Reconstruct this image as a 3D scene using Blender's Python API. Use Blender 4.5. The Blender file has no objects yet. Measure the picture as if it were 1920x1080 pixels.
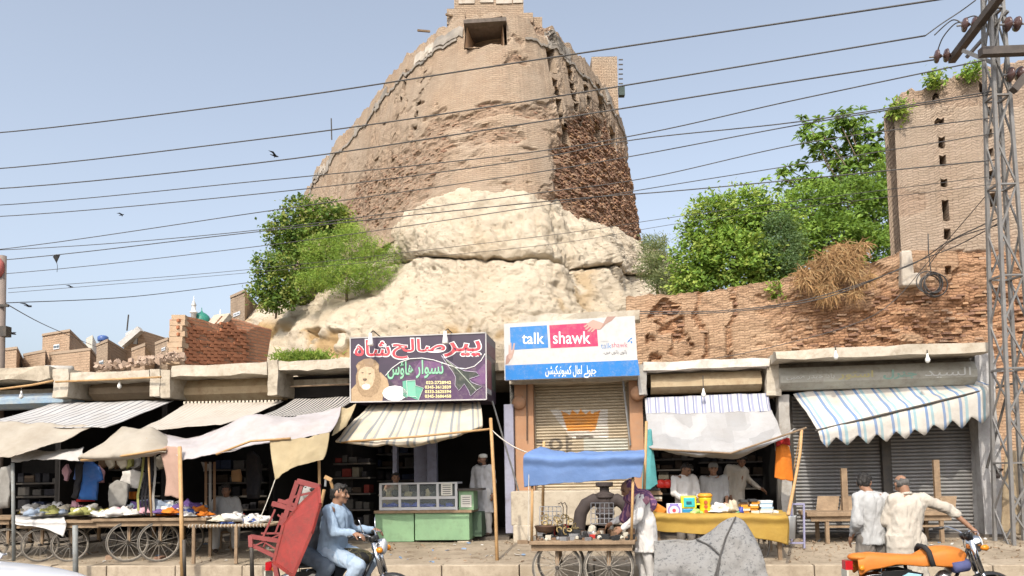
import bpy, bmesh, math, random
from mathutils import Vector, Matrix, Euler, noise
random.seed(7)
V = Vector
rad = math.radians
S = bpy.context.scene
COL = S.collection
# ---------------------------------------------------------------- camera
F = 1440.0; PITCH = rad(4); ROLL = rad(1.0); EYE = 1.7; HOR = 885.0
cd = bpy.data.cameras.new('camera'); cam = bpy.data.objects.new('camera', cd); COL.objects.link(cam)
cd.sensor_width = 36; cd.lens = F/1920*36; cd.clip_start = .05; cd.clip_end = 2000
cd.shift_y = ((HOR-540)/F - math.tan(PITCH))*F/1920
cam.location = (0, 0, EYE)
CR = Matrix.Rotation(rad(90)+PITCH, 3, 'X') @ Matrix.Rotation(-ROLL, 3, 'Z')
cam.rotation_euler = CR.to_euler()
S.camera = cam
# ---------------------------------------------------------------- sky, sun, exposure
SUN_EL, SUN_AZ = rad(46), rad(16)           # light travels towards +Y and +X
world = bpy.data.worlds.new('World'); S.world = world; world.use_nodes = True
wn = world.node_tree; bg = wn.nodes['Background']
sky = wn.nodes.new('ShaderNodeTexSky'); sky.sky_type = 'NISHITA'; sky.sun_disc = False
sky.sun_elevation = SUN_EL; sky.sun_rotation = rad(180)+SUN_AZ
sky.altitude = 0; sky.air_density = 1.0; sky.dust_density = 5.0; sky.ozone_density = 3.5
hs = wn.nodes.new('ShaderNodeHueSaturation'); hs.inputs['Hue'].default_value = .494; hs.inputs['Saturation'].default_value = .56; hs.inputs['Value'].default_value = 1.14   # hazy, paler air
wn.links.new(sky.outputs[0], hs.inputs['Color']); wn.links.new(hs.outputs[0], bg.inputs[0]); bg.inputs[1].default_value = .15
sd = bpy.data.lights.new('sun', 'SUN'); sun = bpy.data.objects.new('sun', sd); COL.objects.link(sun)
sd.energy = 2.3; sd.angle = rad(.5); sd.color = (1, .93, .82)
sdir = V((math.sin(SUN_AZ)*math.cos(SUN_EL), math.cos(SUN_AZ)*math.cos(SUN_EL), -math.sin(SUN_EL)))
sun.rotation_euler = sdir.to_track_quat('-Z', 'Y').to_euler(); sun.location = (-20, -20, 40)
S.view_settings.view_transform = 'Standard'; S.view_settings.look = 'None'
S.view_settings.exposure = .68; S.view_settings.gamma = 1
# ---------------------------------------------------------------- frames
def ray(px, py):
    d = V(((px-960)/F, (540-py)/F + cd.shift_y*1920/F, -1))
    return CR @ d
def P(px, py, Y):
    d = ray(px, py); return V((0, 0, EYE)) + d*(Y/d.y)
RA = rad(8); U = V((math.cos(RA), -math.sin(RA), 0)); W = V((math.sin(RA), math.cos(RA), 0)); RO = V((0, 16, 0))
RM = Matrix.Rotation(-RA, 3, 'Z')
def R(px, py, v):                      # point of the shop-row frame at depth v behind the shutters
    d = ray(px, py); o = V((0, 0, EYE)); t = (v - (o-RO).dot(W))/d.dot(W); return o + d*t
def ruz(px, py, v):
    p = R(px, py, v); return (p-RO).dot(U), p.z
def rp(u, v, z): return RO + U*u + W*v + V((0, 0, z))
def gz(px, py, z):                     # point at height z under a pixel
    d = ray(px, py); return V((0, 0, EYE)) + d*((z-EYE)/d.z)
# ---------------------------------------------------------------- objects
def thing(name, label, cat, loc=(0, 0, 0), group=None, rz=0):
    o = bpy.data.objects.new(name, None); COL.objects.link(o); o.location = loc; o.rotation_euler = (0, 0, rz)
    o.empty_display_size = .1
    o['label'] = label; o['category'] = cat
    if group: o['group'] = group
    return o
def tag(o, label, cat, group=None):
    o['label'] = label; o['category'] = cat
    if group: o['group'] = group
    return o
def struct(o): o['kind'] = 'structure'; return o
def stuff(o): o['kind'] = 'stuff'; return o
def wmat(o):
    m = Matrix.Translation(o.location) @ o.rotation_euler.to_matrix().to_4x4()
    return wmat(o.parent) @ m if o.parent else m
def link(name, me, m, parent=None, origin=None):
    if m is not None:
        for x in (m if isinstance(m, (list, tuple)) else [m]): me.materials.append(x)
    o = bpy.data.objects.new(name, me); COL.objects.link(o)
    if parent is not None:
        me.transform(wmat(parent).inverted()); o.parent = parent
    elif origin is not None:
        me.transform(Matrix.Translation(-V(origin))); o.location = origin
    return o
def dup(root, loc=None, rz=None, label=None):
    def cp(o, par):
        c = o.copy(); COL.objects.link(c); c.parent = par
        for ch in [x for x in kids.get(o.name, [])]: cp(ch, c)
        return c
    kids = {}
    for x in COL.objects:
        if x.parent: kids.setdefault(x.parent.name, []).append(x)
    r = cp(root, None)
    if loc is not None: r.location = loc
    if rz is not None: r.rotation_euler = (0, 0, rz)
    if label: r['label'] = label
    return r
class MB:
    def __init__(s): s.v = []; s.f = []; s.uv = []; s.mi = []; s.cm = 0
    def add(s, vs, fs, uvs=None):
        b = len(s.v); s.v += [tuple(x) for x in vs]
        for k, f in enumerate(fs):
            s.f.append(tuple(i+b for i in f)); s.uv.append([uvs[i] for i in f] if uvs else None); s.mi.append(s.cm)
        return s
    def box(s, c, size, rot=None, taper=1.0):
        c = V(c); hx, hy, hz = [x/2 for x in size]; vs = []
        for z in (-1, 1):
            t = taper if z > 0 else 1
            for x, y in ((-1, -1), (1, -1), (1, 1), (-1, 1)):
                p = V((x*hx*t, y*hy*t, z*hz)); vs.append(c + (rot @ p if rot else p))
        return s.add(vs, [(3, 2, 1, 0), (4, 5, 6, 7), (0, 1, 5, 4), (1, 2, 6, 5), (2, 3, 7, 6), (3, 0, 4, 7)])
    def hexa(s, b, t):                 # bottom quad, top quad (same winding seen from above, CCW)
        return s.add(list(b)+list(t), [(3, 2, 1, 0), (4, 5, 6, 7), (0, 1, 5, 4), (1, 2, 6, 5), (2, 3, 7, 6), (3, 0, 4, 7)])
    def rb(s, u0, u1, v0, v1, z0, z1):
        q = lambda z: [rp(u0, v0, z), rp(u1, v0, z), rp(u1, v1, z), rp(u0, v1, z)]
        return s.hexa(q(z0), q(z1))
    def px(s, x0, x1, y0, y1, v0, v1):   # front face given in pixels at depth v0
        xm, ym = (x0+x1)/2, (y0+y1)/2
        u0, u1 = ruz(x0, ym, v0)[0], ruz(x1, ym, v0)[0]; z0, z1 = ruz(xm, y1, v0)[1], ruz(xm, y0, v0)[1]
        return s.rb(u0, u1, v0, v1, z0, z1)
    def bar(s, p0, p1, w, h=None, up=(0, 0, 1)):
        p0, p1 = V(p0), V(p1); h = h or w; d = p1-p0; L = d.length; d.normalize(); up = V(up)
        if abs(d.dot(up)) > .95: up = V((0, 1, 0))
        x = d.cross(up).normalized(); z = x.cross(d)
        return s.box((p0+p1)/2, (w, L, h), Matrix((x, d, z)).transposed())
    def tube(s, pts, r, n=8, r1=None, cap=True):
        pts = [V(p) for p in pts]; m = len(pts); rs = r if isinstance(r, (list, tuple)) else [r + ((r1 if r1 is not None else r)-r)*i/(m-1) for i in range(m)]
        rings = []; prev = None
        for i, p in enumerate(pts):
            d = (pts[min(i+1, m-1)]-pts[max(i-1, 0)]).normalized()
            if prev is None:
                a = V((0, 0, 1)) if abs(d.z) < .9 else V((1, 0, 0)); x = d.cross(a).normalized()
            else: x = (prev - d*prev.dot(d)).normalized()
            prev = x; y = d.cross(x)
            rings.append([p + (x*math.cos(2*math.pi*k/n)+y*math.sin(2*math.pi*k/n))*rs[i] for k in range(n)])
        return s.loft(rings, cap)
    def loft(s, rings, cap=True):
        n = len(rings[0]); vs = [p for r in rings for p in r]; fs = []
        for i in range(len(rings)-1):
            for k in range(n):
                k2 = (k+1) % n; fs.append((i*n+k, i*n+k2, (i+1)*n+k2, (i+1)*n+k))
        if cap: fs.append(tuple(range(n))[::-1]); fs.append(tuple((len(rings)-1)*n+k for k in range(n)))
        return s.add(vs, fs)
    def lathe(s, c, axis, prof, n=12, cap=True):
        c = V(c); d = V(axis).normalized(); a = V((0, 0, 1)) if abs(d.z) < .9 else V((1, 0, 0)); x = d.cross(a).normalized(); y = d.cross(x)
        return s.loft([[c + d*h + (x*math.cos(2*math.pi*k/n)+y*math.sin(2*math.pi*k/n))*r for k in range(n)] for r, h in prof], cap)
    def torus(s, c, axis, Rr, r, n=24, m=8, sq=1.0):
        c = V(c); d = V(axis).normalized(); a = V((0, 0, 1)) if abs(d.z) < .9 else V((1, 0, 0)); x = d.cross(a).normalized(); y = d.cross(x)
        vs = []; fs = []
        for i in range(n):
            e = x*math.cos(2*math.pi*i/n)+y*math.sin(2*math.pi*i/n)
            for j in range(m):
                t = 2*math.pi*j/m; vs.append(c + e*(Rr+r*math.cos(t)) + d*(r*sq*math.sin(t)))
        for i in range(n):
            for j in range(m):
                fs.append((i*m+j, ((i+1) % n)*m+j, ((i+1) % n)*m+(j+1) % m, i*m+(j+1) % m))
        return s.add(vs, fs)
    def sphere(s, c, r, n=10, m=7, rot=None):
        c = V(c); r = (r, r, r) if not isinstance(r, (tuple, list)) else r
        vs = []; fs = []
        for i in range(1, m):
            t = math.pi*i/m
            for k in range(n):
                a = 2*math.pi*k/n; p = V((r[0]*math.sin(t)*math.cos(a), r[1]*math.sin(t)*math.sin(a), r[2]*math.cos(t))); vs.append(c+(rot @ p if rot else p))
        top = len(vs); q = V((0, 0, r[2])); vs.append(c+(rot @ q if rot else q)); vs.append(c-(rot @ q if rot else q))
        for i in range(m-2):
            for k in range(n): fs.append((i*n+k, (i+1)*n+k, (i+1)*n+(k+1) % n, i*n+(k+1) % n))
        for k in range(n): fs.append((k, (k+1) % n, top)); fs.append(((m-2)*n+(k+1) % n, (m-2)*n+k, top+1))
        return s.add(vs, fs)
    def grid(s, G, uvf=None, flip=False, skip=None):
        n, m = len(G), len(G[0]); vs = [p for r in G for p in r]; uv = [(uvf(i, j) if uvf else (j/(m-1), i/(n-1))) for i in range(n) for j in range(m)]
        fs = []
        for i in range(n-1):
            for j in range(m-1):
                if skip and (i, j) in skip: continue
                f = (i*m+j, i*m+j+1, (i+1)*m+j+1, (i+1)*m+j); fs.append(f[::-1] if flip else f)
        return s.add(vs, fs, uv)
    def prism(s, poly, off):           # planar polygon pts (3D), extruded by vector off
        n = len(poly); off = V(off); a = [V(p) for p in poly]; b = [p+off for p in a]
        return s.add(a+b, [tuple(range(n))[::-1], tuple(range(n, 2*n))]+[(k, (k+1) % n, n+(k+1) % n, n+k) for k in range(n)])
    def mesh(s, name='m', smooth=False, fix=False):
        me = bpy.data.meshes.new(name); me.from_pydata(s.v, [], s.f)
        if any(s.uv):
            ul = me.uv_layers.new(name='UVMap').data; k = 0; flat = []
            for u, f in zip(s.uv, s.f):
                for i in range(len(f)): flat += (u[i] if u else (0, 0))
            ul.foreach_set('uv', flat)
        if any(s.mi): me.polygons.foreach_set('material_index', s.mi)
        if smooth: me.polygons.foreach_set('use_smooth', [True]*len(me.polygons))
        if fix:
            b = bmesh.new(); b.from_mesh(me); bmesh.ops.recalc_face_normals(b, faces=b.faces); b.to_mesh(me); b.free()
        me.update(); return me
    def build(s, name, m, parent=None, smooth=False, origin=None, bevel=0, fix=True, solid=0):
        o = link(name, s.mesh(name, smooth, fix), m, parent, origin)
        if solid:
            md = o.modifiers.new('solid', 'SOLIDIFY'); md.thickness = solid; md.offset = 0
        if bevel:
            md = o.modifiers.new('bevel', 'BEVEL'); md.width = bevel; md.segments = 2; md.limit_method = 'ANGLE'
        return o
def fbm(p, s=1.0, o=4): return noise.fractal(V(p)*s, 1.0, 2.0, o, noise_basis='PERLIN_ORIGINAL')
def sm(a, b, x):
    t = max(0, min(1, (x-a)/(b-a))); return t*t*(3-2*t)
def lerp(a, b, t): return a+(b-a)*t
def interp(xs, ys, x):
    if x <= xs[0]: return ys[0]
    for i in range(len(xs)-1):
        if x <= xs[i+1]: return lerp(ys[i], ys[i+1], (x-xs[i])/(xs[i+1]-xs[i]))
    return ys[-1]
def cr(pts, t):                        # Catmull-Rom through a list, t in 0..len-1
    n = len(pts); i = min(int(t), n-2); f = t-i
    p = [pts[max(0, i-1)], pts[i], pts[i+1], pts[min(n-1, i+2)]]
    return .5*((2*p[1])+(p[2]-p[0])*f+(2*p[0]-5*p[1]+4*p[2]-p[3])*f*f+(3*p[1]-p[0]-3*p[2]+p[3])*f**3)
def patch(rows, nu, nv):               # rows of control points -> dense grid
    cols = [[cr(r, (len(r)-1)*j/(nu-1)) for j in range(nu)] for r in rows]
    return [[cr([c[j] for c in cols], (len(rows)-1)*i/(nv-1)) for j in range(nu)] for i in range(nv)]
# ---------------------------------------------------------------- materials
class NT:
    def __init__(s, name):
        s.m = bpy.data.materials.new(name); s.m.use_nodes = True; s.t = s.m.node_tree; s.b = s.t.nodes['Principled BSDF']
        s.b.inputs['Specular IOR Level'].default_value = .3
    def n(s, typ, **k):
        x = s.t.nodes.new('ShaderNode'+typ)
        for a, b in k.items():
            if a.startswith('i_'):
                key = a[2:]; key = int(key) if key.isdigit() else key
                s.set(x.inputs[key], b)
            else: setattr(x, a, b)
        return x
    def set(s, inp, val):
        if hasattr(val, 'links') or hasattr(val, 'is_output'): s.t.links.new(val, inp)
        else: inp.default_value = val
    def noise(s, vec, scale, detail=5, rough=.6):
        x = s.n('TexNoise'); x.inputs['Scale'].default_value = scale; x.inputs['Detail'].default_value = detail; x.inputs['Roughness'].default_value = rough
        if vec is not None: s.t.links.new(vec, x.inputs['Vector'])
        return x.outputs['Fac']
    def ramp(s, fac, stops, interp='LINEAR'):
        x = s.n('ValToRGB'); x.color_ramp.interpolation = interp; e = x.color_ramp.elements
        while len(e) < len(stops): e.new(.5)
        for k, (p, c) in enumerate(stops):
            e[k].position = p; e[k].color = (c, c, c, 1) if isinstance(c, (int, float)) else tuple(c[:3])+(1,)
        s.t.links.new(fac, x.inputs[0]); return x.outputs[0]
    def mix(s, fac, a, b, mode='MIX'):
        x = s.n('Mix', data_type='RGBA', blend_type=mode)
        s.set(x.inputs[0], fac)
        for i, c in ((6, a), (7, b)): s.set(x.inputs[i], c if not isinstance(c, tuple) else c[:3]+(1,))
        return x.outputs[2]
    def math(s, op, a, b=0.0):
        x = s.n('Math', operation=op); s.set(x.inputs[0], a); s.set(x.inputs[1], b); return x.outputs[0]
    def bump(s, h, st, dist=.02, prev=None):
        x = s.n('Bump'); x.inputs['Strength'].default_value = st; x.inputs['Distance'].default_value = dist; s.t.links.new(h, x.inputs['Height'])
        if prev is not None: s.t.links.new(prev, x.inputs['Normal'])
        s.t.links.new(x.outputs[0], s.b.inputs['Normal']); return x.outputs[0]
    def obj(s): return s.n('TexCoord').outputs['Object']
    def geo(s): return s.n('NewGeometry').outputs['Position']
    def uvc(s): return s.n('UVMap', uv_map='UVMap').outputs[0]
    def col(s, c): s.set(s.b.inputs['Base Color'], c if not isinstance(c, tuple) else c[:3]+(1,))
    def set_b(s, **k):
        for a, b in k.items(): s.set(s.b.inputs[a.replace('_', ' ')], b)
_MC = {}
def mat(name, c, c2=None, rough=.8, scale=4, bump=.25, bscale=40, metal=0, spec=.3, dirt=0, coat=0, dcol=(.16, .12, .08)):
    if name in _MC: return _MC[name]
    n = NT(name); o = n.obj(); c2 = c2 or tuple(x*.72 for x in c)
    a = n.noise(o, scale, 6, .65); k = n.mix(n.ramp(a, [(.3, 0.0), (.7, 1.0)]), c, c2)
    if dirt: k = n.mix(n.math('MULTIPLY', n.ramp(n.noise(o, scale*2.7, 8, .75), [(.48, 0.0), (.68, 1.0)]), dirt), k, dcol)
    n.col(k); n.set_b(Roughness=rough, Metallic=metal); n.b.inputs['Specular IOR Level'].default_value = spec
    if coat: n.b.inputs['Coat Weight'].default_value = coat
    if bump: n.bump(n.noise(o, bscale, 5, .6), bump, .01)
    _MC[name] = n.m; return n.m
def cloth(name, c, c2=None, trans=.25, scale=3, stripes=None, reps=1, dirt=.25, axis=0, weave=True):
    """cloth; stripes = [(pos, colour)] in one repeat across uv[axis]"""
    if name in _MC: return _MC[name]
    n = NT(name); o = n.obj()
    if stripes:
        sx = n.n('SeparateXYZ'); n.t.links.new(n.uvc(), sx.inputs[0])
        f = n.math('FRACT', n.math('MULTIPLY', sx.outputs[axis], float(reps))); base = n.ramp(f, stripes, 'CONSTANT')
    else:
        base = n.mix(n.ramp(n.noise(o, scale, 5), [(.3, 0.0), (.7, 1.0)]), c, c2 or tuple(x*.8 for x in c))
    base = n.mix(1.0, base, (.86, .85, .83), 'MULTIPLY')
    base = n.mix(n.math('MULTIPLY', n.ramp(n.noise(o, 1.7, 8, .7), [(.45, 0.0), (.75, 1.0)]), dirt), base, (.30, .24, .17), 'MULTIPLY' if dirt > .5 else 'MIX')
    n.col(base); n.set_b(Roughness=.9); n.b.inputs['Specular IOR Level'].default_value = .1
    if weave: n.bump(n.noise(o, 9, 4, .6), .35, .03)
    if trans:
        t = n.n('BsdfTranslucent'); n.set(t.inputs[0], base); mx = n.n('MixShader'); mx.inputs[0].default_value = trans
        out = n.t.nodes['Material Output']; n.t.links.new(n.b.outputs[0], mx.inputs[1]); n.t.links.new(t.outputs[0], mx.inputs[2]); n.t.links.new(mx.outputs[0], out.inputs[0])
    _MC[name] = n.m; return n.m
def skinm(name, c):
    if name in _MC: return _MC[name]
    n = NT(name); o = n.obj(); n.col(n.mix(n.noise(o, 9), tuple(x*.8 for x in c), tuple(min(1, x*1.15) for x in c)))
    n.set_b(Roughness=.5); n.b.inputs['Specular IOR Level'].default_value = .35; n.b.inputs['Subsurface Weight'].default_value = .08; n.b.inputs['Subsurface Radius'].default_value = (.02, .008, .004)
    n.bump(n.noise(o, 60), .15, .004); _MC[name] = n.m; return n.m
BLACK = mat('dark_cloth', (.02, .02, .022), (.035, .033, .03), .9)
WOOD = mat('weathered_wood', (.30, .21, .13), (.17, .115, .07), .85, 6, .5, 30, dirt=.4)
BAMBOO = mat('bamboo', (.48, .30, .14), (.33, .19, .08), .6, 5, .3, 25)
STEEL = mat('dull_steel', (.33, .34, .34), (.22, .21, .20), .55, 5, .2, 40, metal=.6, dirt=.35)
PIPE = mat('painted_pipe', (.26, .28, .27), (.18, .18, .17), .6, 5, .2, 40, dirt=.5)
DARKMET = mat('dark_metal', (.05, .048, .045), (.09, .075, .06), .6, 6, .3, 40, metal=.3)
ROPE = mat('pale_rope', (.62, .58, .50), (.45, .41, .34), .95, 20, .4, 120)
RUBBER = mat('rubber', (.025, .025, .026), (.06, .055, .05), .8, 8, .2, 60)
WHITEP = mat('white_paint', (.74, .73, .70), (.62, .60, .56), .6, 5, .15, 40, dirt=.2)
WHITECL = cloth('white_cloth', (.82, .81, .79), (.74, .72, .70), .2, dirt=.1)
CHROME = mat('chrome', (.75, .75, .76), (.6, .6, .6), .18, 5, 0, metal=1)
GLASSM = NT('pane_glass'); GLASSM.col((.55, .62, .62)); GLASSM.set_b(Roughness=.08, Alpha=.10); GLASSM.b.inputs['Specular IOR Level'].default_value = .6; GLASSM = GLASSM.m
# ================================================================ ground, kerb, pavement
ASPH = NT('dusty_asphalt'); o_ = ASPH.geo()
ASPH.col(ASPH.mix(ASPH.ramp(ASPH.noise(o_, .35, 8, .7), [(.35, 0.0), (.7, 1.0)]), (.075, .068, .06), (.20, .165, .125)))
ASPH.set_b(Roughness=.9); ASPH.bump(ASPH.noise(o_, 30, 6, .7), .5, .02); ASPH = ASPH.m
PAVE = NT('dusty_concrete'); o_ = PAVE.geo()
k_ = PAVE.mix(PAVE.ramp(PAVE.noise(o_, .9, 8, .7), [(.3, 0.0), (.7, 1.0)]), (.37, .305, .225), (.20, .16, .11))
k_ = PAVE.mix(PAVE.math('MULTIPLY', PAVE.ramp(PAVE.noise(o_, 3.5, 8, .75), [(.52, 0.0), (.66, 1.0)]), .9), k_, (.13, .09, .055))
PAVE.col(k_); PAVE.set_b(Roughness=.95); PAVE.bump(PAVE.noise(o_, 12, 8, .7), .6, .03); PAVE = PAVE.m
CONC = mat('stained_concrete', (.46, .40, .31), (.33, .28, .21), .9, 2.2, .5, 18, dirt=.55, dcol=(.14, .11, .08))
CONCL = mat('pale_limewash', (.52, .465, .38), (.37, .32, .245), .9, 1.9, .5, 16, dirt=.6, dcol=(.24, .18, .12))
m = MB(); m.grid([[V((x, y, 0)) for x in (-400, -60, -20, 0, 20, 60, 400)] for y in (-60, 0, 12, 30, 120, 900)]); struct(m.build('ground', ASPH, fix=False))
KV = -3.45
def pz(v): return .2 + .14*sm(KV, -1.2, v)
m = MB(); vs_ = [KV+.16+k*.35 for k in range(30)]
G = [[rp(u*.4, v, pz(v) + .022*fbm((u*.4, v, 0), .8) - (.0 if v > KV+.3 else .01)) for u in range(-42, 40)] for v in vs_]
m.grid(G); pave = struct(m.build('pavement', PAVE, smooth=True, fix=False))
kerb = bpy.data.objects.new('kerb', None); COL.objects.link(kerb); kerb.location = rp(0, KV, 0); struct(kerb)
KERBM = mat('kerb_concrete', (.42, .35, .26), (.30, .24, .17), .95, 2.5, .6, 22, dirt=.5)
u = -16.5
while u < 15:
    L = random.uniform(1.0, 1.35); m = MB(); h = .2+random.uniform(-.012, .012)
    m.rb(u+.008, u+L-.008, KV+random.uniform(-.012, .012), KV+.19, -.05, h); m.build('kerb_stone', KERBM, kerb, bevel=.015); u += L
# ================================================================ masonry
def proj(p):
    q = CR.transposed() @ (p - V((0, 0, EYE))); return 960 + F*q.x/-q.z, 540 + cd.shift_y*1920 - F*q.y/-q.z
def inpoly(x, y, poly):
    c = False; n = len(poly)
    for i in range(n):
        x1, y1 = poly[i]; x2, y2 = poly[i-1]
        if (y1 > y) != (y2 > y) and x < (x2-x1)*(y-y1)/(y2-y1)+x1: c = not c
    return c
def soft(x, y, poly, r=11):
    return sum(inpoly(x+r*dx, y+r*dy, poly) for dx, dy in ((0, 0), (1, 0), (-1, 0), (0, 1), (0, -1), (.7, .7), (-.7, -.7), (.7, -.7), (-.7, .7)))/9
def brickmat(name, c1, c2, mortar, e1, e2, bw=.25, bh=.085, patch=(.55, .47, .37), plaster=.45, stain=.5):
    n = NT(name); uv = n.uvc(); g = n.geo()
    wob = n.n('Mix', data_type='VECTOR'); wob.inputs[0].default_value = .016
    nt = n.n('TexNoise'); nt.inputs['Scale'].default_value = 2.2; n.t.links.new(uv, nt.inputs['Vector']); n.t.links.new(uv, wob.inputs[4]); n.t.links.new(nt.outputs['Color'], wob.inputs[5])
    br = n.n('TexBrick'); n.t.links.new(wob.outputs[1], br.inputs['Vector'])
    for k, v in (('Scale', 1), ('Mortar Size', .011), ('Mortar Smooth', .4), ('Brick Width', bw), ('Row Height', bh), ('Bias', -.1)): br.inputs[k].default_value = v
    for k, c in (('Color1', c1), ('Color2', c2), ('Mortar', mortar)): br.inputs[k].default_value = c+(1,)
    at = n.n('Attribute', attribute_name='ero').outputs['Fac']
    big = n.ramp(n.noise(g, .45, 7, .7), [(.38, 0.0), (.62, 1.0)])
    k = n.mix(n.math('MULTIPLY', big, plaster), br.outputs[0], patch)
    red = n.mix(n.ramp(n.noise(uv, 9, 4, .7), [(.35, 0.0), (.65, 1.0)]), e1, e2)
    red = n.mix(n.math('MULTIPLY', br.outputs['Fac'], .7), red, tuple(x*.55 for x in e2))
    k = n.mix(n.ramp(at, [(.15, 0.0), (.75, 1.0)]), k, red)
    mp = n.n('Mapping'); mp.inputs['Scale'].default_value = (1.3, .22, 1); n.t.links.new(uv, mp.inputs[0])
    k = n.mix(n.math('MULTIPLY', n.ramp(n.noise(mp.outputs[0], 1.2, 6, .7), [(.5, 0.0), (.75, 1.0)]), stain), k, tuple(x*.5 for x in c2))
    n.col(k); n.set_b(Roughness=.95); n.b.inputs['Specular IOR Level'].default_value = .1
    h = n.math('SUBTRACT', n.math('MULTIPLY', n.noise(uv, 22, 5, .7), .6), n.math('MULTIPLY', br.outputs['Fac'], .7))
    n.bump(h, 1.0, .045); return n.m
FORTB = brickmat('fort_brick', (.35, .25, .172), (.425, .315, .218), (.27, .20, .14), (.28, .175, .115), (.185, .11, .07), patch=(.37, .305, .235), plaster=.55, stain=.55)
BRK = [mat('worn_brick', (.27, .155, .10), (.17, .095, .062), .95, 5, .6, 30), mat('pale_worn_brick', (.36, .245, .165), (.27, .175, .115), .95, 5, .6, 30), mat('ochre_brick', (.40, .245, .14), (.30, .175, .10), .95, 5, .6, 30)]
def masonry(parent, plan, zb, zt, ero, holes=(), bat=0, du=.14, dz=.09, thick=.7, relief=.05, depth=.4, mtl=None, brick_prob=.6, brick=(.25, .085), smoothw=False, name='wall', loose=0, seed=3, through=(), round_it=4):
    """wall over a plan polyline; ero(px,py) gives how far the face has weathered away"""
    rnd = random.Random(seed)
    pts = [plan[0]]; acc = 0; S_ = [0.0]; d = []
    for i in range(1, len(plan)): d.append((plan[i]-plan[i-1]).length)
    tot = sum(d); n = max(2, int(tot/du)); P2 = []; cum = [0]
    for x in d: cum.append(cum[-1]+x)
    for k in range(n+1):
        s = tot*k/n; i = 0
        while i < len(d)-1 and s > cum[i+1]: i += 1
        P2.append(plan[i].lerp(plan[i+1], (s-cum[i])/d[i]))
    sp = P2[:]
    for _ in range(round_it): sp = [sp[0]]+[(sp[i-1]+sp[i]*2+sp[i+1])/4 for i in range(1, n)]+[sp[-1]]
    nor = []
    for i in range(n+1):
        t = sp[min(i+1, n)]-sp[max(0, i-1)]; t = V((t.x, t.y, 0)).normalized(); nor.append(V((t.y, -t.x, 0)))
    nz = int(max(zt(i/n) for i in range(n+1))-zb)/dz; nz = int((max(zt(i/n) for i in range(n+1))-zb)/dz)
    G = []; E = []; uvs = []
    for j in range(nz+1):
        row = []; er = []
        for i in range(n+1):
            top = zt(i/n); z = zb+(top-zb)*j/nz; p = V((sp[i].x, sp[i].y, z)) + nor[i]*(bat*max(0, top-z))
            x, y = proj(p); q = fbm((p.x, p.y, p.z), .9)*14
            e = ero(x+q*1.5, y+q, p); er.append(e)
            dd = relief*fbm(p, 1.1) + .2*relief*fbm(p, 5) - e*depth*(.45+.55*(.5+.8*fbm((p.x, p.y, p.z*1.6), 1.6)))
            hk = math.sin(j*127.1+((i+(j % 2))//3)*311.7+seed)*43758.5; dd += (hk-math.floor(hk)-.5)*(.075 if relief > .025 else .03)*min(1, e*2.2)*(1 if e < .6 else .5)
            row.append(p + nor[i]*dd)
        G.append(row); E.append(er)
    skip = set(); mb = MB(); rec = MB()
    PX = {}
    def near(px, py):
        best = None
        for j in range(0, nz+1):
            for i in range(0, n+1):
                k = (j, i)
                if k not in PX: PX[k] = proj(G[j][i])
                x, y = PX[k]; dd = (x-px)**2+(y-py)**2
                if best is None or dd < best[0]: best = (dd, j, i)
        return best[1], best[2]
    for h in list(holes)+list(through):
        px, py, w, hh = h[:4]
        if w < 7: w, hh = w+3.5, hh+3
        j0, i0 = near(px-w/2, py+hh/2); j1, i1 = near(px+w/2, py-hh/2)
        i1 = max(i1, i0+1); j1 = max(j1, j0+1)
        for j in range(j0, j1):
            for i in range(i0, i1): skip.add((j, i))
        a, b, c, e = G[j0][i0], G[j0][i1], G[j1][i1], G[j1][i0]; inn = -(nor[i0]+nor[i1])*.5*(thick*.96 if h in through else .9)
        k = [a, b, c, e, a+inn, b+inn, c+inn, e+inn]; fs = [(0, 1, 5, 4), (1, 2, 6, 5), (2, 3, 7, 6), (3, 0, 4, 7)]
        if h not in through: fs.append((4, 5, 6, 7))
        rec = MB(); rec.add(k, fs, [(x.x+x.y, x.z) for x in k]); rec.build('putlog_hole', mtl or FORTB, parent, fix=False)
    top = [G[nz][i] - nor[i]*thick + V((0, 0, .03)) for i in range(n+1)]; back = [p - nor[i]*.02 - V((0, 0, min(zt(.5)-zb, 9))) for i, p in enumerate(top)]
    full = G+[top, back]; L = tot/n
    mb.grid(full, uvf=lambda j, i: (i*L, zb + j*dz if j <= nz else zb+nz*dz+(thick if j == nz+1 else thick+3)), skip=skip)
    mb.v += []
    o = mb.build(name, mtl or FORTB, parent, fix=False, smooth=smoothw)
    at = o.data.attributes.new('ero', 'FLOAT', 'POINT'); vals = [e for r in E for e in r] + [E[nz][i]*.6 for i in range(n+1)]*2; at.data.foreach_set('value', vals)
    
    # weathered-out bricks standing proud
    bw, bh = brick; cand = []
    nb = int(tot/bw); nrow = int((nz*dz)/bh)
    for r in range(nrow):
        for c in range(nb):
            s = (c+(.5 if r % 2 else 0))*bw/L; i = int(s)
            if i >= n: continue
            j = min(nz-1, int(r*bh/dz)); e = E[j][i]
            if (j, i) in skip or e < .32 or rnd.random() > brick_prob*e*1.3: continue
            p = G[j][i].lerp(G[j][i+1], s-i); cand.append((p + nor[i]*rnd.uniform(-.09, -.03+.07*e*e), nor[i], e))
    mbs = [MB() for _ in BRK]; singles = []
    rnd.shuffle(cand)
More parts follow.
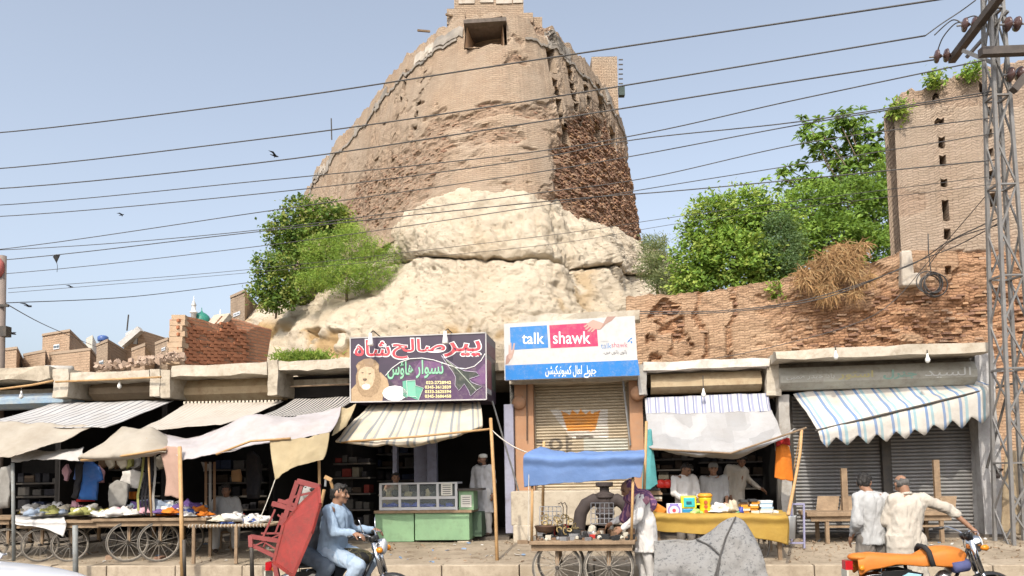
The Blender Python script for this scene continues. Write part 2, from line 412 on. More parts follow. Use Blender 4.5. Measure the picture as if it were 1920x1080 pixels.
    for q, (p, nn, e) in enumerate(cand):
        t = V((-nn.y, nn.x, 0)); rm = Matrix((t, -nn, V((0, 0, 1)))).transposed() @ Euler((rnd.gauss(0, .05), rnd.gauss(0, .035), rnd.gauss(0, .09))).to_matrix()
        sz = (bw*rnd.uniform(.5, 1.15), rnd.uniform(.10, .17), bh*rnd.uniform(.5, .85))
        if q < loose: singles.append((p, rm, sz))
        else: mbs[rnd.choice((0, 0, 1, 2, 0) if e > .5 else (1, 1, 1, 1, 0))].box(p, sz, rm, rnd.uniform(.8, 1))
    for mm, bm in zip(mbs, BRK):
        if mm.v: stuff(mm.build('weathered_bricks', bm, parent, fix=False))
    if singles:
        unit = [MB().box((0, 0, 0), (1, 1, 1), taper=.9).mesh('brick') for _ in BRK]
        for me, bm in zip(unit, BRK): me.materials.append(bm)
        inv = wmat(parent).inverted()
        for p, rm, sz in singles:
            b = bpy.data.objects.new('brick', rnd.choice(unit)); COL.objects.link(b); b.parent = parent
            b.location = inv @ p; b.rotation_euler = rm.to_euler(); b.scale = sz
    return G, nor, near
# ---------------------------------------------------------------- the bastion
T = 20.7
sil = [(566, 372), (590, 322), (632, 262), (686, 208), (720, 154), (755, 114), (800, 70), (850, 38), (895, 24), (930, 19), (965, 21), (1000, 31), (1040, 58), (1075, 88), (1105, 122), (1135, 163), (1158, 203), (1170, 236)]
plan = []
for x, y in sil:
    p = gz(x, y, T); plan.append(V((p.x, p.y, 0)))
bast = thing('fort_bastion', 'huge rounded old brick fort bastion on the pale mud mound', 'fort tower', (plan[9].x, plan[9].y, 12))
RF = [(1052, 265), (1062, 232), (1085, 215), (1112, 205), (1140, 240), (1178, 300), (1196, 340), (1225, 480), (1190, 490), (1020, 385), (1045, 330)]
LF = [(640, 345), (700, 300), (740, 262), (800, 258), (845, 300), (830, 350), (760, 400), (690, 450), (620, 400)]
def ero_b(x, y, p):
    e = 0
    a = soft(x, y, RF, 18); b = soft(x, y, LF, 22); e = max(a, b*.4)
    for c in GROOVE:
        if c[0][1] < y < c[-1][1] and abs(x-interp([q[1] for q in c], [q[0] for q in c], y)) < 2.5: e = max(e, .12)
    if 760 < x < 1060 and 195 < y < 380:
        e = max(e, .36*sm(.0, .3, fbm((p.x*.5, p.y*.5, p.z*1.5), .9)))
    if y < 120 and 940 < x < 1040: e = max(e, .5*sm(.0, .3, fbm(p, .7)))
    return e
GROOVE = [[(802, 100), (770, 280)], [(765, 128), (728, 330)], [(722, 160), (692, 320)], [(1033, 88), (1058, 262)], [(1064, 105), (1086, 215)], [(1094, 135), (1112, 215)], [(1122, 160), (1130, 215)]]
hol = [(800, 108, 6, 9), (797, 133, 5, 8), (793, 152, 5, 9), (790, 172, 5, 9), (785, 192, 5, 9), (781, 213, 5, 10), (777, 240, 5, 10), (771, 268, 5, 11), (763, 137, 4, 9), (757, 162, 4, 9), (751, 190, 4, 9), (745, 222, 4, 10), (738, 256, 4, 11), (721, 232, 7, 9), (707, 300, 5, 12), (735, 300, 4, 14),
       (648, 278, 12, 9), (1034, 112, 6, 40), (1041, 155, 5, 10), (1044, 171, 5, 8), (1049, 197, 5, 18), (1053, 222, 5, 12), (1057, 255, 5, 24), (1066, 121, 4, 8), (1069, 141, 4, 9), (1073, 160, 4, 8), (1077, 179, 4, 9), (1081, 199, 4, 10), (1097, 147, 4, 8), (1100, 166, 4, 8), (1105, 188, 4, 9), (1124, 172, 3, 10), (1127, 197, 3, 12), (1089, 226, 5, 12), (1120, 250, 5, 14), (1150, 262, 5, 18)]
zr = lambda t: T + .25*fbm((t*40, 3, 1), 1.0) + .12*fbm((t*160, 9, 1), 1.0) + (-.35 if (.06 < t < .12 or .2 < t < .23) else 0)
G, NOR, near = masonry(bast, plan, 11.6, zr, ero_b, hol, bat=.15, depth=.42, brick_prob=.8, thick=.9, relief=.03, du=.09, through=[(910, 66, 78, 54)], round_it=220)
# string course and plastered parapet remains
PLAS = mat('grey_lime_plaster', (.36, .315, .26), (.19, .175, .155), .95, 1.4, .5, 14, dirt=.6, dcol=(.18, .15, .12))
PLASW = mat('white_lime_plaster', (.50, .455, .39), (.36, .31, .25), .95, 1.8, .5, 14, dirt=.5, dcol=(.3, .22, .15))
jb = len(G)-1-12; n_ = len(G[0])
def course(i0, i1, z_off, h, dpt, name, mt):
    mm = MB(); rings = []
    for i in range(i0, i1):
        p = G[jb][i]+V((0, 0, z_off)); nn = NOR[i]; w = 1+.12*fbm(p, .8)
        rings.append([p - nn*.1, p + nn*dpt*w, p + nn*dpt*w + V((0, 0, h)), p - nn*.1 + V((0, 0, h))])
    mm.loft(rings); mm.build(name, mt, bast)
iw0 = near(862, 70)[1]; iw1 = near(985, 75)[1]
course(0, iw0, 0, .10, .07, 'string_course', PLAS); course(iw1, n_, 0, .10, .07, 'string_course', PLAS)
for k in range(20):
    i0 = random.randrange(2, n_-16)
    if iw0-8 < i0 < iw1: continue
    i1 = min(n_-1, i0+random.randint(6, 22)); j0 = random.randint(1, 3); mm = MB(); top = jb+random.randint(5, 11)
    g = [[G[j][i]+NOR[i]*(.035+.03*fbm(G[j][i], 2)) for i in range(i0, i1)] for j in range(jb+j0, top)]
    if len(g[0]) > 1: mm.grid(g, flip=False); mm.build('plaster_patch', random.choice((PLAS, PLAS, PLAS, PLASW)), bast, solid=.05, fix=False)
# big splayed embrasure in the nose
ORNG = mat('orange_brick', (.50, .25, .13), (.40, .19, .10), .9, 6, .5, 20)
yb = P(910, 60, 30).y
def emb():
    Yf = near(910, 92); pf = G[Yf[0]][Yf[1]]; Y0 = pf.y+.06
    o = [P(866, 93, Y0), P(955, 91, Y0), P(950, 20, Y0), P(868, 38, Y0)]
    lip = [P(872, 90, Y0), P(946, 90, Y0), P(942, 30, Y0), P(876, 42, Y0)]
    i = [P(896, 88, Y0+1.9), P(934, 88, Y0+1.9), P(934, 46, Y0+1.9), P(896, 48, Y0+1.9)]
    m = MB(); m.add(lip+i, [(1, 0, 4, 5), (1, 5, 6, 2), (0, 3, 7, 4), (2, 6, 7, 3)], [(p.x+p.y, p.z) for p in lip+i]); m.build('embrasure_cheeks', mat('embrasure_plaster', (.53, .39, .27), (.45, .31, .2), .95, 2, .3, 20), bast, fix=False)
    m = MB(); m.add([i[0], i[1], i[2], i[3]], [(0, 1, 2, 3)]); m.v = [tuple(V(p)+V((0, -.02, 0))) for p in m.v]; m.build('embrasure_back', DARKMET, bast, fix=False)  # dark sheet stands for the shade deep in the recess
    m = MB(); m.hexa([i[0]+V((0, -.12, 0)), i[1]+V((0, -.12, 0)), i[1]+V((0, -.03, 0)), i[0]+V((0, -.03, 0))], [q+V((0, dy, .36)) for q, dy in ((i[0], -.12), (i[1], -.12), (i[1], -.03), (i[0], -.03))]); m.build('brick_infill', ORNG, bast)
    m = MB(); a, b = P(874, 42, Y0-.12), P(945, 37, Y0-.12); m.bar(a+V((-.1, .75, -.02)), b+V((.1, .75, -.02)), 1.7, .16); m.build('lintel_slab', mat('old_timber', (.16, .13, .11), (.09, .075, .06), .9, 5, .5, 20), bast)
    m = MB(); a, b = P(893, 62, Y0+1.5), P(936, 55, Y0+1.5); m.bar(a, b, .25, .05); m.build('fallen_plank', WOOD, bast)
    # brick frame round it
skipm = set()
emb()
# parapet walls above the nose and on the roof
def rbox(parent, name, x0, x1, y0, y1, Y, dpt, mt, **k):
    a, b = P(x0, y1, Y), P(x1, y1, Y); t = P((x0+x1)/2, y0, Y).z; m = MB()
    z0 = min(a.z, b.z); d_ = V((0, dpt, 0)); f_ = [V((a.x, a.y, z0)), V((b.x, b.y, z0)), V((b.x, b.y, z0))+d_, V((a.x, a.y, z0))+d_]; m.hexa(f_, [V((p.x, p.y, t)) for p in f_])
    return m.build(name, mt, parent, **k)
def uvbox(o, s=1.0):
    me = o.data; ul = me.uv_layers.get('UVMap') or me.uv_layers.new(name='UVMap')
    for p in me.polygons:
        n = p.normal
        for li in p.loop_indices:
            c = me.vertices[me.loops[li].vertex_index].co
            ul.data[li].uv = (((c.x if abs(n.y) > abs(n.x) else c.y)*s, c.z*s) if abs(n.z) < .7 else (c.x*s, c.y*s))
    return o
for x0, x1, y0, y1, Y in ((838, 872, 16, 45, 33.2), (852, 982, -6, 38, 34.0), (948, 1000, 24, 60, 32.6), (1000, 1017, 32, 60, 32.9)):
    uvbox(rbox(bast, 'parapet_ruin', x0, x1, y0, y1, Y, 1.2, FORTB))
for x0, x1, y0 in ((860, 890, 2), (900, 925, 0), (930, 960, 2), (962, 980, 1)):
    uvbox(rbox(bast, 'merlon', x0, x1, y0-7, y0+4, 33.95, .5, PLASW))
uvbox(rbox(bast, 'roof_chamber', 1112, 1160, 106, 215, 38.5, 3.0, FORTB))
for k in range(6):
    m = MB(); a = P(1160, 112+k*9, 38.6); m.bar(a, a+V((.22, 0, 0)), .05); m.build('iron_spike', DARKMET, bast)
m = MB(); a = P(1160, 172, 38.6); m.box(a+V((.15, 0, 0)), (.3, .3, .5)); m.build('water_tank', mat('tank_green', (.06, .08, .07)), bast)
for a, b in ((P(783, 57, 33.5), P(806, 59, 33.8)), (P(836, 27, 33), P(858, 33, 33.4))): m = MB(); m.bar(a, b, .08); m.build('beam_end', WOOD, bast)
m = MB(); m.tube([P(622, 262, 43), P(621, 222, 43)], .035); m.build('aerial_mast', DARKMET, bast)
# ---------------------------------------------------------------- the mud mound
MUD = NT('pale_mud'); o_ = MUD.geo()
k_ = MUD.mix(MUD.ramp(MUD.noise(o_, .55, 9, .72), [(.32, 0.0), (.68, 1.0)]), (.67, .585, .455), (.55, .455, .335))
k_ = MUD.mix(MUD.math('MULTIPLY', MUD.ramp(MUD.noise(o_, 2.6, 8, .75), [(.5, 0.0), (.72, 1.0)]), .4), k_, (.56, .44, .30))
at_ = MUD.n('Attribute', attribute_name='ero').outputs['Fac']
k_ = MUD.mix(at_, k_, (.42, .26, .10))
mus_ = MUD.n('TexVoronoi'); mus_.inputs['Scale'].default_value = 3.4; mus_.inputs['Randomness'].default_value = 1; MUD.t.links.new(o_, mus_.inputs['Vector'])
k_ = MUD.mix(MUD.ramp(mus_.outputs['Distance'], [(.07, .5), (.2, 0.0)]), k_, (.27, .18, .11))
MUD.col(k_); MUD.set_b(Roughness=1.0); MUD.b.inputs['Specular IOR Level'].default_value = .05
h_ = MUD.math('ADD', MUD.noise(o_, 5, 12, .8), MUD.math('MULTIPLY', MUD.ramp(mus_.outputs['Distance'], [(.0, 0.0), (.2, 1.0)]), .25)); MUD.bump(h_, .9, .2); MUD = MUD.m
rows = [
 [(620, 480, 52), (640, 468, 45), (665, 450, 40.5), (702, 432, 36.5), (765, 385, 34), (850, 358, 32.3), (930, 350, 31.8), (1025, 366, 32.4), (1100, 408, 35.5), (1180, 455, 41), (1230, 480, 48), (1260, 500, 56)],
 [(575, 510, 50), (605, 500, 43), (650, 480, 39), (702, 450, 35), (768, 405, 32.3), (850, 382, 30.6), (930, 376, 30.1), (1030, 392, 30.8), (1105, 432, 33.3), (1188, 472, 38.5), (1245, 505, 45), (1280, 520, 55)],
 [(545, 535, 49), (585, 520, 41), (650, 495, 37), (715, 470, 33.4), (775, 452, 30.6), (850, 440, 29.0), (930, 437, 28.6), (1030, 448, 29.2), (1110, 470, 31.4), (1195, 492, 36), (1260, 528, 43), (1300, 535, 54)],
 [(515, 550, 47), (570, 528, 39), (650, 505, 35.5), (735, 487, 32.2), (785, 480, 29.8), (850, 479, 28.2), (930, 479, 27.8), (1030, 485, 28.4), (1105, 496, 30.2), (1198, 508, 34.5), (1265, 540, 42), (1310, 545, 53)],
 [(505, 556, 47), (565, 533, 38.7), (650, 510, 35.2), (738, 490, 32.6), (788, 485, 30.5), (850, 485, 29.0), (930, 485, 28.6), (1030, 491, 29.2), (1105, 501, 30.6), (1198, 512, 34.4), (1266, 543, 42), (1310, 548, 53)],
 [(495, 562, 46), (558, 538, 38), (650, 515, 34.4), (735, 497, 31.2), (790, 490, 28.9), (850, 489, 27.5), (930, 489, 27.2), (1030, 495, 27.6), (1105, 506, 29.2), (1200, 518, 33.6), (1268, 548, 41), (1312, 552, 52)],
 [(478, 580, 44), (538, 558, 35), (625, 540, 31.2), (715, 530, 28.6), (785, 518, 26.8), (850, 515, 25.8), (930, 513, 25.5), (1030, 518, 25.8), (1108, 530, 27.2), (1205, 540, 31), (1272, 560, 38), (1315, 565, 50)],
 [(455, 610, 42), (500, 590, 32), (590, 565, 28), (690, 556, 26), (775, 550, 24.7), (850, 548, 24.1), (930, 546, 23.9), (1030, 550, 24), (1112, 558, 25), (1208, 566, 28), (1276, 575, 35), (1318, 580, 48)],
 [(452, 650, 40), (482, 625, 29), (565, 602, 25.6), (675, 592, 24), (770, 588, 23), (850, 586, 22.6), (930, 584, 22.4), (1030, 586, 22.5), (1116, 590, 23), (1205, 595, 25), (1280, 600, 32), (1320, 610, 46)],
 [(450, 680, 38), (470, 665, 26.5), (555, 645, 24), (670, 640, 22.9), (768, 638, 22.1), (850, 636, 21.7), (930, 634, 21.6), (1030, 636, 21.7), (1118, 640, 22), (1205, 645, 23.5), (1280, 640, 30), (1320, 650, 45)],
 [(448, 790, 37), (462, 790, 24.5), (555, 790, 22.4), (668, 790, 21.6), (766, 790, 21), (850, 790, 20.7), (930, 790, 20.6), (1030, 790, 20.7), (1118, 790, 21), (1205, 715, 22), (1280, 790, 29), (1320, 790, 44)]]
OFF = [1.35, 1.3, .8, .35]
C = [[P(x+(14*sm(6.5, 9, i) if k < 4 else 0), y-(5*sm(6.5, 8, i) if k < 3 else 0), Y-(OFF[k]*(1+.9*sm(6, 8, i)) if k < 4 else 0) if k < 6 else lerp(rows[5][i][2]+.2, Y, .36)) for i, (x, y, Y) in enumerate(r)] for k, r in enumerate(rows)]
NU, NVV = 330, 230
G2 = patch(C, NU, NVV)
m = MB(); ER = []; G3 = [r[:] for r in G2]
for i in range(NVV):
    for j in range(NU):
        p = G2[i][j]; a = G2[i][min(j+1, NU-1)]-G2[i][max(j-1, 0)]; b = G2[max(i-1, 0)][j]-G2[min(i+1, NVV-1)][j]
        b = b if b.length > .3 else V((0, .3, .6)); nn = a.cross(b).normalized(); nn = nn if nn.y < 0 else -nn; nn = (nn*.4+V((a.y, -a.x, 0)).normalized()*.7+V((0, 0, .25))).normalized()
        d = .55*fbm(p, .3, 2)+.17*fbm((p.x, p.y, p.z*.8), .9, 3)+.10*fbm(p, 2.2, 5)-.10*abs(fbm(p, 3.2, 4))-.05*abs(fbm(p, 8, 3)) - .3*max(0, fbm((p.x*1.6, p.y*1.6, p.z*.3), .6, 2))
        r_ = 1-abs(fbm((p.x*1.2, p.y*1.2, p.z*.3), .9, 3)); d -= .13*max(0, r_-.86)/.14*sm(-.1, .3, fbm(p, .35, 2)+.1)
        edge = sm(0, 8, i)*sm(0, 6, j)*sm(0, 6, NU-1-j)
        t = (i/(NVV-1))*10; led = max(0, 1-abs(t-4.05)/.42)
        d -= .35*led
        px, py = proj(p); low = sm(585, 615, py)*sm(650, 630, py)*sm(.0, .3, fbm((p.x, 0, p.z), .5)+.12)*.9
        if 560 < px < 660 and 610 < py < 665: low = max(low, .8*sm(0, .2, fbm(p, .9)+.15)); d -= .35*low
        st_ = .55*sm(1030, 1060, px)*sm(1130, 1105, px)*sm(495, 510, py)*sm(.0, .3, fbm((p.x, p.y, p.z*.5), .8)+.1); ER.append(max(st_, led*sm(735, 790, px)*sm(1120, 1080, px)*.8, low, .18*max(0, fbm(p, .5))))
        G3[i][j] = p + nn*d*edge
m.grid(G3)
mound = struct(m.build('mud_mound', MUD, smooth=True, fix=False))
at = mound.data.attributes.new('ero', 'FLOAT', 'POINT'); at.data.foreach_set('value', ER)
# ---------------------------------------------------------------- the hill behind, right and left
DIRT = mat('dry_earth', (.36, .27, .18), (.26, .19, .12), 1, .8, .6, 9, dirt=.3)
def hz(x, y):
    r = sm(3, 9, x-(y-20)*.12); zr_ = 5.4+ .12*max(0, y-20)
    l = sm(-4.5, -8.5, x)*sm(60, 40, y)
    return lerp(lerp(8.5*sm(27, 36, y)-.5, zr_*sm(20.5, 21.2, y+x*.14), r), -.5, l)
m = MB(); m.grid([[V((x*2.0, y, hz(x*2.0, y)+.15*fbm((x*2., y, 0), .3))) for x in range(-30, 31)] for y in [19.6+.0*k+k*2.2 for k in range(30)]]); struct(m.build('fort_hill', DIRT, smooth=True, fix=False))
# ---------------------------------------------------------------- curtain wall and ruined tower on the right
WALLB = brickmat('curtain_brick', (.43, .275, .17), (.35, .21, .125), (.29, .18, .11), (.42, .24, .135), (.32, .175, .10), .24, .068, (.46, .36, .25), .25, .3)
TOWB = brickmat('tower_brick', (.33, .25, .18), (.39, .30, .225), (.27, .205, .15), (.34, .20, .125), (.25, .14, .09), .24, .068, (.40, .33, .26), .4, .4)
cw = thing('curtain_wall', 'long crumbling red brick fort wall above the shop roofs', 'fort wall', rp(7, 3, 3.3))
XS = [1176, 1225, 1268, 1280, 1330, 1400, 1450, 1500, 1560, 1640, 1680, 1700, 1960]
YS = [556, 550, 553, 549, 546, 533, 527, 515, 505, 492, 478, 470, 470]
q0, q1 = R(1176, 640, 3.0), R(2380, 640, 3.0); q0.z = q1.z = 0
def ztc(t):
    p = q0.lerp(q1, t); p.z = 5; x = proj(p)[0]; y = interp(XS, YS, x); return ruz(x, y, 3.0)[1] + .05*fbm((t*90, 0, 0), 1)
CW1 = [(1205, 585), (1245, 560), (1290, 580), (1285, 660), (1210, 680)]
def ero_c(x, y, p):
    e = .12
    if inpoly(x, y, CW1): e = .9*sm(-.15, .15, fbm(p, 1.6)+.1)
    if x > 1420 and 555 < y < 650: e = max(e, (.35+.65*sm(1460, 1600, x))*sm(-.25, .15, fbm((p.x*.7, p.y, p.z*1.4), 1.2)))
    if x > 1560 and y > 520: e = max(e, .75*sm(520, 545, y)*sm(-.3, .1, fbm((p.x*.6, p.y, p.z), 1.1)))
    if x > 1800: e = max(e, .6)
    if 1480 < x < 1700 and y > 500: e = max(e, .4)
    if abs(x-1318) < 4 or abs(x-1376) < 5: e = max(e, .55)
    return e*sm(715, 690, y)
masonry(cw, [q0, q1], .2, ztc, ero_c, [(1451, 556, 10, 16), (1778, 507, 13, 22), (1690, 520, 12, 14), (1712, 520, 10, 10)], du=.07, dz=.068, thick=.9, relief=.06, depth=.3, mtl=WALLB, brick_prob=.36, brick=(.22, .068), loose=300, seed=11)
tw = thing('ruined_tower', 'tall roofless brick tower wall with columns of square holes', 'ruined tower', rp(11, 3.25, 5))
q0, q1 = R(1686, 400, 3.25), R(2240, 400, 3.25); q0.z = q1.z = 0
XT = [1682, 1696, 1712, 1728, 1745, 1770, 1800, 1830, 1870, 1920, 2040]; YT = [196, 172, 164, 170, 160, 150, 140, 128, 122, 112, 100]
def ztt(t):
    p = q0.lerp(q1, t); p.z = 9; x = proj(p)[0]; y = interp(XT, YT, x); return ruz(x, y, 3.25)[1] + .12*fbm((t*60, 5, 0), 1)
def ero_t(x, y, p):
    e = .06+.25*sm(.1, .4, fbm(p, .9)); 
    for c in (1762+(y-230)*.05, 1852+(y-230)*.05):
        if abs(x-c) < 13 and y > 215: e = max(e, .2)
    if y < 200: e = max(e, .3)
    if y > 470: e = max(e, .5)
    return e
hT = [(1756, 184, 11, 11), (1762, 229, 13, 19), (1764, 265, 13, 18), (1767, 301, 14, 18), (1770, 341, 14, 17), (1774, 393, 13, 38), (1777, 440, 14, 22), (1845, 165, 11, 14), (1866, 376, 12, 26)]
thT = [(1850, 211, 13, 20), (1854, 248, 13, 20), (1858, 288, 12, 18), (1862, 328, 12, 16)]
masonry(tw, [q0, q1], 5.6, ztt, ero_t, hT, du=.075, dz=.068, thick=.65, relief=.02, depth=.16, mtl=TOWB, brick_prob=.14, brick=(.24, .068), loose=0, seed=5, through=thT)
m = MB(); rings = []
for z0, w in ((470, 8), (500, 9), (530, 10)): pass
m.box(R(1698, 505, 3.0), (.30, .35, .85), RM, .8); m.box(R(1712, 525, 2.95), (.3, .3, .3), RM, .8); m.build('plaster_lump', PLASW, tw, bevel=.05)
# ================================================================ trees and plants
def leafm(name, c, t=.42):
    n = NT(name); o = n.geo(); k = n.mix(n.ramp(n.noise(o, 2.5, 3), [(.35, 0.0), (.65, 1.0)]), c, tuple(x*.62 for x in c)); n.col(k); n.set_b(Roughness=.55); n.b.inputs['Specular IOR Level'].default_value = .25
    tr = n.n('BsdfTranslucent'); n.set(tr.inputs[0], n.mix(.5, k, (.24, .32, .03))); mx = n.n('MixShader'); mx.inputs[0].default_value = t
    n.t.links.new(n.b.outputs[0], mx.inputs[1]); n.t.links.new(tr.outputs[0], mx.inputs[2]); n.t.links.new(mx.outputs[0], n.t.nodes['Material Output'].inputs[0]); return n.m
LD = [leafm('leaf_dark', (0.099, 0.182, 0.038)), leafm('leaf_mid', (0.179, 0.281, 0.053)), leafm('leaf_light', (0.359, 0.396, 0.098))]
LB = [leafm('leaf_fresh', (0.305, 0.462, 0.075)), leafm('leaf_fresh_dark', (0.179, 0.305, 0.053)), leafm('leaf_lime', (0.448, 0.545, 0.113))]
LG = [leafm('leaf_grey', (0.215, 0.257, 0.120)), leafm('leaf_grey_dark', (0.135, 0.174, 0.083)), leafm('leaf_grey_light', (0.359, 0.363, 0.179))]
LT = [leafm('leaf_teal', (0.161, 0.264, 0.105)), leafm('leaf_teal_dark', (0.099, 0.174, 0.075)), leafm('leaf_teal_light', (0.233, 0.330, 0.149))]
BARK = mat('bark', (.22, .17, .12), (.12, .09, .06), .95, 6, .7, 25)
STRAW = [mat('straw', (.38, .23, .10), (.27, .155, .065), .95, 5, 0), mat('straw_pale', (.46, .32, .16), (.36, .23, .11), .95, 5, 0), mat('straw_brown', (.30, .17, .075), (.2, .11, .05), .95, 5, 0)]
def leaves(rnd, blobs, n, size, clump=.16, per=14, aspect=.5, shell=.45, up=.3):
    mb = MB(); wts = [b[1]*b[3]+b[1]*b[2] for b in blobs]; k = 0
    while k < n:
        c, rx, ry, rz = rnd.choices(blobs, wts)[0]
        d = V((rnd.gauss(0, 1), rnd.gauss(0, 1), rnd.gauss(0, 1))).normalized()
        r = shell+(1-shell)*rnd.random()**.6; r *= 1+.22*fbm((c.x+d.x*3, c.y+d.y*3, c.z+d.z*3), 1.1)
        cc = c + V((d.x*rx*r, d.y*ry*r, d.z*rz*r)); mb.cm = rnd.choices((0, 1, 2), (4, 3, 3))[0]; cs = clump*rnd.uniform(.6, 1.5)
        for _ in range(per):
            p = cc + V((rnd.gauss(0, cs), rnd.gauss(0, cs), rnd.gauss(0, cs*.8))); L = size*rnd.uniform(.6, 1.3)
            a = (V((rnd.gauss(0, 1), rnd.gauss(0, 1), rnd.gauss(0, .6)))+d*.6).normalized(); nn = (V((rnd.gauss(0, .55), rnd.gauss(0, .55), rnd.gauss(0, .5)+up))+d*.5-sdir*.9).normalized()
            s_ = a.cross(nn)
            if s_.length < .1: continue
            s_ = s_.normalized()*L*aspect*.5; nn = nn*L*.08
            mb.add([p, p+a*L*.45+s_+nn, p+a*L, p+a*L*.45-s_+nn], [(0, 1, 2), (0, 2, 3)]); k += 1
    return mb
def PB(l, dp=.8): return [(P(x, y, Y), r*Y/F, r*Y/F*dp, (q if q else r)*Y/F) for x, y, Y, r, q in l]
def tree(name, label, cat, base, blobs, n, size, mats, seed, group=None, trunk=.12, **k):
    rnd = random.Random(seed); t = thing(name, label, cat, base, group)
    m = MB(); cen = sum((b[0] for b in blobs), V())/len(blobs); fork = V(base).lerp(cen, .45)
    m.tube([V(base)-V((0, 0, .4)), V(base).lerp(fork, .5)+V((rnd.uniform(-.1, .1), 0, 0)), fork], trunk, 8, trunk*.7); m.build('trunk', BARK, t, smooth=True)
    for b in blobs:
        m = MB(); mid = fork.lerp(b[0], .5)+V((rnd.uniform(-.2, .2), rnd.uniform(-.2, .2), .15)); tip = b[0]+V((0, 0, b[3]*.4)); m.tube([fork, mid, b[0], tip], trunk*.5, 6, trunk*.1); m.build('limb', BARK, t, smooth=True)
    leaves(rnd, blobs, n, size, **k).build('crown', mats, t, fix=False); return t
GL = 'trees on the mound shoulder'; GR = 'trees behind the curtain wall'
tree('fig_tree', 'dark green leafy tree rising beside the left flank of the bastion', 'tree', P(590, 560, 34), PB([(565, 405, 34, 42, 40), (610, 415, 34, 48, 38), (540, 440, 34, 40, 40), (585, 460, 34, 60, 45), (640, 420, 34, 26, 25), (545, 490, 34, 45, 40), (600, 510, 34.5, 45, 40), (560, 540, 34, 38, 35)]), 15000, .16, LD, 1, GL, trunk=.16, clump=.14, aspect=.75)
tree('young_tree', 'thin tree with pale bare stem left of the dark leafy tree', 'tree', P(517, 580, 32), PB([(492, 500, 32, 20, 26), (512, 540, 32, 30, 28), (485, 548, 32, 24, 22), (528, 500, 32, 22, 30), (505, 570, 31.8, 22, 16), (540, 560, 32, 25, 20)]), 4200, .15, LD, 2, GL, trunk=.05, clump=.12, aspect=.7, shell=.2)
tree('feathery_shrub', 'bright green feathery shrub spilling over the pale mound', 'shrub', P(650, 550, 31), PB([(610, 480, 31, 48, 45), (660, 460, 31.2, 45, 38), (700, 480, 31, 42, 34), (640, 520, 30.5, 62, 28), (700, 515, 30.3, 40, 30), (655, 435, 32, 24, 20), (580, 525, 30.8, 26, 22), (735, 480, 31, 18, 22)]), 24000, .10, LB, 3, GL, trunk=.06, clump=.12, aspect=.3, per=18, shell=.5)
tree('round_shrub', 'big rounded bright green bush behind the curtain wall', 'bush', P(1385, 555, 22.5), PB([(1340, 430, 22.5, 62, 60), (1400, 405, 22.8, 65, 52), (1310, 490, 22.3, 50, 55), (1380, 490, 22, 70, 62), (1450, 440, 22.6, 55, 60), (1440, 505, 22, 50, 40), (1300, 530, 22.2, 42, 24)]), 24000, .14, LB, 4, GR, trunk=.12, clump=.12, aspect=.55)
tree('tangled_bush', 'wide tangled green bush between round bush and ruined tower', 'bush', P(1590, 520, 24.5), PB([(1520, 400, 24.5, 60, 52), (1590, 390, 24.8, 62, 60), (1650, 400, 24.5, 50, 60), (1560, 450, 24, 70, 50), (1640, 465, 24, 55, 45), (1500, 470, 24, 45, 45), (1670, 340, 24.6, 30, 50)]), 22000, .145, [LB[1], LD[1], LB[0]], 5, GR, trunk=.12, clump=.13, aspect=.5)
tree('blue_green_shrub', 'bluish green soft shrub at the edge of the round bush', 'shrub', P(1470, 530, 21.7), PB([(1462, 420, 21.8, 24, 26), (1480, 455, 21.7, 28, 34), (1465, 500, 21.6, 36, 26), (1440, 470, 21.6, 22, 30)]), 7000, .10, LT, 6, GR, trunk=.05, clump=.1, aspect=.3)
tree('grey_scrub', 'grey green dusty scrub between the mound and the curtain wall', 'shrub', P(1235, 555, 25), PB([(1225, 470, 26, 26, 20), (1215, 500, 25.5, 24, 24), (1245, 500, 25, 30, 34), (1250, 530, 24.5, 34, 26), (1225, 455, 26.5, 24, 12)]), 9000, .10, LG, 7, GR, trunk=.05, clump=.1, aspect=.3)
# the tall tree whose leaves stand in whorls on bare twigs
rnd = random.Random(8); wb = P(1610, 520, 26.5); t = thing('whorl_tree', 'tall open tree with leaf whorls on bare branches beside tower', 'tree', wb, GR)
fork = P(1625, 380, 26.5); m = MB(); m.tube([wb-V((0, 0, .5)), P(1618, 450, 26.5), fork], .16, 8, .1); m.build('trunk', BARK, t, smooth=True)
whorls = [(1570, 220), (1592, 240), (1545, 255), (1565, 262), (1595, 222), (1520, 240), (1530, 262), (1610, 248), (1630, 255), (1600, 262), (1550, 285), (1580, 285), (1620, 290), (1640, 300), (1655, 275), (1690, 265), (1675, 290), (1500, 340), (1530, 335), (1462, 335), (1485, 322), (1510, 355), (1540, 345), (1570, 310), (1600, 310), (1635, 325), (1660, 320), (1600, 340), (1560, 330), (1680, 330), (1580, 360), (1625, 350), (1655, 360), (1550, 375), (1685, 300), (1695, 250), (1612, 268), (1640, 278), (1590, 325)]
mb = MB(); lim = []
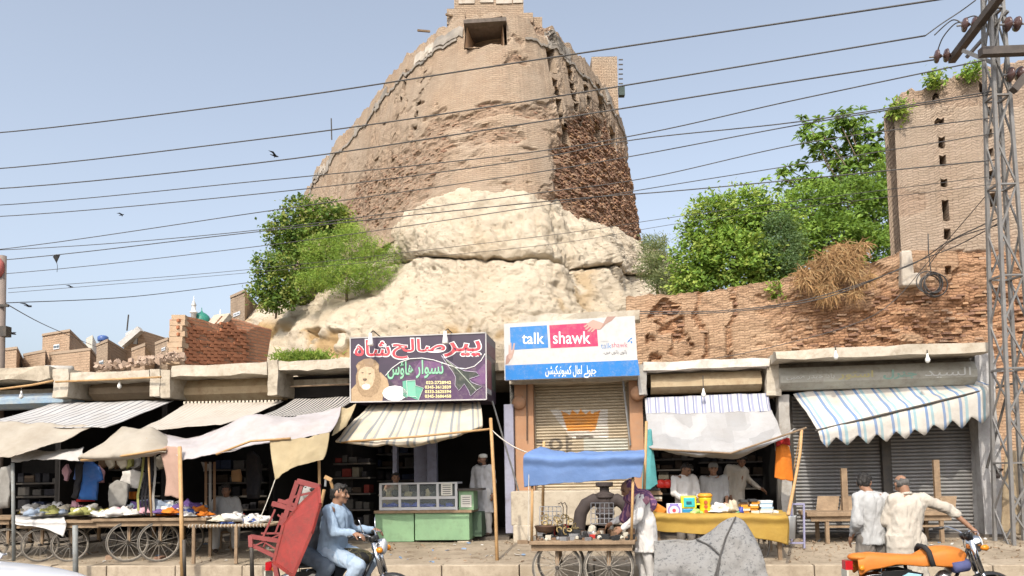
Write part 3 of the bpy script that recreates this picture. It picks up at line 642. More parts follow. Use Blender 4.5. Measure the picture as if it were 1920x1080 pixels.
for x, y in whorls:
    c = P(x, y, 26.5+rnd.uniform(-1, 1)); m = MB(); mid = fork.lerp(c, .55)+V((rnd.uniform(-.3, .3), 0, -.25)); m.tube([fork.lerp(mid, .1), mid, c], .035, 5, .012); m.build('limb', BARK, t, smooth=True)
    for cl in range(rnd.randint(6, 9)):
        cc = c+V((rnd.gauss(0, .24), rnd.gauss(0, .24), rnd.gauss(0, .2)))
        mb.cm = rnd.choices((0, 1, 2), (4, 3, 3))[0]
        for k in range(15):
            a = rnd.uniform(0, 6.28); d = V((math.cos(a), math.sin(a), rnd.uniform(-.7, .45))).normalized(); L = rnd.uniform(.2, .34); s_ = d.cross(V((rnd.gauss(-.4, .3), -.8, .6))).normalized()*L*.2
            mb.add([cc, cc+d*L*.55+s_+V((0, 0, .02)), cc+d*L+V((0, 0, -.03)), cc+d*L*.55-s_+V((0, 0, .02))], [(0, 1, 2), (0, 2, 3)])
mb.build('crown', [LB[1], LD[1], LB[0]], t, fix=False)
def tuft(name, label, cat, spots, n, L, mats, droop=.3, wid=.012, seed=1, spread=.5):
    rnd = random.Random(seed); mb = MB()
    for k in range(n):
        p, s = rnd.choice(spots); p = p+V((rnd.gauss(0, s), rnd.gauss(0, s*.5), rnd.gauss(0, s*.3))); l = L*rnd.uniform(.5, 1.3)
        a = V((rnd.gauss(0, spread), rnd.gauss(0, spread)-.2, 1-droop*2*rnd.random())).normalized(); q = p+a*l*.55; r = q+(a+V((0, -.1, -droop*1.8))).normalized()*l*.45; s_ = a.cross(V((0, 1, .2))).normalized()*wid; mb.cm = rnd.randrange(3)
        mb.add([p-s_, p+s_, q+s_*.8, q-s_*.8, r], [(0, 1, 2, 3), (3, 2, 4)])
    return tag(mb.build(name, mats, fix=False, origin=spots[0][0]), label, cat)
rnd = random.Random(21); mb = MB(); DP = [(1510, 492), (1545, 470), (1572, 446), (1600, 452), (1640, 442), (1628, 480), (1648, 520), (1622, 545), (1612, 566), (1575, 556), (1545, 575), (1530, 548), (1492, 538), (1478, 512)]; k = 0
while k < 3000:
    x, y = rnd.uniform(1475, 1650), rnd.uniform(440, 575)
    if not inpoly(1565+(x-1565)*1.15, 505+(y-505)*1.18, DP) or fbm((x*.03, y*.02, 1), 1) < -.18: continue
    q = R(x, y, 2.75+.25*fbm((x*.02, y*.02, 4), 1)-rnd.random()*.25); d = V((rnd.gauss(0, .5), rnd.gauss(0, .3)-.15, rnd.gauss(-.45, .5))).normalized(); L = rnd.uniform(.12, .42); e = q+d*L*.6; f_ = e+(d+V((0, 0, -.7))).normalized()*L*.4; s_ = d.cross(V((0, 1, .1))).normalized()*.008; mb.cm = rnd.choices((0, 1, 2), (4, 2, 4))[0]
    mb.add([q-s_, q+s_, e+s_*.8, e-s_*.8, f_], [(0, 1, 2, 3), (3, 2, 4)]); k += 1
tag(mb.build('dry_brush', STRAW, fix=False, origin=R(1560, 540, 2.7)), 'tangle of dry brown brush hanging over the curtain wall', 'dry plants')
stuff(tuft('grass', 'green grass growing at the foot of the mound behind the roof', 'grass', [(P(x, 672, 20.2), .22) for x in range(540, 604, 11)], 1500, .2, LB, .4, .012, 3))
for i, (x, y, w, lb) in enumerate(((1752, 150, .09, 'small green plant growing on the ragged tower top'), (1820, 135, .11, 'bushy green plant on tower top beside the steel pylon'), (1684, 205, .12, 'green plant hanging from the corner of the tower'), (1455, 545, .10, 'little weed rooted by the round hole in the wall'))):
    rnd = random.Random(40+i); c = R(x, y, 3.1); t = thing('wall_plant', lb, 'plant', c-V((0, 0, w))); leaves(rnd, [(c, w*1.6, w, w)], 330, .11, clump=.09, per=8).build('foliage', LB, t, fix=False); m = MB(); m.tube([c-V((0, 0, w)), c, c+V((.03, 0, w*.8))], .012, 5, .004); m.build('stem', BARK, t)
# ================================================================ the shop row
DARKW = mat('shade_dark_wall', (.028, .025, .023), (.016, .014, .013), .95, 2, .3, 12)  # wall colour blackened to stand for the shade inside the shops
TIN = mat('tan_sheet_metal', (.44, .35, .22), (.33, .24, .14), .7, 2.5, .2, 14, dirt=.55, dcol=(.2, .12, .06))
TINB = mat('brown_sheet_metal', (.27, .215, .15), (.2, .15, .10), .75, 2.5, .2, 14, dirt=.4)
TINBL = mat('blue_flaking_metal', (.22, .34, .44), (.36, .36, .33), .7, 3, .2, 20, dirt=.5, dcol=(.10, .16, .36))
LILAC = mat('lilac_limewash', (.34, .34, .42), (.26, .26, .33), .9, 2, .4, 14, dirt=.45)
ORP = mat('orange_limewash', (.43, .245, .14), (.34, .18, .10), .9, 1.6, .4, 12, dirt=.45, dcol=(.3, .22, .16))
GREYW = mat('grey_render', (.42, .40, .37), (.30, .28, .25), .95, 1.8, .5, 14, dirt=.5)
DFLOOR = mat('shade_dark_floor', (.12, .10, .08), (.07, .06, .05), .9, 2)  # floor colour darkened too, for the indoor shade
GS = 'shops in the row below the fort'
def ulo(px, py=800, v=0): return ruz(px, py, v)[0]
ZC = 3.62                                                     # ceiling
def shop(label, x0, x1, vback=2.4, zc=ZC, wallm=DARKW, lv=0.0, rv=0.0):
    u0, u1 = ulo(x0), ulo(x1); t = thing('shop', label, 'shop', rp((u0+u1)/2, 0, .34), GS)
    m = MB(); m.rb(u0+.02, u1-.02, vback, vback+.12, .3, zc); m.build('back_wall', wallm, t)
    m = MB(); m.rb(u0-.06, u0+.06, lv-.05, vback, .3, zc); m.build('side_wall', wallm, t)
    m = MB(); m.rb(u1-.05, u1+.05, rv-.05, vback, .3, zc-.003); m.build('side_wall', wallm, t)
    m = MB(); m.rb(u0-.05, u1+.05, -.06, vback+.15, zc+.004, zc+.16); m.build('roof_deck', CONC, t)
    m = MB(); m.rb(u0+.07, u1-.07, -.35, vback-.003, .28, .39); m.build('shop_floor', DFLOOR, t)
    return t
def rough(o, amp=.02, sub=3, s=3):                             # chip and wobble a slab
    b = bmesh.new(); b.from_mesh(o.data)
    for _ in range(sub): 
        L = [e for e in b.edges if e.calc_length() > .18]
        if L: bmesh.ops.subdivide_edges(b, edges=L, cuts=1, use_grid_fill=True)
    for v_ in b.verts:
        w = o.matrix_world @ v_.co + o.location; v_.co += V((fbm(w*s+V((9, 0, 0))), fbm(w*s), fbm(w*s+V((0, 7, 0)))))*amp*2
    b.to_mesh(o.data); b.free(); return o
def slab(t, name, x0, x1, y0, y1, v0, v1, mt, amp=.02):
    m = MB(); m.px(x0, x1, y0, y1, v0, v1); return rough(m.build(name, mt, t), amp)
def housing(t, x0, x1, y0, y1, v, mt, d=.42):                  # octagonal-fronted roller-shutter box
    u0, z0 = ruz(x0, y1, v); u1, z1 = ruz(x1, y0, v); z0 = ruz((x0+x1)/2, y1, v)[1]; z1 = ruz((x0+x1)/2, y0, v)[1]; h = z1-z0
    pr = [(v+.16, z0), (v, z0+h*.30), (v, z0+h*.62), (v+.14, z1), (v+d, z1), (v+d, z0)]
    m = MB(); m.prism([rp(u0, a, z) for a, z in pr], U*(u1-u0)); return m.build('shutter_housing', mt, t)
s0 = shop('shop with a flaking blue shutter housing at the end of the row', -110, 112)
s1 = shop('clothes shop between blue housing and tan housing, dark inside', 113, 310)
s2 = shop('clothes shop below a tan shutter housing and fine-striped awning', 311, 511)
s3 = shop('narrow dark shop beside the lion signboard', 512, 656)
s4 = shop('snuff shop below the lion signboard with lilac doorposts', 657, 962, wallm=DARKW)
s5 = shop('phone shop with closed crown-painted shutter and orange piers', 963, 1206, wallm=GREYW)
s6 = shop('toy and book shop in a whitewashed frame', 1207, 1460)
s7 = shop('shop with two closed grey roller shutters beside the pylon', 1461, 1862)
# projecting roof slabs and their brackets
slab(s0, 'roof_slab', -110, 96, 692, 714, -.8, .4, CONC, .03); slab(s0, 'bracket', 99, 127, 692, 745, -.86, -.05, CONCL, .012)
slab(s1, 'roof_slab', 129, 279, 697, 713, -.8, .4, CONCL); slab(s1, 'bracket', 281, 299, 692, 743, -.86, -.05, CONCL, .012)
slab(s2, 'bracket', 301, 318, 694, 746, -.84, -.05, CONC, .012); slab(s2, 'roof_slab', 320, 500, 683, 704, -.8, .4, CONCL); slab(s2, 'bracket', 502, 520, 676, 741, -.86, -.05, CONC, .012)
slab(s3, 'roof_slab', 522, 668, 675, 693, -.8, .4, CONCL)
m = MB(); m.tube([R(84, 692, -.62), R(136, 693, -.5)], .085, 12); m.build('drain_pipe', mat('cement_pipe', (.42, .40, .36), (.3, .28, .25), .9), s0, smooth=True)
housing(s0, -110, 134, 738, 766, -.55, TINBL); housing(s1, 166, 281, 712, 748, -.3, TINB); housing(s2, 341, 524, 709, 750, -.3, TIN)
m = MB(); m.px(522, 660, 705, 745, -.02, .1); m.build('lintel_wall', DARKW, s3)
for t, x0, x1, y0, y1 in ((s0, -100, 99, 712, 742), (s1, 127, 281, 710, 722), (s2, 319, 500, 703, 714)):
    m = MB(); m.px(x0, x1, y0, y1, .06, .2); m.build('lintel_wall', DARKW, t)
# rubble and a broken brick parapet on the roofs
RB = brickmat('red_house_brick', (.36, .155, .085), (.42, .20, .11), (.27, .19, .13), (.34, .15, .08), (.28, .12, .07), .23, .085, (.34, .19, .12), .3, .4)
rw = thing('broken_wall', 'broken red brick wall leaning down to the mound', 'brick wall', R(410, 682, 1.6))
m = MB(); fr = [R(337, 684, 1.3), R(470, 684, 3.6), R(482, 612, 3.8), R(415, 592, 2.8), R(398, 612, 2.5), R(345, 592, 1.4)]; dv = V((.25, .5, 0))
m.prism(fr, dv); o = m.build('wall', RB, rw); uvbox(o)
for side, a, b, c_, d_ in ((0, fr[0], fr[5], 0, 0),):
    m = MB(); e = (b-a)
    for k in range(9): 
        m = MB(); m.box(a+e*((k+.5)/9)+V((-.09, .03, 0)), (.32+.05*(k % 2), .34, e.length/9*.93), Matrix.Rotation(.1*(k % 3)-.1, 3, 'Z')); m.build('brick_pier_course', mat('pale_brick', (.46, .34, .23), (.36, .25, .16), .95, 4, .6, 20), rw)
m = MB(); m.bar(fr[3]+V((-.02, .2, .03)), fr[4]+V((0, .2, .05)), .5, .14); m.build('cement_coping', CONC, rw)
def courses(t, fr_, mt, n, bh=.085, bl=.23):                     # single bricks standing proud of the broken wall
    A, B, Cc = fr_[0], fr_[1], fr_[5]; e = (B-A).normalized(); out = V((e.y, -e.x, 0)); me = MB().box((0, 0, 0), (bl*.93, .06, bh*.8)).mesh('brick'); me.materials.append(mt); rot = math.atan2(e.y, e.x); k = 0; inv = wmat(t).inverted()
    L = (B-A).length; rnd = random.Random(4)
    while k < n:
        c = rnd.randrange(int(L/bl)); r = rnd.randrange(14); s = (c+.5*(r % 2))*bl; x = s/L
        top = interp([0, .4, .47, .58, 1], [1, .76, .7, 1.02, .72], x)*(Cc.z-A.z)
        if r*bh > top-.12 or x > .97: continue
        p = A+e*s+V((0, 0, r*bh+.05))+out*(.015+rnd.random()*.02); b = bpy.data.objects.new('brick', me); COL.objects.link(b); b.parent = t; b.location = inv @ p; b.rotation_euler = (rnd.gauss(0, .02), rnd.gauss(0, .02), rot+rnd.gauss(0, .03)); k += 1
courses(rw, fr, mat('fired_brick', (.40, .17, .085), (.29, .115, .06), .95, 4, .6, 20), 170)
m = MB(); rnd = random.Random(9)
for k in range(170):
    x = rnd.uniform(180, 345); p = R(x, interp([180, 260, 345], [694, 684, 672], x)-rnd.random()**2*12, rnd.uniform(.2, 1.2)); m.box(p, (rnd.uniform(.04, .15), rnd.uniform(.04, .12), rnd.uniform(.03, .09)), Euler((rnd.random()*3, rnd.random()*3, rnd.random()*3)).to_matrix())
stuff(tag(m.build('rubble', [mat('rubble_stone', (.38, .29, .22), (.29, .20, .145), .95)], fix=False), 'heap of broken brick and mortar rubble on the roof', 'rubble'))
m = MB(); m.box(R(588, 655, 1.2), (.1, .1, .1)); 
# ---------------------------------------------------------------- awnings and tarpaulins
def sheet(name, label, cat, ctrl, nu, nv, mt, fold=.03, fs=2.0, group=None, edge=None, parent=None, solid=.008, sag=0, seed=0):
    g = patch(ctrl, nu, nv); n_, m_ = len(g), len(g[0])
    for i in range(n_):
        for j in range(m_):
            p = g[i][j]; w = 1.0; s = V((seed*7.1, 0, 0)); a = fbm(V((p.x*fs, p.y*fs*.5, p.z*fs*.5))+s, 1); b = fbm(V((j/m_*5, i/n_*2, seed)), 1)
            g[i][j] = p + V((0, -.5, 1)).normalized()*(fold*(a+.6*b)*w) - V((0, 0, sag*4*(j/(m_-1))*(1-j/(m_-1))))
    if edge: edge(g)
    m = MB(); m.grid(g); o = m.build(name, mt, parent, smooth=True, fix=False, solid=solid, origin=None if parent else g[0][0])
    return tag(o, label, cat, group) if label else o
AG = 'awnings over the shops'
def ctl(top, bot, vt, vb, vbr=None, mid=None):                 # control rows from pixel polylines
    a = [R(x, y, vt) for x, y in top]; vbr = vb if vbr is None else vbr; n = len(bot); b = [R(x, y, lerp(vb, vbr, k/(n-1))) for k, (x, y) in enumerate(bot)]
    md = [p.lerp(q, .5)-V((0, 0, mid or .04)) for p, q in zip(a, b)]; return [a, md, b]
cw_, gw_ = (.70, .66, .60), (.60, .56, .50)
A1 = cloth('stripe_thin_grey', cw_, stripes=[(0, (.60, .595, .59)), (.82, (.14, .14, .17))], reps=17, dirt=.48)
A2 = cloth('stripe_fine_cream', cw_, stripes=[(0, (.62, .575, .51)), (.55, (.54, .485, .42))], reps=24, dirt=.48)
A3 = cloth('stripe_black_white', cw_, stripes=[(0, (.62, .59, .54)), (.5, (.07, .07, .08))], reps=20, dirt=.25)
A4 = cloth('stripe_cream_grey', cw_, stripes=[(0, (.74, .66, .53)), (.30, (.34, .36, .37)), (.42, (.74, .66, .53)), (.55, (.70, .60, .46)), (.62, (.40, .41, .40)), (.74, (.74, .66, .53))], reps=7, dirt=.48)
A6 = cloth('stripe_blue_white', cw_, stripes=[(0, (.66, .65, .66)), (.45, (.27, .30, .47)), (.62, (.66, .65, .66)), (.75, (.40, .42, .56))], reps=14, dirt=.2)
A7 = cloth('stripe_white_sky', cw_, stripes=[(0, (.74, .71, .66)), (.28, (.24, .36, .58)), (.44, (.74, .71, .66)), (.60, (.40, .58, .64)), (.76, (.74, .71, .66)), (.98, (.74, .71, .66))], reps=10.6, dirt=.45)
sheet('awning', 'pale awning with thin grey pinstripes behind the cream cloth', 'awning', ctl([(96, 757), (170, 754), (250, 752), (326, 751)], [(-80, 803), (20, 803), (110, 802), (196, 800)], -.55, -3.1), 40, 16, A1, .03, 1.2, AG)
sheet('awning', 'cream awning with fine beige stripes and scalloped edge', 'awning', ctl([(350, 756), (410, 755), (470, 754), (532, 752)], [(262, 806), (312, 804), (360, 800), (415, 797)], -.5, -2.4), 40, 16, A2, .03, 1.2, AG)
sheet('awning', 'short black and white striped awning left of lion sign', 'awning', ctl([(552, 748), (590, 746), (630, 745), (670, 744)], [(484, 783), (528, 781), (570, 779), (612, 777)], -.5, -2.0), 34, 14, A3, .02, 1.2, AG)
m = MB()
for k in range(27): 
    a = R(346+k*6.9, 755.5-k*.12, -.52); m = MB(); m.box(a, (.045, .02, .06), RM); m.build('valance_tab', mat('valance_cream', (.62, .55, .44)), bpy.data.objects['awning.001'])
sheet('awning', 'hanging cream awning with grey stripes below lion sign', 'awning', [[R(x, y, -.95) for x, y in ((692, 758), (760, 758), (830, 757), (900, 755))], [R(x, y, v) for x, y, v in ((668, 785, -1.5), (745, 786, -1.5), (822, 784, -1.45), (903, 770, -1.2))], [R(x, y, v) for x, y, v in ((630, 826, -2.3), (725, 830, -2.3), (815, 823, -2.2), (905, 797, -1.7))], [R(x, y, v) for x, y, v in ((640, 829, -2.0), (730, 836, -1.95), (818, 830, -1.8), (900, 806, -1.5))]], 60, 26, A4, .05, 2, AG)
sheet('awning', 'blue and white striped awning strip above the patched grey tarp', 'awning', ctl([(1209, 746), (1285, 743), (1360, 740), (1440, 737)], [(1211, 778), (1288, 776), (1364, 773), (1446, 770)], -.3, -.75), 34, 10, A6, .02, 2, AG)
PT = NT('patched_grey_tarp'); vo = PT.n('TexVoronoi'); vo.distance = 'CHEBYCHEV'; mpp = PT.n('Mapping'); mpp.inputs['Scale'].default_value = (6, 4, 1); PT.t.links.new(PT.uvc(), mpp.inputs[0]); PT.t.links.new(mpp.outputs[0], vo.inputs['Vector']); vo.inputs['Scale'].default_value = 1; vo.inputs['Randomness'].default_value = .7; o_ = PT.obj()
sx_ = PT.n('SeparateXYZ'); PT.t.links.new(vo.outputs['Color'], sx_.inputs[0]); base_ = PT.mix(sx_.outputs[0], (.28, .278, .275), (.37, .365, .36))
PT.col(PT.mix(PT.ramp(PT.noise(o_, 1.8, 8, .7), [(.4, 0.0), (.75, .6)]), base_, (.24, .22, .20))); PT.set_b(Roughness=.9); PT.bump(PT.math('ADD', PT.noise(o_, 9, 5), PT.math('MULTIPLY', sx_.outputs[0], .5)), .5, .03); PATCH = PT.m
sheet('tarpaulin', 'grey patched tarpaulin sagging over the toy shop', 'tarpaulin', [[R(x, y, v) for x, y, v in ((1211, 776, -.78), (1285, 774, -.78), (1365, 771, -.78), (1447, 768, -.78))], [R(x, y, v) for x, y, v in ((1214, 808, -1.2), (1290, 812, -1.2), (1372, 810, -1.15), (1458, 795, -1.1))], [R(x, y, v) for x, y, v in ((1217, 841, -1.75), (1295, 848, -1.75), (1380, 847, -1.7), (1470, 818, -1.6))], [R(x, y, v) for x, y, v in ((1226, 842, -1.5), (1300, 854, -1.3), (1385, 857, -1.2), (1490, 806, -1.45))]], 50, 26, PATCH, .05, 2, None)
def scallop(g):
    n_, m_ = len(g), len(g[0])
    for j in range(m_):
        t = (j/(m_-1)*9.5) % 1; k = .17*(1-abs(t-.5)*2)*1.0 if t else 0
        g[n_-1][j] = g[n_-1][j] - V((0, 0, k)); g[n_-2][j] = g[n_-2][j] - V((0, 0, k*.4))
bt = [(1487, 738), (1575, 731), (1665, 725), (1750, 719), (1838, 714)]; bm_ = [(1532, 806), (1616, 786), (1700, 766), (1785, 746), (1866, 727)]; bb = [(1538, 824), (1622, 815), (1706, 806), (1790, 787), (1866, 776)]
sheet('awning', 'white awning with blue stripes and zigzag edge over closed shutters', 'awning', [[R(x, y, -.3) for x, y in bt], [R(x, y, lerp(-.95, -.5, k/4)).lerp(R(*bt[k], -.3), .5) for k, (x, y) in enumerate(bm_)], [R(x, y, lerp(-1.3, -.62, k/4)) for k, (x, y) in enumerate(bm_)], [R(x, y, lerp(-1.34, -.66, k/4)) for k, (x, y) in enumerate(bb)]], 114, 22, A7, .035, 1.6, AG, scallop)
m = MB(); m.tube([R(1528, 808, -1.33), R(1700, 767, -1.0), R(1900, 719, -.5)], .022, 8); m.build('awning_bar', DARKMET, bpy.data.objects['awning.005'])
# ---------------------------------------------------------------- stall tents over the carts
CRM = cloth('cream_canvas', (.58, .53, .45), (.50, .445, .37), .3, dirt=.45); WHT = cloth('white_canvas', (.66, .645, .62), (.58, .555, .53), .3, dirt=.25); LAV = cloth('lavender_canvas', (.60, .565, .57), (.52, .485, .495), .25, dirt=.45); YEL = cloth('yellowish_canvas', (.60, .50, .32), (.50, .40, .24), .3, dirt=.35); SAL = cloth('salmon_cloth', (.62, .42, .34), (.55, .35, .28), .25, dirt=.45)
TG = 'cloth shades over the carts'
def shade(label, rows, mt, nu=40, nv=26, fold=.05, fs=2, **k):
    return sheet('canvas_canopy', label, 'canopy', [[R(*q) for q in r] for r in rows], nu, nv, mt, fold, fs, TG, **k)
shade('broad cream canvas stretched below the pinstriped awning', [[(-40, 790, -3.0), (60, 792, -3.0), (120, 795, -3.0), (176, 798, -3.0)], [(-60, 822, -3.5), (25, 824, -3.5), (90, 824, -3.4), (140, 818, -3.3)], [(-80, 862, -3.9), (-10, 858, -3.9), (40, 852, -3.85), (85, 836, -3.6)]], CRM)
shade('narrow white cloth strip knotted to the metal pole', [[(36, 834, -3.2), (70, 843, -3.1), (110, 845, -3.05), (158, 840, -3.0)], [(22, 850, -3.6), (60, 852, -3.4), (110, 853, -3.35), (155, 850, -3.3)], [(22, 868, -3.7), (58, 862, -3.55), (110, 862, -3.5), (165, 866, -3.45)]], WHT, fold=.04, fs=4)
shade('cream tent cloth with a ridge peak over the clothes cart', [[(228, 803, -2.6), (262, 804, -2.6), (288, 802, -2.6), (340, 838, -2.6)], [(190, 832, -3.2), (240, 822, -3.2), (278, 818, -3.2), (318, 838, -3.1)], [(150, 856, -3.7), (195, 854, -3.7), (240, 848, -3.6), (312, 846, -3.4)], [(150, 866, -3.6), (205, 864, -3.6), (255, 858, -3.5), (310, 850, -3.3)]], CRM, fold=.04)
shade('white tent cloth with twin peaks beside the yellow flap', [[(285, 806, -2.3), (350, 822, -2.2), (410, 803, -2.1), (465, 780, -2.0), (545, 782, -2.0), (640, 762, -1.9)], [(300, 826, -2.8), (355, 826, -2.8), (415, 806, -2.8), (468, 782, -2.7), (550, 790, -2.7), (635, 785, -2.5)], [(320, 842, -3.3), (360, 838, -3.3), (420, 834, -3.3), (468, 828, -3.2), (545, 818, -3.1), (622, 806, -3.0)], [(340, 860, -3.5), (372, 856, -3.5), (420, 848, -3.5), (468, 836, -3.4), (545, 824, -3.3), (618, 812, -3.2)]], LAV, 90, 44, .05, 2.0)
shade('yellowish canvas flap hanging to a point on its rope', [[(506, 826, -3.35), (545, 824, -3.35), (580, 820, -3.3), (618, 808, -3.2)], [(508, 850, -3.45), (542, 848, -3.45), (575, 842, -3.4), (616, 832, -3.25)], [(512, 876, -3.55), (535, 872, -3.55), (560, 862, -3.5), (612, 850, -3.3)], [(516, 899, -3.6), (530, 890, -3.6), (552, 876, -3.55), (606, 862, -3.35)]], YEL, fold=.03, fs=5)
shade('brownish canvas edge draped beside the striped awning', [[(640, 765, -1.9), (655, 764, -1.85), (668, 758, -1.8)], [(632, 790, -2.4), (645, 786, -2.3), (660, 776, -2.1)], [(622, 818, -2.9), (632, 812, -2.7), (648, 800, -2.4)]], YEL, 14, 16, .03, 4)
shade('salmon cloth hanging straight down beside the bamboo pole', [[(298, 842, -3.3), (315, 838, -3.35), (338, 838, -3.4)], [(306, 868, -3.35), (322, 866, -3.4), (339, 864, -3.45)], [(312, 900, -3.35), (326, 900, -3.4), (340, 898, -3.45)], [(309, 931, -3.3), (325, 932, -3.38), (339, 935, -3.45)]], SAL, 14, 22, .03, 5)
BLU = cloth('blue_canvas', (.23, .36, .66), (.18, .30, .58), .3, dirt=.12)
# ---------------------------------------------------------------- poles, ropes, struts
def pole(label, pts, r, mt, name='pole', cat='pole', group='stall poles', n=8):
    m = MB(); m.tube(pts, r, n); return tag(m.build(name, mt, smooth=True, origin=pts[0]), label, cat, group)
def onp(px, py): return gz(px, py, .2)
pole('dark metal pole at the end of the clothes stall', [R(26, 1052, -3.6), R(24, 868, -3.65)], .03, PIPE, 'metal_pole')
pole('grey steel pipe standing in the kerb below the clothes cart', [R(142, 1092, -3.75), R(141, 985, -3.75)], .045, PIPE, 'metal_pole')
pole('bamboo pole lashed to a steel pipe by the salmon cloth', [R(342, 1086, -3.85), R(340, 960, -3.75), R(337, 838, -3.5)], .036, BAMBOO, 'bamboo_pole')
pole('rusty steel pipe lashed behind the bamboo pole', [R(346, 1088, -3.83), R(345, 1012, -3.82)], .032, DARKMET, 'metal_pole')
pole('dark pipe standing in the kerb beside the rope cot', [R(473, 1086, -3.8), R(471, 1003, -3.8)], .035, DARKMET, 'metal_pole')
pole('slender bamboo prop under the yellow canvas flap', [R(600, 965, -3.0), R(598, 858, -3.0)], .025, BAMBOO, 'bamboo_pole')
pole('crooked bamboo pole holding the striped awning corner', [gz(932, 1052, .21), R(929, 950, -2.75), R(924, 860, -2.6), R(920, 784, -2.5)], .03, BAMBOO, 'bamboo_pole')
pole('horizontal bamboo bar along the striped awning edge', [R(640, 829, -2.3), R(790, 818, -2.4), R(924, 804, -2.5)], .02, BAMBOO, 'bamboo_pole')
pole('bamboo ridge bar across the white tent cloth', [R(405, 852, -3.5), R(470, 827, -3.42), R(545, 822, -3.38)], .02, BAMBOO, 'bamboo_pole')
pole('bamboo bar along the cream tent edge', [R(152, 863, -3.7), R(235, 854, -3.62), R(312, 842, -3.4)], .022, BAMBOO, 'bamboo_pole')
pole('thin leaning stick below the cream tent peak', [R(275, 822, -3.2), R(278, 850, -3.3), R(284, 968, -3.4)], .018, BAMBOO, 'bamboo_pole')
pole('long pale bamboo pole slung across the roof brackets', [R(-40, 735, -1.0), R(60, 722, -1.0), R(100, 714, -1.0)], .025, BAMBOO, 'bamboo_pole')
pole('pale wooden rod resting across two roof brackets', [R(104, 716, -.98), R(200, 712, -.98), R(302, 707, -.98)], .022, BAMBOO, 'bamboo_pole')
pole('short wooden rod across the dark lintel near lion sign', [R(545, 725, -.5), R(662, 720, -.5)], .018, WOOD, 'wooden_rod')
pole('bent bamboo rod arching up beside the orange garment', [gz(1478, 965, 1.0), R(1490, 905, -1.8), R(1500, 850, -1.7), R(1503, 806, -1.6)], .028, BAMBOO, 'bamboo_pole')
pole('bamboo bar along the front of the patched tarp', [R(1222, 842, -1.78), R(1370, 850, -1.75), R(1512, 802, -1.6)], .018, WOOD, 'wooden_rod')
def rope(label, a, b, sag=.03, r=.008, mt=None, name='rope', cat='rope', n=10, group='ropes'):
    a, b = V(a), V(b); m = MB(); m.tube([a.lerp(b, k/n)-V((0, 0, sag*4*(k/n)*(1-k/n))) for k in range(n+1)], r, 5); return tag(m.build(name, mt or ROPE, smooth=True, origin=a), label, cat, group)
rope('white rope from the canvas flap down to the cot', R(516, 899, -3.6), R(482, 985, -3.7))
rope('white rope from the bamboo pole to the blue canopy', R(922, 806, -2.5), R(988, 848, -4.3), .05, .01)
rope('thin rope hanging beside the bent bamboo rod', R(1500, 815, -1.6), R(1488, 880, -1.5), .0, .008, BAMBOO)
# ---------------------------------------------------------------- roller shutters of single slats
def shutter(t, x0, x1, y0, y1, v, base, dark, pitch=.062, paint=None, name='shutter'):
    u0, u1 = ulo(x0, (y0+y1)/2, v), ulo(x1, (y0+y1)/2, v); z1 = ruz((x0+x1)/2, y0, v)[1]; z0 = ruz((x0+x1)/2, y1, v)[1]
    n = int((z1-z0)/pitch); m = MB(); m.rb(u0, u1, v+.035, v+.06, z0, z1); sh = m.build(name, dark, t)
    prof = [(0.03, 0.0), (.012, .12), (0, .35), (0, .62), (.012, .86), (.03, .98)]; me0 = None
    for k in range(n):
        zz = z0+k*pitch; nc = 100 if paint else 2
        if me0 is None or paint:
            m = MB(); m.grid([[rp(lerp(u0, u1, c/(nc-1)), v+dd, zz+h*pitch) for c in range(nc)] for dd, h in prof]); me = m.mesh('slat', True); me.materials.append(base)
            if paint:
                ca = me.color_attributes.new('paint', 'FLOAT_COLOR', 'POINT'); buf = []
                for vv in me.vertices:
                    px, py = proj(vv.co); buf += list(paint(px, py, vv.co))+[1]
                ca.data.foreach_set('color', buf)
            me.transform(wmat(t).inverted()); me0 = me0 or (me, zz)
            o = bpy.data.objects.new('slat', me); o.location = (0, 0, 0)
        else:
            o = bpy.data.objects.new('slat', me0[0]); o.location = (0, 0, zz-me0[1])
        COL.objects.link(o); o.parent = sh
    m = MB(); m.rb(u0-.05, u0+.03, v-.04, v+.08, z0, z1+.02); m.build('guide_rail', dark, t); m = MB(); m.rb(u1-.03, u1+.05, v-.04, v+.08, z0, z1+.02); m.build('guide_rail', dark, t)
    m = MB(); m.rb(u0, u1, v-.03, v+.07, z0-.06, z0+.02); m.build('bottom_rail', dark, t)
    return sh
n = NT('painted_slats'); ca = n.n('Attribute', attribute_name='paint').outputs['Color']; o_ = n.geo()
mp = n.n('Mapping'); mp.inputs['Scale'].default_value = (1, 1, 6); n.t.links.new(o_, mp.inputs[0])
k_ = n.mix(n.math('MULTIPLY', n.ramp(n.noise(mp.outputs[0], 2.5, 8, .75), [(.42, 0.0), (.68, 1.0)]), .65), ca, (.19, .15, .10)); n.col(k_); n.set_b(Roughness=.6, Metallic=.2); n.bump(n.noise(o_, 25), .2, .01); SLATP = n.m
SLATG = mat('grey_slats', (.25, .245, .24), (.17, .165, .16), .5, 2, .15, 20, metal=.35, dirt=.4)
CRN = [(1053, 769), (1068, 778), (1073, 768), (1084, 777), (1090, 767), (1097, 777), (1108, 768), (1110, 778), (1127, 769), (1114, 809), (1064, 809)]
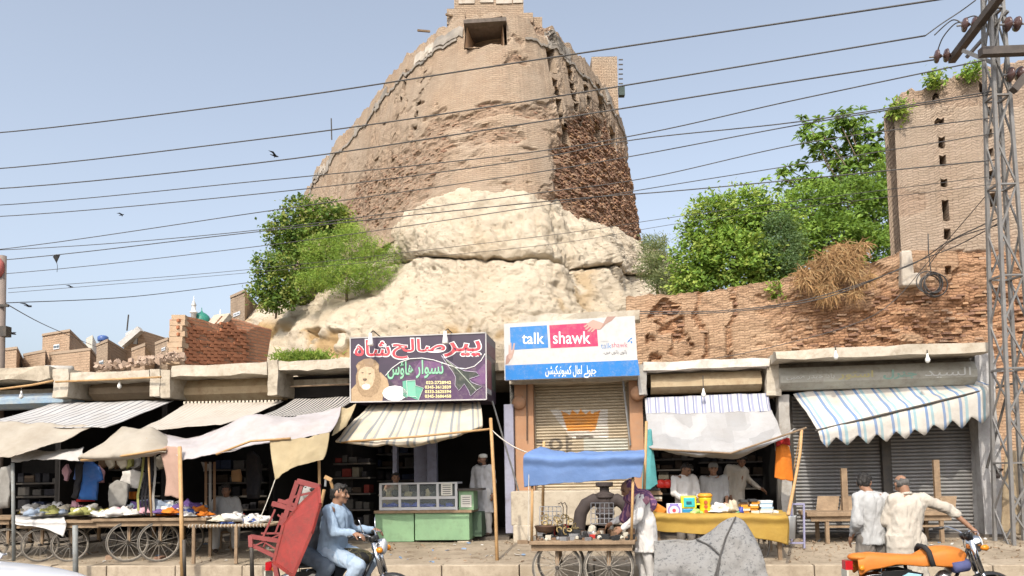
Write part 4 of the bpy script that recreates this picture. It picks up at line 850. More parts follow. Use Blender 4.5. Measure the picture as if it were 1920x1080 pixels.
def paint5(px, py, p):
    c = (.40, .33, .23)
    x, y = px+2*fbm(p, 4), py+2*fbm(p, 5)
    if 1030+(y-768)*.75 < x < 1140 and 768 < y < 822: c = (.56, .52, .46)  # pale ground of the crown; slanted edge paints in the sunlit area
    if inpoly(x, y, CRN): c = (.62, .26, .045)
    d = math.hypot(x-1042, (y-833))
    if 7 < d < 13 or (1061 < x < 1073 and 818 < y < 850 and (x < 1066 or int(y/5) % 2 == 0)) or (1004 < x < 1018 and 824 < y < 830) or (1080 < x < 1112 and 818 < y < 823): c = (.13, .11, .09)
    if x > 1095 and 822 < y < 850: c = (.42, .42, .36)
    return c
shutter(s5, 1003, 1180, 706, 942, .1, SLATP, TINB, paint=paint5)
for x0, x1, y1 in ((966, 1001, 942), (1182, 1207, 942)):
    m = MB(); m.px(x0, x1, 712, y1, -.1, .3); m.build('pier', ORP, s5)
for x, y, v in ((973, 755, -.14), (1196, 737, -.3)):
    m = MB(); c = R(x, y, v); m.lathe(c, W, [(.06, -.06), (.13, -.03), (.15, .03), (.15, .3)], 14); m.build('round_boss', ORP, s5, smooth=True)
m = MB(); m.px(958, 1210, 920, 985, -.75, .3); m.build('plinth', CONC, s5, bevel=.02)
m = MB(); m.px(962, 1005, 985, 1018, -.9, .2); m.build('step', CONC, s5, bevel=.02)
for x0, x1, y0, y1, dv_ in ((955, 1212, 702, 716, -.2), (975, 1200, 586, 606, .2)): slab(s5, 'lintel', x0, x1, y0, y1, dv_, .5, CONCL, .025)
m = MB(); m.tube([R(1168, 712, -.15), R(1182, 835, -.12)], .022, 6); m.build('conduit', STEEL, s5); m = MB(); m.tube([R(988, 718, -.16), R(988, 826, -.16)], .012, 6); m.build('conduit', DARKMET, s5)
# lilac doorposts of the snuff shop
for x0, x1, v0 in ((800, 818, .6), (946, 964, -.25), (736, 744, .9)):
    m = MB(); m.px(x0, x1, 758, 1000 if x0 > 900 else 905, v0, v0+.15); m.build('doorpost', LILAC, s4, bevel=.01)
m = MB(); m.px(776, 800, 790, 905, .9, 1.0); m.build('door_leaf', LILAC, s4)
m = MB(); m.tube([R(923, 752, -.9), R(974, 925, -.4)], .018, 6); m.build('stay_wire', STEEL, s4)
slab(s4, 'roof_slab', 660, 962, 684, 700, -.3, .4, CONC)
# whitewashed frame of the toy shop
slab(s6, 'beam', 1206, 1442, 675, 691, -.5, .3, mat('whitewash', (.66, .62, .56), (.52, .47, .40), .95, 2, .5, 16, dirt=.4), .02); slab(s6, 'pier', 1438, 1463, 672, 742, -.42, .2, CONCL, .02); slab(s6, 'side_bracket', 1196, 1212, 684, 740, -.45, .1, GREYW, .015)
housing(s6, 1221, 1428, 697, 734, -.3, TIN); m = MB(); m.px(1214, 1440, 690, 700, .02, .15); m.build('lintel_wall', DARKW, s6)
slab(s6, 'pier_lower', 1463, 1484, 742, 1000, -.3, .2, GREYW, .03)
# the closed double shutters
slab(s7, 'roof_slab', 1456, 1858, 655-6, 672-6, -1.0, .5, CONCL, .025)
SGR = mat('slate_sign_metal', (.40, .38, .32), (.31, .295, .25), .7, 2.5, .2, 14, dirt=.4); hs7 = housing(s7, 1464, 1832, 682, 725, -.55, SGR)
m = MB(); m.px(1470, 1850, 664, 690, .1, .25); m.build('lintel_wall', DARKW, s7)
slab(s7, 'pier', 1838, 1874, 655, 1005, -.3, .3, mat('flaking_render', (.46, .45, .44), (.30, .29, .28), .95, 3.2, .6, 16, dirt=.6, dcol=(.22, .2, .18)), .025)
shutter(s7, 1486, 1654, 740, 1000, .12, SLATG, DARKMET, .07); shutter(s7, 1668, 1838, 735, 1004, .12, SLATG, DARKMET, .07, name='shutter')
m = MB(); m.px(1655, 1667, 735, 1002, .0, .25); m.build('centre_post', DARKMET, s7); m = MB(); m.px(1484, 1840, 1003, 1012, -.2, .3); m.build('sill', CONC, s7)
for s_, x0, x1 in ((s6, 1212, 1440),): pass
# light bulbs hanging under the slabs
bulbm = mat('milk_glass', (.75, .74, .70), (.68, .66, .6), .3, 3, 0)
for i, (x, y, v, lb) in enumerate(((40, 737, -.85, 'bulb hanging by the blue shutter housing'), (224, 718, -.7, 'bulb hanging before the brown shutter housing'), (1739, 668, -1.02, 'bulb under slab before lettered shutter housing'), (1319, 733, -.6, 'bulb on a long cord before the tan housing'), (1567, 662, -1.02, 'bulb holder under slab near the wall corner'))):
    c = R(x, y, v); t = thing('light_bulb', lb, 'light bulb', c, 'bare bulbs under the roof slabs'); m = MB(); m.lathe(c, (0, 0, -1), [(.012, -.05), (.022, 0), (.045, .06), (.04, .1), (.012, .125)], 10); m.build('bulb', bulbm, t, smooth=True)
    m = MB(); m.tube([c+V((0, 0, .04)), c+V((0, 0, .30 if i == 3 else .12))], .01, 5); m.build('cord', DARKMET, t)
# ================================================================ signboards
def paint(name, c, rough=.45): return mat('paint_'+name, c, tuple(x*.9 for x in c), rough, 3, 0, dirt=.3, dcol=(.34, .30, .25))
def text_mesh(s, off=0.0, shear=0):
    c = bpy.data.curves.new('t', 'FONT'); c.body = s; c.offset = off; c.resolution_u = 3; c.shear = shear; o = bpy.data.objects.new('t', c); COL.objects.link(o); bpy.context.view_layer.update()
    me = bpy.data.meshes.new_from_object(o.evaluated_get(bpy.context.evaluated_depsgraph_get())); bpy.data.objects.remove(o); bpy.data.curves.remove(c); return me
class Board:
    """flat sign: pixel corners on a row plane; a, b run 0..1 across and up"""
    def __init__(s, tl, tr, bl, br, v, t): s.c = [R(x, y, v) for x, y in (tl, tr, bl, br)]; s.t = t
    def p(s, a, b, o=0): return s.c[2].lerp(s.c[3], a).lerp(s.c[0].lerp(s.c[1], a), b) - W*o
    def zoom(s, x0, w, yt, dyt, yb, dyb): s.z = (x0, w, yt, dyt, yb, dyb)
    def ab(s, x, y):
        x0, w, yt, dyt, yb, dyb = s.z; a = (x-x0)/w; t, b = yt+dyt*a, yb+dyb*a; return a, (b-y)/(b-t)
    def poly(s, name, pts, m, o, th=.003, zoom=True):
        q = [s.p(*(s.ab(*k) if zoom else k), o*.35) for k in pts]; mb = MB(); mb.prism(q, -W*.0006); return mb.build(name, m, s.t)
    def text(s, name, st, box, m, o, off=0, pad=0, th=.002, shear=0):
        x0, y0, x1, y1 = box; me = text_mesh(st, off, shear); xs = [v.co.x for v in me.vertices]; ys = [v.co.y for v in me.vertices]; ax, bx, ay, by = min(xs), max(xs), min(ys), max(ys)
        x0 -= pad; x1 += pad; y0 -= pad; y1 += pad
        for v in me.vertices:
            x = lerp(x0, x1, (v.co.x-ax)/(bx-ax)); y = lerp(y1, y0, (v.co.y-ay)/(by-ay)); v.co = s.p(*s.ab(x, y), o*.35+.0012)
        o_ = link(name, me, m, s.t); return o_
    def line(s, name, pts, r, m, o):
        mb = MB(); mb.tube([s.p(*s.ab(*k), o) for k in pts], r, 6); return mb.build(name, m, s.t)
A = lambda *c: ''.join(chr(x) for x in reversed(c))              # joined letter forms, drawn right to left
# ---- the lion board
lion = thing('sign_board', 'dark purple signboard with lion, jet and red Urdu lettering', 'sign', R(785, 752, -1.35), 'signboards')
B = Board((657, 634), (911, 624), (657, 754), (912, 749), -1.35, lion); B.zoom(50, 1625, 150, -60, 915, -30)
m = MB(); c_ = B.c; dd = W*1.15
m.hexa([c_[2], c_[3], c_[3]+dd, c_[2]+dd], [c_[0], c_[1], c_[1]+dd, c_[0]+dd]); m.build('box', mat('paint_darkpurple', (.052, .042, .058), (.07, .05, .075), .35, 1.5, 0), lion)
PW = paint('white', (.78, .77, .75)); PR_ = paint('red', (.58, .06, .08)); PG = paint('green', (.24, .52, .33)); PY = paint('yellow', (.80, .72, .34)); PV = paint('violet', (.085, .045, .095)); PVL = paint('violet_light', (.15, .07, .16))
B.poly('violet_panel', [(520, 640), (700, 470), (900, 410), (1150, 430), (1400, 520), (1560, 480), (1660, 360), (1680, 600), (1680, 880), (760, 900)], PV, .002)
B.poly('violet_glow', [(830, 520), (900, 420), (1150, 440), (1180, 560), (1000, 640), (860, 620)], PVL, .006)
B.poly('violet_glow', [(1480, 640), (1670, 450), (1678, 700), (1600, 700)], PVL, .006)
B.line('white_swoosh', [(480, 600), (560, 510), (660, 440), (780, 400), (920, 392), (1060, 415), (1220, 470), (1330, 508), (1440, 522), (1540, 490), (1620, 420), (1664, 340)], .009, PW, .008)
W1 = ((A(0xFB58, 0xFBFF, 0xFEAE), (1172, 178, 1620, 402), 'urdu_word'), (A(0xFEBB, 0xFE8E, 0xFEDF, 0xFEA2), (556, 155, 1200, 402), 'urdu_word'), (A(0xFEB7, 0xFE8E, 0xFBA6), (98, 168, 540, 372), 'urdu_word'))
for st, bx, nm in W1:
    B.text('letter_outline', st, bx, PW, .010, .045, 8); B.text(nm, st, bx, PR_, .014, .018, -4)
for st, bx in ((A(0xFEE7, 0xFEB4, 0xFEEE, 0xFE8D, 0xFEAD), (845, 412, 1172, 632)), (A(0xFBAC, 0xFE8E, 0xFE85, 0xFEB1), (502, 425, 815, 642))):
    B.text('letter_shadow', st, (bx[0]+5, bx[1]+7, bx[2]+5, bx[3]+7), paint('darkgreen', (.03, .07, .05)), .010, .03, 3); B.text('urdu_word', st, bx, PG, .014, .015)
for k, st in enumerate(('022-2728942', '0345-3612839', '0333-2625594', '0345-3606450')):
    B.text('phone_number', st, (952+(14 if k == 0 else 0), 664+k*54, 1262, 702+k*54), PY, .012, .02)
FUR = lambda nm, c, c2: mat('print_'+nm, c, c2, .45, 26, 0, dirt=.35, dcol=tuple(x*.5 for x in c2)); LT_ = FUR('lion_tan', (.46, .33, .20), (.34, .235, .135)); LM = FUR('lion_mane', (.38, .265, .155), (.22, .145, .08)); LL = FUR('lion_pale', (.56, .43, .29), (.42, .30, .185)); LDK = paint('lion_dark', (.10, .065, .04)); LWH = paint('lion_white', (.74, .70, .64))
B.poly('lion_body', [(62, 910), (62, 760), (130, 690), (250, 640), (420, 560), (500, 640), (520, 720), (450, 800), (440, 905)], LT_, .005)
B.poly('lion_mane', [(120, 700), (118, 600), (140, 540), (118, 480), (150, 440), (220, 400), (300, 392), (360, 420), (402, 470), (395, 530), (425, 620), (418, 720), (380, 800), (300, 860), (200, 850), (150, 790)], LM, .009)
B.poly('lion_face', [(150, 560), (170, 520), (230, 490), (300, 495), (345, 530), (350, 620), (320, 720), (270, 770), (210, 770), (165, 720), (145, 630)], LL, .013)
B.poly('lion_chin', [(190, 720), (230, 690), (290, 710), (290, 745), (250, 765), (205, 755)], LWH, .017)
B.poly('lion_nose', [(200, 635), (250, 632), (255, 652), (228, 668), (205, 655)], LDK, .017)
for q in ([(185, 562), (215, 558), (212, 570), (190, 574)], [(270, 575), (302, 568), (300, 582), (276, 588)], [(205, 706), (228, 694), (262, 708), (230, 704)]): B.poly('lion_feature', q, LDK, .017)
for q in ([(122, 490), (140, 460), (165, 475), (160, 520), (138, 522)], [(345, 490), (385, 470), (400, 500), (372, 530)]): B.poly('lion_ear', q, LT_, .013)
B.poly('lion_forelock', [(220, 400), (300, 392), (350, 430), (300, 500), (250, 490), (215, 450)], paint('lion_shade', (.28, .19, .115)), .0165)
PB_ = paint('pale_teal', (.52, .60, .58))
B.poly('bowl', [(440+150+150*math.cos(k*.524), 810+92*math.sin(k*.524)) for k in range(12)], PW, .010)
B.poly('bowl_contents', [(590+105*math.cos(k*.524), 790+62*math.sin(k*.524)) for k in range(12)], PB_, .014)
for q in ([(500, 800), (540, 780), (590, 830), (560, 850)], [(560, 760), (620, 750), (640, 790), (585, 800)], [(585, 850), (610, 830), (660, 890), (630, 900)]): B.poly('white_sachet', q, PW, .018)
B.poly('green_packet', [(685, 668), (740, 655), (745, 860), (690, 850)], paint('packet_green', (.12, .36, .25)), .010); B.poly('green_packet', [(735, 662), (838, 655), (845, 850), (740, 845)], paint('packet_mid', (.17, .43, .31)), .014); B.poly('green_packet', [(842, 720), (936, 748), (878, 892), (760, 850), (845, 840)], paint('packet_green', (.1, .3, .2)), .010)
B.line('packet_edge', [(735, 662), (745, 850), (845, 850), (878, 890), (936, 748), (842, 716), (838, 655), (735, 662)], .004, PW, .017)
J = [(1150, 362), (1200, 400), (1330, 495), (1420, 545), (1560, 560), (1598, 600), (1480, 640), (1500, 680), (1560, 705), (1632, 730), (1560, 780), (1540, 800), (1490, 845), (1468, 780), (1420, 700), (1355, 780), (1310, 720), (1318, 620), (1280, 550), (1220, 470)]
B.poly('jet_plane', J, paint('jet', (.045, .052, .045)), .012); B.line('jet_outline', J+J[:1], .0045, paint('lilac', (.62, .55, .66)), .014); B.line('jet_spine', [(1210, 420), (1340, 530), (1440, 640), (1560, 780)], .009, paint('jet_light', (.36, .40, .32)), .014)
# side face print
def SF(f, b): return B.c[3].lerp(B.c[1], b)+W*(1.15*f)
for f0, f1, b0, b1, c in ((.08, .5, .18, .62, (.26, .10, .12)), (.08, .5, .1, .2, (.42, .42, .42)), (.08, .95, .70, .88, (.16, .06, .08)), (.6, .95, .2, .6, (.07, .09, .07))):
    m = MB(); m.prism([SF(f0, b0), SF(f1, b0), SF(f1, b1), SF(f0, b1)], U*.004); m.build('side_panel_print', paint('side%d' % int(c[0]*100), c), lion)
m = MB(); q = [B.p(0, 0, .004), B.p(1, 0, .004), B.p(1, 1, .004), B.p(0, 1, .004)]
for a, b in zip(q, q[1:]+q[:1]): m = MB(); m.bar(a, b, .022, .022); m.build('edge_trim', mat('grey_trim', (.5, .48, .46)), lion)
for x, y in ((345, 200), (1230, 180)):
    c = B.p(*B.ab(x, y), .25); t = thing('spot_lamp', 'white lamp on bracket over the %s of the lion signboard' % ('first Urdu word' if x > 900 else 'last Urdu word'), 'lamp', c, 'lamps over the lion sign')
    m = MB(); m.lathe(c+V((0, 0, .11)), (0, 0, -1), [(.03, -.03), (.035, .06), (.045, .09), (.055, .16), (.062, .20), (.05, .22)], 12); m.build('lamp_head', WHITEP, t, smooth=True); m = MB(); m.tube([c+V((0, 0, .14)), c+V((.04, .1, .2)), c+V((.14, .3, .12))], .011, 6); m.build('bracket', DARKMET, t)
# ---- the phone board
ph = thing('sign_board', 'white, blue and pink phone shop signboard above the shutter', 'sign', R(1070, 708, -.75), 'signboards')
B = Board((945, 607), (1190, 592), (946, 713), (1197, 704), -.75, ph); B.zoom(30, 1780, 180, -95, 945, -65); c_ = B.c; dd = W*.16
PBG = paint('board_white', (.49, .485, .47)); PBL = paint('sky_blue', (.035, .19, .47)); PPK = paint('pink', (.45, .035, .11)); SKH = paint('hand_skin', (.46, .30, .24)); SKD = paint('hand_shade', (.34, .21, .17)); PBD = paint('band_blue', (.018, .17, .47))
m = MB(); m.hexa([c_[2], c_[3], c_[3]+dd, c_[2]+dd], [c_[0], c_[1], c_[1]+dd, c_[0]+dd]); m.build('panel', PBG, ph)
B.poly('blue_band', [(42, 745), (1815, 674), (1828, 879), (42, 943)], PBD, .003)
B.poly('blue_square', [(112, 230), (622, 204), (634, 508), (118, 538)], PBL, .004); B.poly('pink_square', [(655, 205), (1295, 172), (1304, 490), (664, 515)], PPK, .004)
B.text('word', 'talk', (275, 303, 580, 457), PW, .010, .01); B.text('word', 'shawk', (700, 290, 1205, 457), PW, .010, .01)
B.text('small_word', 'talk', (1340, 448, 1478, 520), PBL, .008, -.01); B.text('small_word', 'shawk', (1482, 440, 1690, 506), PPK, .008, -.01); B.text('small_word', 'telenor', (1340, 412, 1448, 430), paint('mid_grey', (.35, .35, .36)), .008)
B.text('urdu_tagline', '..'+A(0xFEE3, 0xFBFF, 0xFB9F)+' '+A(0xFE91, 0xFE8E, 0xFE97, 0xFEEE, 0xFB9E)+' '+A(0xFE91, 0xFE8E, 0xFE97, 0xFEEE, 0xFB9E), (1365, 540, 1678, 604), paint('ink', (.05, .05, .06)), .008)
B.text('urdu_shop_name', A(0xFB90, 0xFEE4, 0xFBFF, 0xFEEE, 0xFEE7, 0xFBFF, 0xFB91, 0xFBFF, 0xFEB8, 0xFEE6)+' '+A(0xFEDF, 0xFECC, 0xFE8E, 0xFEDD)+' '+A(0xFE9F, 0xFBAD, 0xFEEE, 0xFEDF, 0xFBAF), (585, 745, 1262, 912), PW, .009, .006)
for q in ([(1690, 440), (1712, 408), (1735, 400), (1722, 425), (1700, 440)], [(1722, 402), (1740, 382), (1764, 378), (1750, 398)], [(1735, 420), (1758, 432), (1752, 458), (1738, 448)]): B.poly('logo_blade', q, PBL, .008)
B.poly('reaching_arm', [(1290, 260), (1385, 190), (1440, 95), (1560, 90), (1500, 150), (1420, 195), (1350, 265), (1310, 270)], SKD, .009)
B.poly('reaching_hand', [(1160, 190), (1250, 135), (1340, 165), (1390, 185), (1340, 260), (1270, 262), (1230, 240), (1190, 225)], SKH, .013)
for q in ([(1165, 195), (1200, 185), (1140, 240), (1118, 222)], [(1205, 200), (1238, 205), (1160, 268), (1130, 262)], [(1240, 215), (1270, 225), (1195, 295), (1165, 290)], [(1265, 235), (1290, 250), (1235, 300), (1212, 298)]): B.poly('finger', q, SKH, .0165)
B.poly('raised_arm', [(42, 735), (60, 620), (100, 580), (150, 590), (120, 660), (85, 720)], SKD, .009)
for q in ([(88, 600), (110, 590), (105, 470), (92, 465)], [(112, 595), (132, 590), (128, 440), (112, 438)], [(130, 595), (150, 585), (182, 448), (160, 445)], [(140, 600), (158, 590), (172, 520), (160, 520)], [(85, 640), (90, 600), (155, 590), (140, 640), (115, 670)]): B.poly('finger', q, SKH, .013)
# ---- faded hand lettering on the grey housing of the double shutters
hb = Board((1464, 699), (1832, 690), (1464, 713), (1832, 705), -.556, s7); hb.zoom(0, 100, 0, 0, 100, 0)
fg, fw, fy, fr_ = paint('faded_green', (.20, .34, .28)), paint('faded_white', (.58, .58, .54)), paint('faded_yellow', (.46, .40, .18)), paint('faded_red', (.36, .20, .14))
hb.text('faded_lettering', A(0xFE8D, 0xFEDF, 0xFEB4, 0xFEF4, 0xFEAA), (74, -15, 97, 112), fw, .003, .0); hb.text('faded_lettering', A(0xFE9F, 0xFEE8, 0xFEAE, 0xFEDD), (53, -5, 70, 118), fg, .006, .03)
hb.text('faded_lettering', A(0xFE8D, 0xFEB3, 0xFB69, 0xFEEE, 0xFEAD), (30, -5, 48, 112), fy, .003, .02); hb.text('faded_lettering', A(0xFEE3, 0xFEE4, 0xFE92, 0xFBFD)+' '+A(0xFEA3, 0xFEF4, 0xFEAA, 0xFEAD)+' '+A(0xFE91, 0xFE8E, 0xFEA9), (3, 20, 28, 100), fw, .003, -.01)
# ================================================================ town behind, left
HB = brickmat('tan_house_brick', (.40, .28, .19), (.34, .235, .16), (.36, .27, .19), (.36, .22, .13), (.3, .18, .1), .5, .16, (.44, .33, .23), .4, .4)
HB2 = brickmat('grey_house_brick', (.33, .25, .18), (.29, .215, .155), (.3, .23, .17), (.3, .2, .13), (.26, .17, .1), .5, .16, (.38, .30, .22), .4, .4)
GH = 'flat roofed houses behind the shops'
def house(label, x0, xm, x1, yt, yb, Y, mt=None, wins=(), cop=True, name='house', d=5):
    mt = mt or HB; a = P(x0, yb, Y+1.5); c = P(xm, yb, Y); b = P(x1, yb, Y+d); zt = P(xm, yt, Y).z; zb = -.3
    t = thing(name, label, 'house', (c.x, c.y, zb), GH); q = [V((p.x, p.y, 0)) for p in (a, c, b)]; q.append(q[0]+q[2]-q[1])
    m = MB(); m.hexa([p+V((0, 0, zb)) for p in q], [p+V((0, 0, zt)) for p in q]); o = m.build('wall', mt, t); uvbox(o)
    if cop:
        cc = sum(q, V())/4; m = MB(); r = [cc+(p-cc)*1.03 for p in q]; m.hexa([p+V((0, 0, zt+.004)) for p in r], [p+V((0, 0, zt+.16)) for p in r]); m.build('roof_coping', HB2, t)
    for wx0, wx1, wy0, wy1 in wins:
        k = (wx0-x0)/(xm-x0); p0 = q[0].lerp(q[1], k); p1 = q[0].lerp(q[1], (wx1-x0)/(xm-x0)); z0, z1 = P(wx0, wy1, Y+.7).z, P(wx0, wy0, Y+.7).z; nn = V((0, -.05, 0))
        m = MB(); m.hexa([p0+nn+V((0, 0, z0)), p1+nn+V((0, 0, z0)), p1-nn+V((0, 0, z0)), p0-nn+V((0, 0, z0))], [p0+nn+V((0, 0, z1)), p1+nn+V((0, 0, z1)), p1-nn+V((0, 0, z1)), p0-nn+V((0, 0, z1))]); w = m.build('window', mat('window_white', (.6, .62, .64)), t)
        for e in (0, 1):
            m = MB(); a_, b_ = p0.lerp(p1, .08+.48*e), p0.lerp(p1, .44+.48*e); m.prism([a_+nn*1.3+V((0, 0, z0+.1)), b_+nn*1.3+V((0, 0, z0+.1)), b_+nn*1.3+V((0, 0, z1-.1)), a_+nn*1.3+V((0, 0, z1-.1))], (0, -.02, 0)); m.build('pane', mat('dark_pane', (.10, .14, .17), rough=.2), w)
    return t
house('two-storey brick house with small white window and shaded side', 78, 129, 167, 622, 700, 52, HB, [(100, 111, 646, 655)], d=8)
house('low brick house with parapet at the end of the town', -40, 30, 43, 655, 700, 46, HB)
house('low house with whitewashed lower wall', 43, 84, 92, 660, 700, 47, HB)
house('long low brick house below the two-storey house', 92, 168, 180, 657, 700, 46, HB, d=3)
house('brick house carrying the blue roof tank', 180, 201, 244, 641, 700, 44, HB2, [(186, 194, 676, 690)])
house('small cube brick house among rubble', 246, 271, 290, 649, 700, 38, HB)
house('grey brick house stepping up behind the broken wall', 290, 314, 342, 638, 700, 42, HB2, [(303, 310, 653, 659)])
house('pale brick house block behind the young tree', 431, 458, 492, 548, 700, 44, HB2, [(437, 450, 585, 592)], d=6)
house('white plastered stair head on a far roof', 234, 246, 254, 618, 700, 60, mat('house_white', (.66, .64, .60)), cop=False)
house('far pale house behind the shaded brick house', 160, 172, 182, 628, 700, 62, mat('house_cream', (.58, .55, .48)), cop=False)
t = thing('gable_house', 'brick house with pitched gable and grey stair wall', 'house', P(270, 690, 48), GH)
m = MB(); g = [P(232, 645, 48), P(262, 618, 48), P(305, 632, 50), P(305, 700, 50), P(232, 700, 48)]; m.prism(g, (.5, 5, 0)); uvbox(m.build('wall', HB, t)); m = MB(); m.bar(P(228, 648, 47.9), P(264, 617, 47.9), .5, .35); m.build('stair_wall', mat('stair_grey', (.5, .48, .45)), t)
m = MB(); m.px; m.prism([P(249, 645, 47.8), P(257, 645, 47.8), P(257, 634, 47.8), P(253, 637, 47.8)], (0, .1, 0)); m.build('opening', DARKMET, t)
m = MB(); c = P(193, 640, 45); m.lathe(c, (0, 0, 1), [(.28, 0), (.3, .06), (.3, .25), (.2, .33), (.05, .36)], 14); tag(m.build('water_tank', mat('tank_blue', (.06, .12, .32), rough=.4), smooth=True, origin=c), 'blue plastic water tank on a brick roof', 'water tank')
m = MB(); m.tube([P(238, 620, 56), P(241, 590, 56)], .05, 6); tag(m.build('aerial', DARKMET), 'thin roof aerial on the white stair head', 'aerial')
t = thing('mosque', 'small mosque with a green dome, white minaret and red walls', 'mosque', P(360, 690, 70)); m = MB(); a, b = P(318, 604, 70), P(402, 604, 70); zt = P(360, 598, 70).z
m.box(((a.x+b.x)/2, 72, zt/2), (b.x-a.x, 4, zt)); m.build('wall', mat('mosque_red', (.52, .22, .19), (.46, .18, .16)), t)
c = P(378, 603, 70); m = MB(); m.lathe(c, (0, 0, 1), [(.78, -.3), (.80, 0), (.76, .3), (.62, .55), (.38, .75), (.12, .88), (.04, 1.05), (.03, 1.3)], 20); m.build('dome', mat('dome_green', (.04, .22, .16), rough=.4), t, smooth=True)
c = P(363, 602, 69); m = MB(); m.lathe(c, (0, 0, 1), [(.24, -.6), (.22, .7), (.34, .75), (.34, .85), (.2, .9), (.17, 1.4), (.24, 1.45), (.05, 1.9), (.02, 2.3)], 12); m.build('minaret', WHITEP, t, smooth=True)
c = P(413, 604, 70); m = MB(); m.lathe(c, (0, 0, 1), [(.12, -.6), (.1, .5), (.16, .55), (.1, .7), (.02, 1.2)], 8); m.build('minaret', WHITEP, t, smooth=True)
# ================================================================ pylon, pole, wires, birds
YP = 13.2; pb = gz(1916, 1052, .2); pb = V((10.0, 14.2, .2)); pb = P(1912, 1046, 13.4); ptop = P(1858, -60, 13.4)
py_ = thing('lattice_pylon', 'tall galvanised steel lattice pylon at the end of the shops', 'pylon', pb)
GALV = mat('galvanised_steel', (.24, .235, .225), (.17, .16, .15), .6, 3, .2, 20, metal=.35, dirt=.3)
def leg(k, z):                                                # corner k at height fraction z
    w = lerp(.26, .10, z); c = pb.lerp(ptop, z); return c+V((w*(-1 if k in (0, 3) else 1), w*(-1 if k < 2 else 1), 0))
for k in range(4): m = MB(); m.bar(leg(k, 0), leg(k, 1), .055, .055); m.build('leg', GALV, py_)
N = 13
for i in range(N):
    for k in range(4):
        a, b = k, (k+1) % 4; z0, z1 = i/N, (i+1)/N
        m = MB(); m.bar(leg(a, z0) if i % 2 else leg(b, z0), leg(b, z1) if i % 2 else leg(a, z1), .022, .03); m.build('brace', GALV, py_)
        if i % 2 == 0: m = MB(); m.bar(leg(a, z0), leg(b, z0), .05, .03); m.build('strut', GALV, py_)
ARM = mat('dark_angle_iron', (.07, .06, .055), (.12, .10, .085), .7, 4, .3, 30, metal=.3)
def arm(a, b, w=.13): m = MB(); m.bar(a, b, w, w); m.build('crossarm', ARM, py_)
a0, a1 = P(1784, 113, 14.6), P(1900, -40, 12.4); arm(a0, a1, .13)
arm(P(1838, 98, 13.0), P(1990, 92, 13.0), .14); m = MB(); m.bar(P(1806, 95, 14), P(1862, 118, 13.4), .06); m.build('arm_stay', GALV, py_); m = MB(); m.bar(P(1812, 108, 14), P(1890, 20, 13.2), .05); m.build('arm_stay', GALV, py_)
m = MB(); m.bar(P(1900, 170, 13), P(1925, 140, 13), .12); m.build('arm_stay', ARM, py_)
GLZ = mat('brown_porcelain', (.10, .055, .045), (.075, .04, .035), .2, 5, 0, spec=.6)
def insul(c, ax, nd, label):
    ax = V(ax).normalized(); t = thing('insulator', label, 'insulator', c, 'porcelain insulators on the pylon')
    for k in range(nd): m = MB(); m.lathe(c+ax*(k*.17), ax, [(.03, -.05), (.05, -.03), (.12, -.01), (.13, .02), (.06, .035), (.03, .09)], 14); m.build('disc', GLZ, t, smooth=True)
    m = MB(); m.tube([c-ax*.13, c+ax*(nd*.17)], .018, 6); m.build('pin', STEEL, t)
insul(P(1756, 106, 14.5), (1, -.15, .02), 2, 'insulator pair at the tip of the dark crossarm'); insul(P(1808, 47, 13.8), (1, -.15, .02), 2, 'insulator pair halfway along the dark crossarm'); insul(P(1888, 46, 13.2), (1, 0, .03), 2, 'insulator pair bolted to the pylon legs'); insul(P(1893, 140, 13.2), (1, 0, .05), 2, 'insulator pair below the level crossarm')
WIRE = mat('wire', (.055, .05, .047), (.08, .075, .07), .6, 4, 0)
def wire(label, pts, r=.011, gname='overhead wires', name='overhead_wire', cat='wire', seg=7):
    q = [P(*p) for p in pts]; q = [q[0]*2-q[1]+V((0, 0, .6))]+q if pts[0][0] == -40 else q; m = MB(); n = (len(q)-1)*seg; m.tube([cr(q, (len(q)-1)*k/n) for k in range(n+1)], r, 5); return tag(m.build(name, WIRE, smooth=True, origin=q[0]), label, cat, gname)
wire('topmost overhead wire crossing just below the bastion embrasure', [(-40, 252, 22), (480, 191, 18.5), (960, 119, 16), (1755, 0, 12.6), (1880, -20, 12.5)], .017); wire('second overhead wire from the top, ending at the crossarm insulator', [(-40, 319, 22), (480, 262, 19), (960, 194, 16.5), (1735, 67, 14)], .016); wire('third overhead wire from the top, ending at the arm tip', [(-40, 356, 22), (480, 306, 19), (960, 236, 17), (1400, 166, 15.5), (1752, 112, 14.5)], .016)
wire('fourth overhead wire from the top, tied to the pylon legs', [(-40, 387, 23), (500, 338, 20), (960, 290, 18), (1210, 250, 17), (1480, 190, 15.5), (1850, 112, 13.4)], .013); wire('fifth overhead wire from the top, rising to the pylon', [(-40, 408, 23), (500, 362, 20), (960, 304, 18), (1190, 262, 17), (1500, 228, 15.5), (1870, 170, 13.4)], .013)
wire('sixth overhead wire from the top, crossing the fifth', [(-40, 472, 23), (500, 396, 20), (960, 330, 18), (1190, 292, 17), (1510, 232, 15.5), (1868, 175, 13.4)], .012); wire('seventh overhead wire from the top, thin and slack', [(-40, 470, 23), (430, 437, 20.5), (960, 368, 18), (1205, 335, 17), (1510, 268, 15.5), (1866, 220, 13.4)], .011)
wire('eighth overhead wire from the top, with a splice over the bush', [(-40, 491, 23), (470, 436, 20.5), (1000, 380, 18), (1255, 359, 17), (1450, 341, 16), (1866, 300, 13.4)], .013); wire('ninth overhead wire from the top, across the mound', [(-40, 517, 23), (500, 460, 20.5), (1000, 388, 18), (1300, 340, 17), (1866, 250, 13.4)], .010)
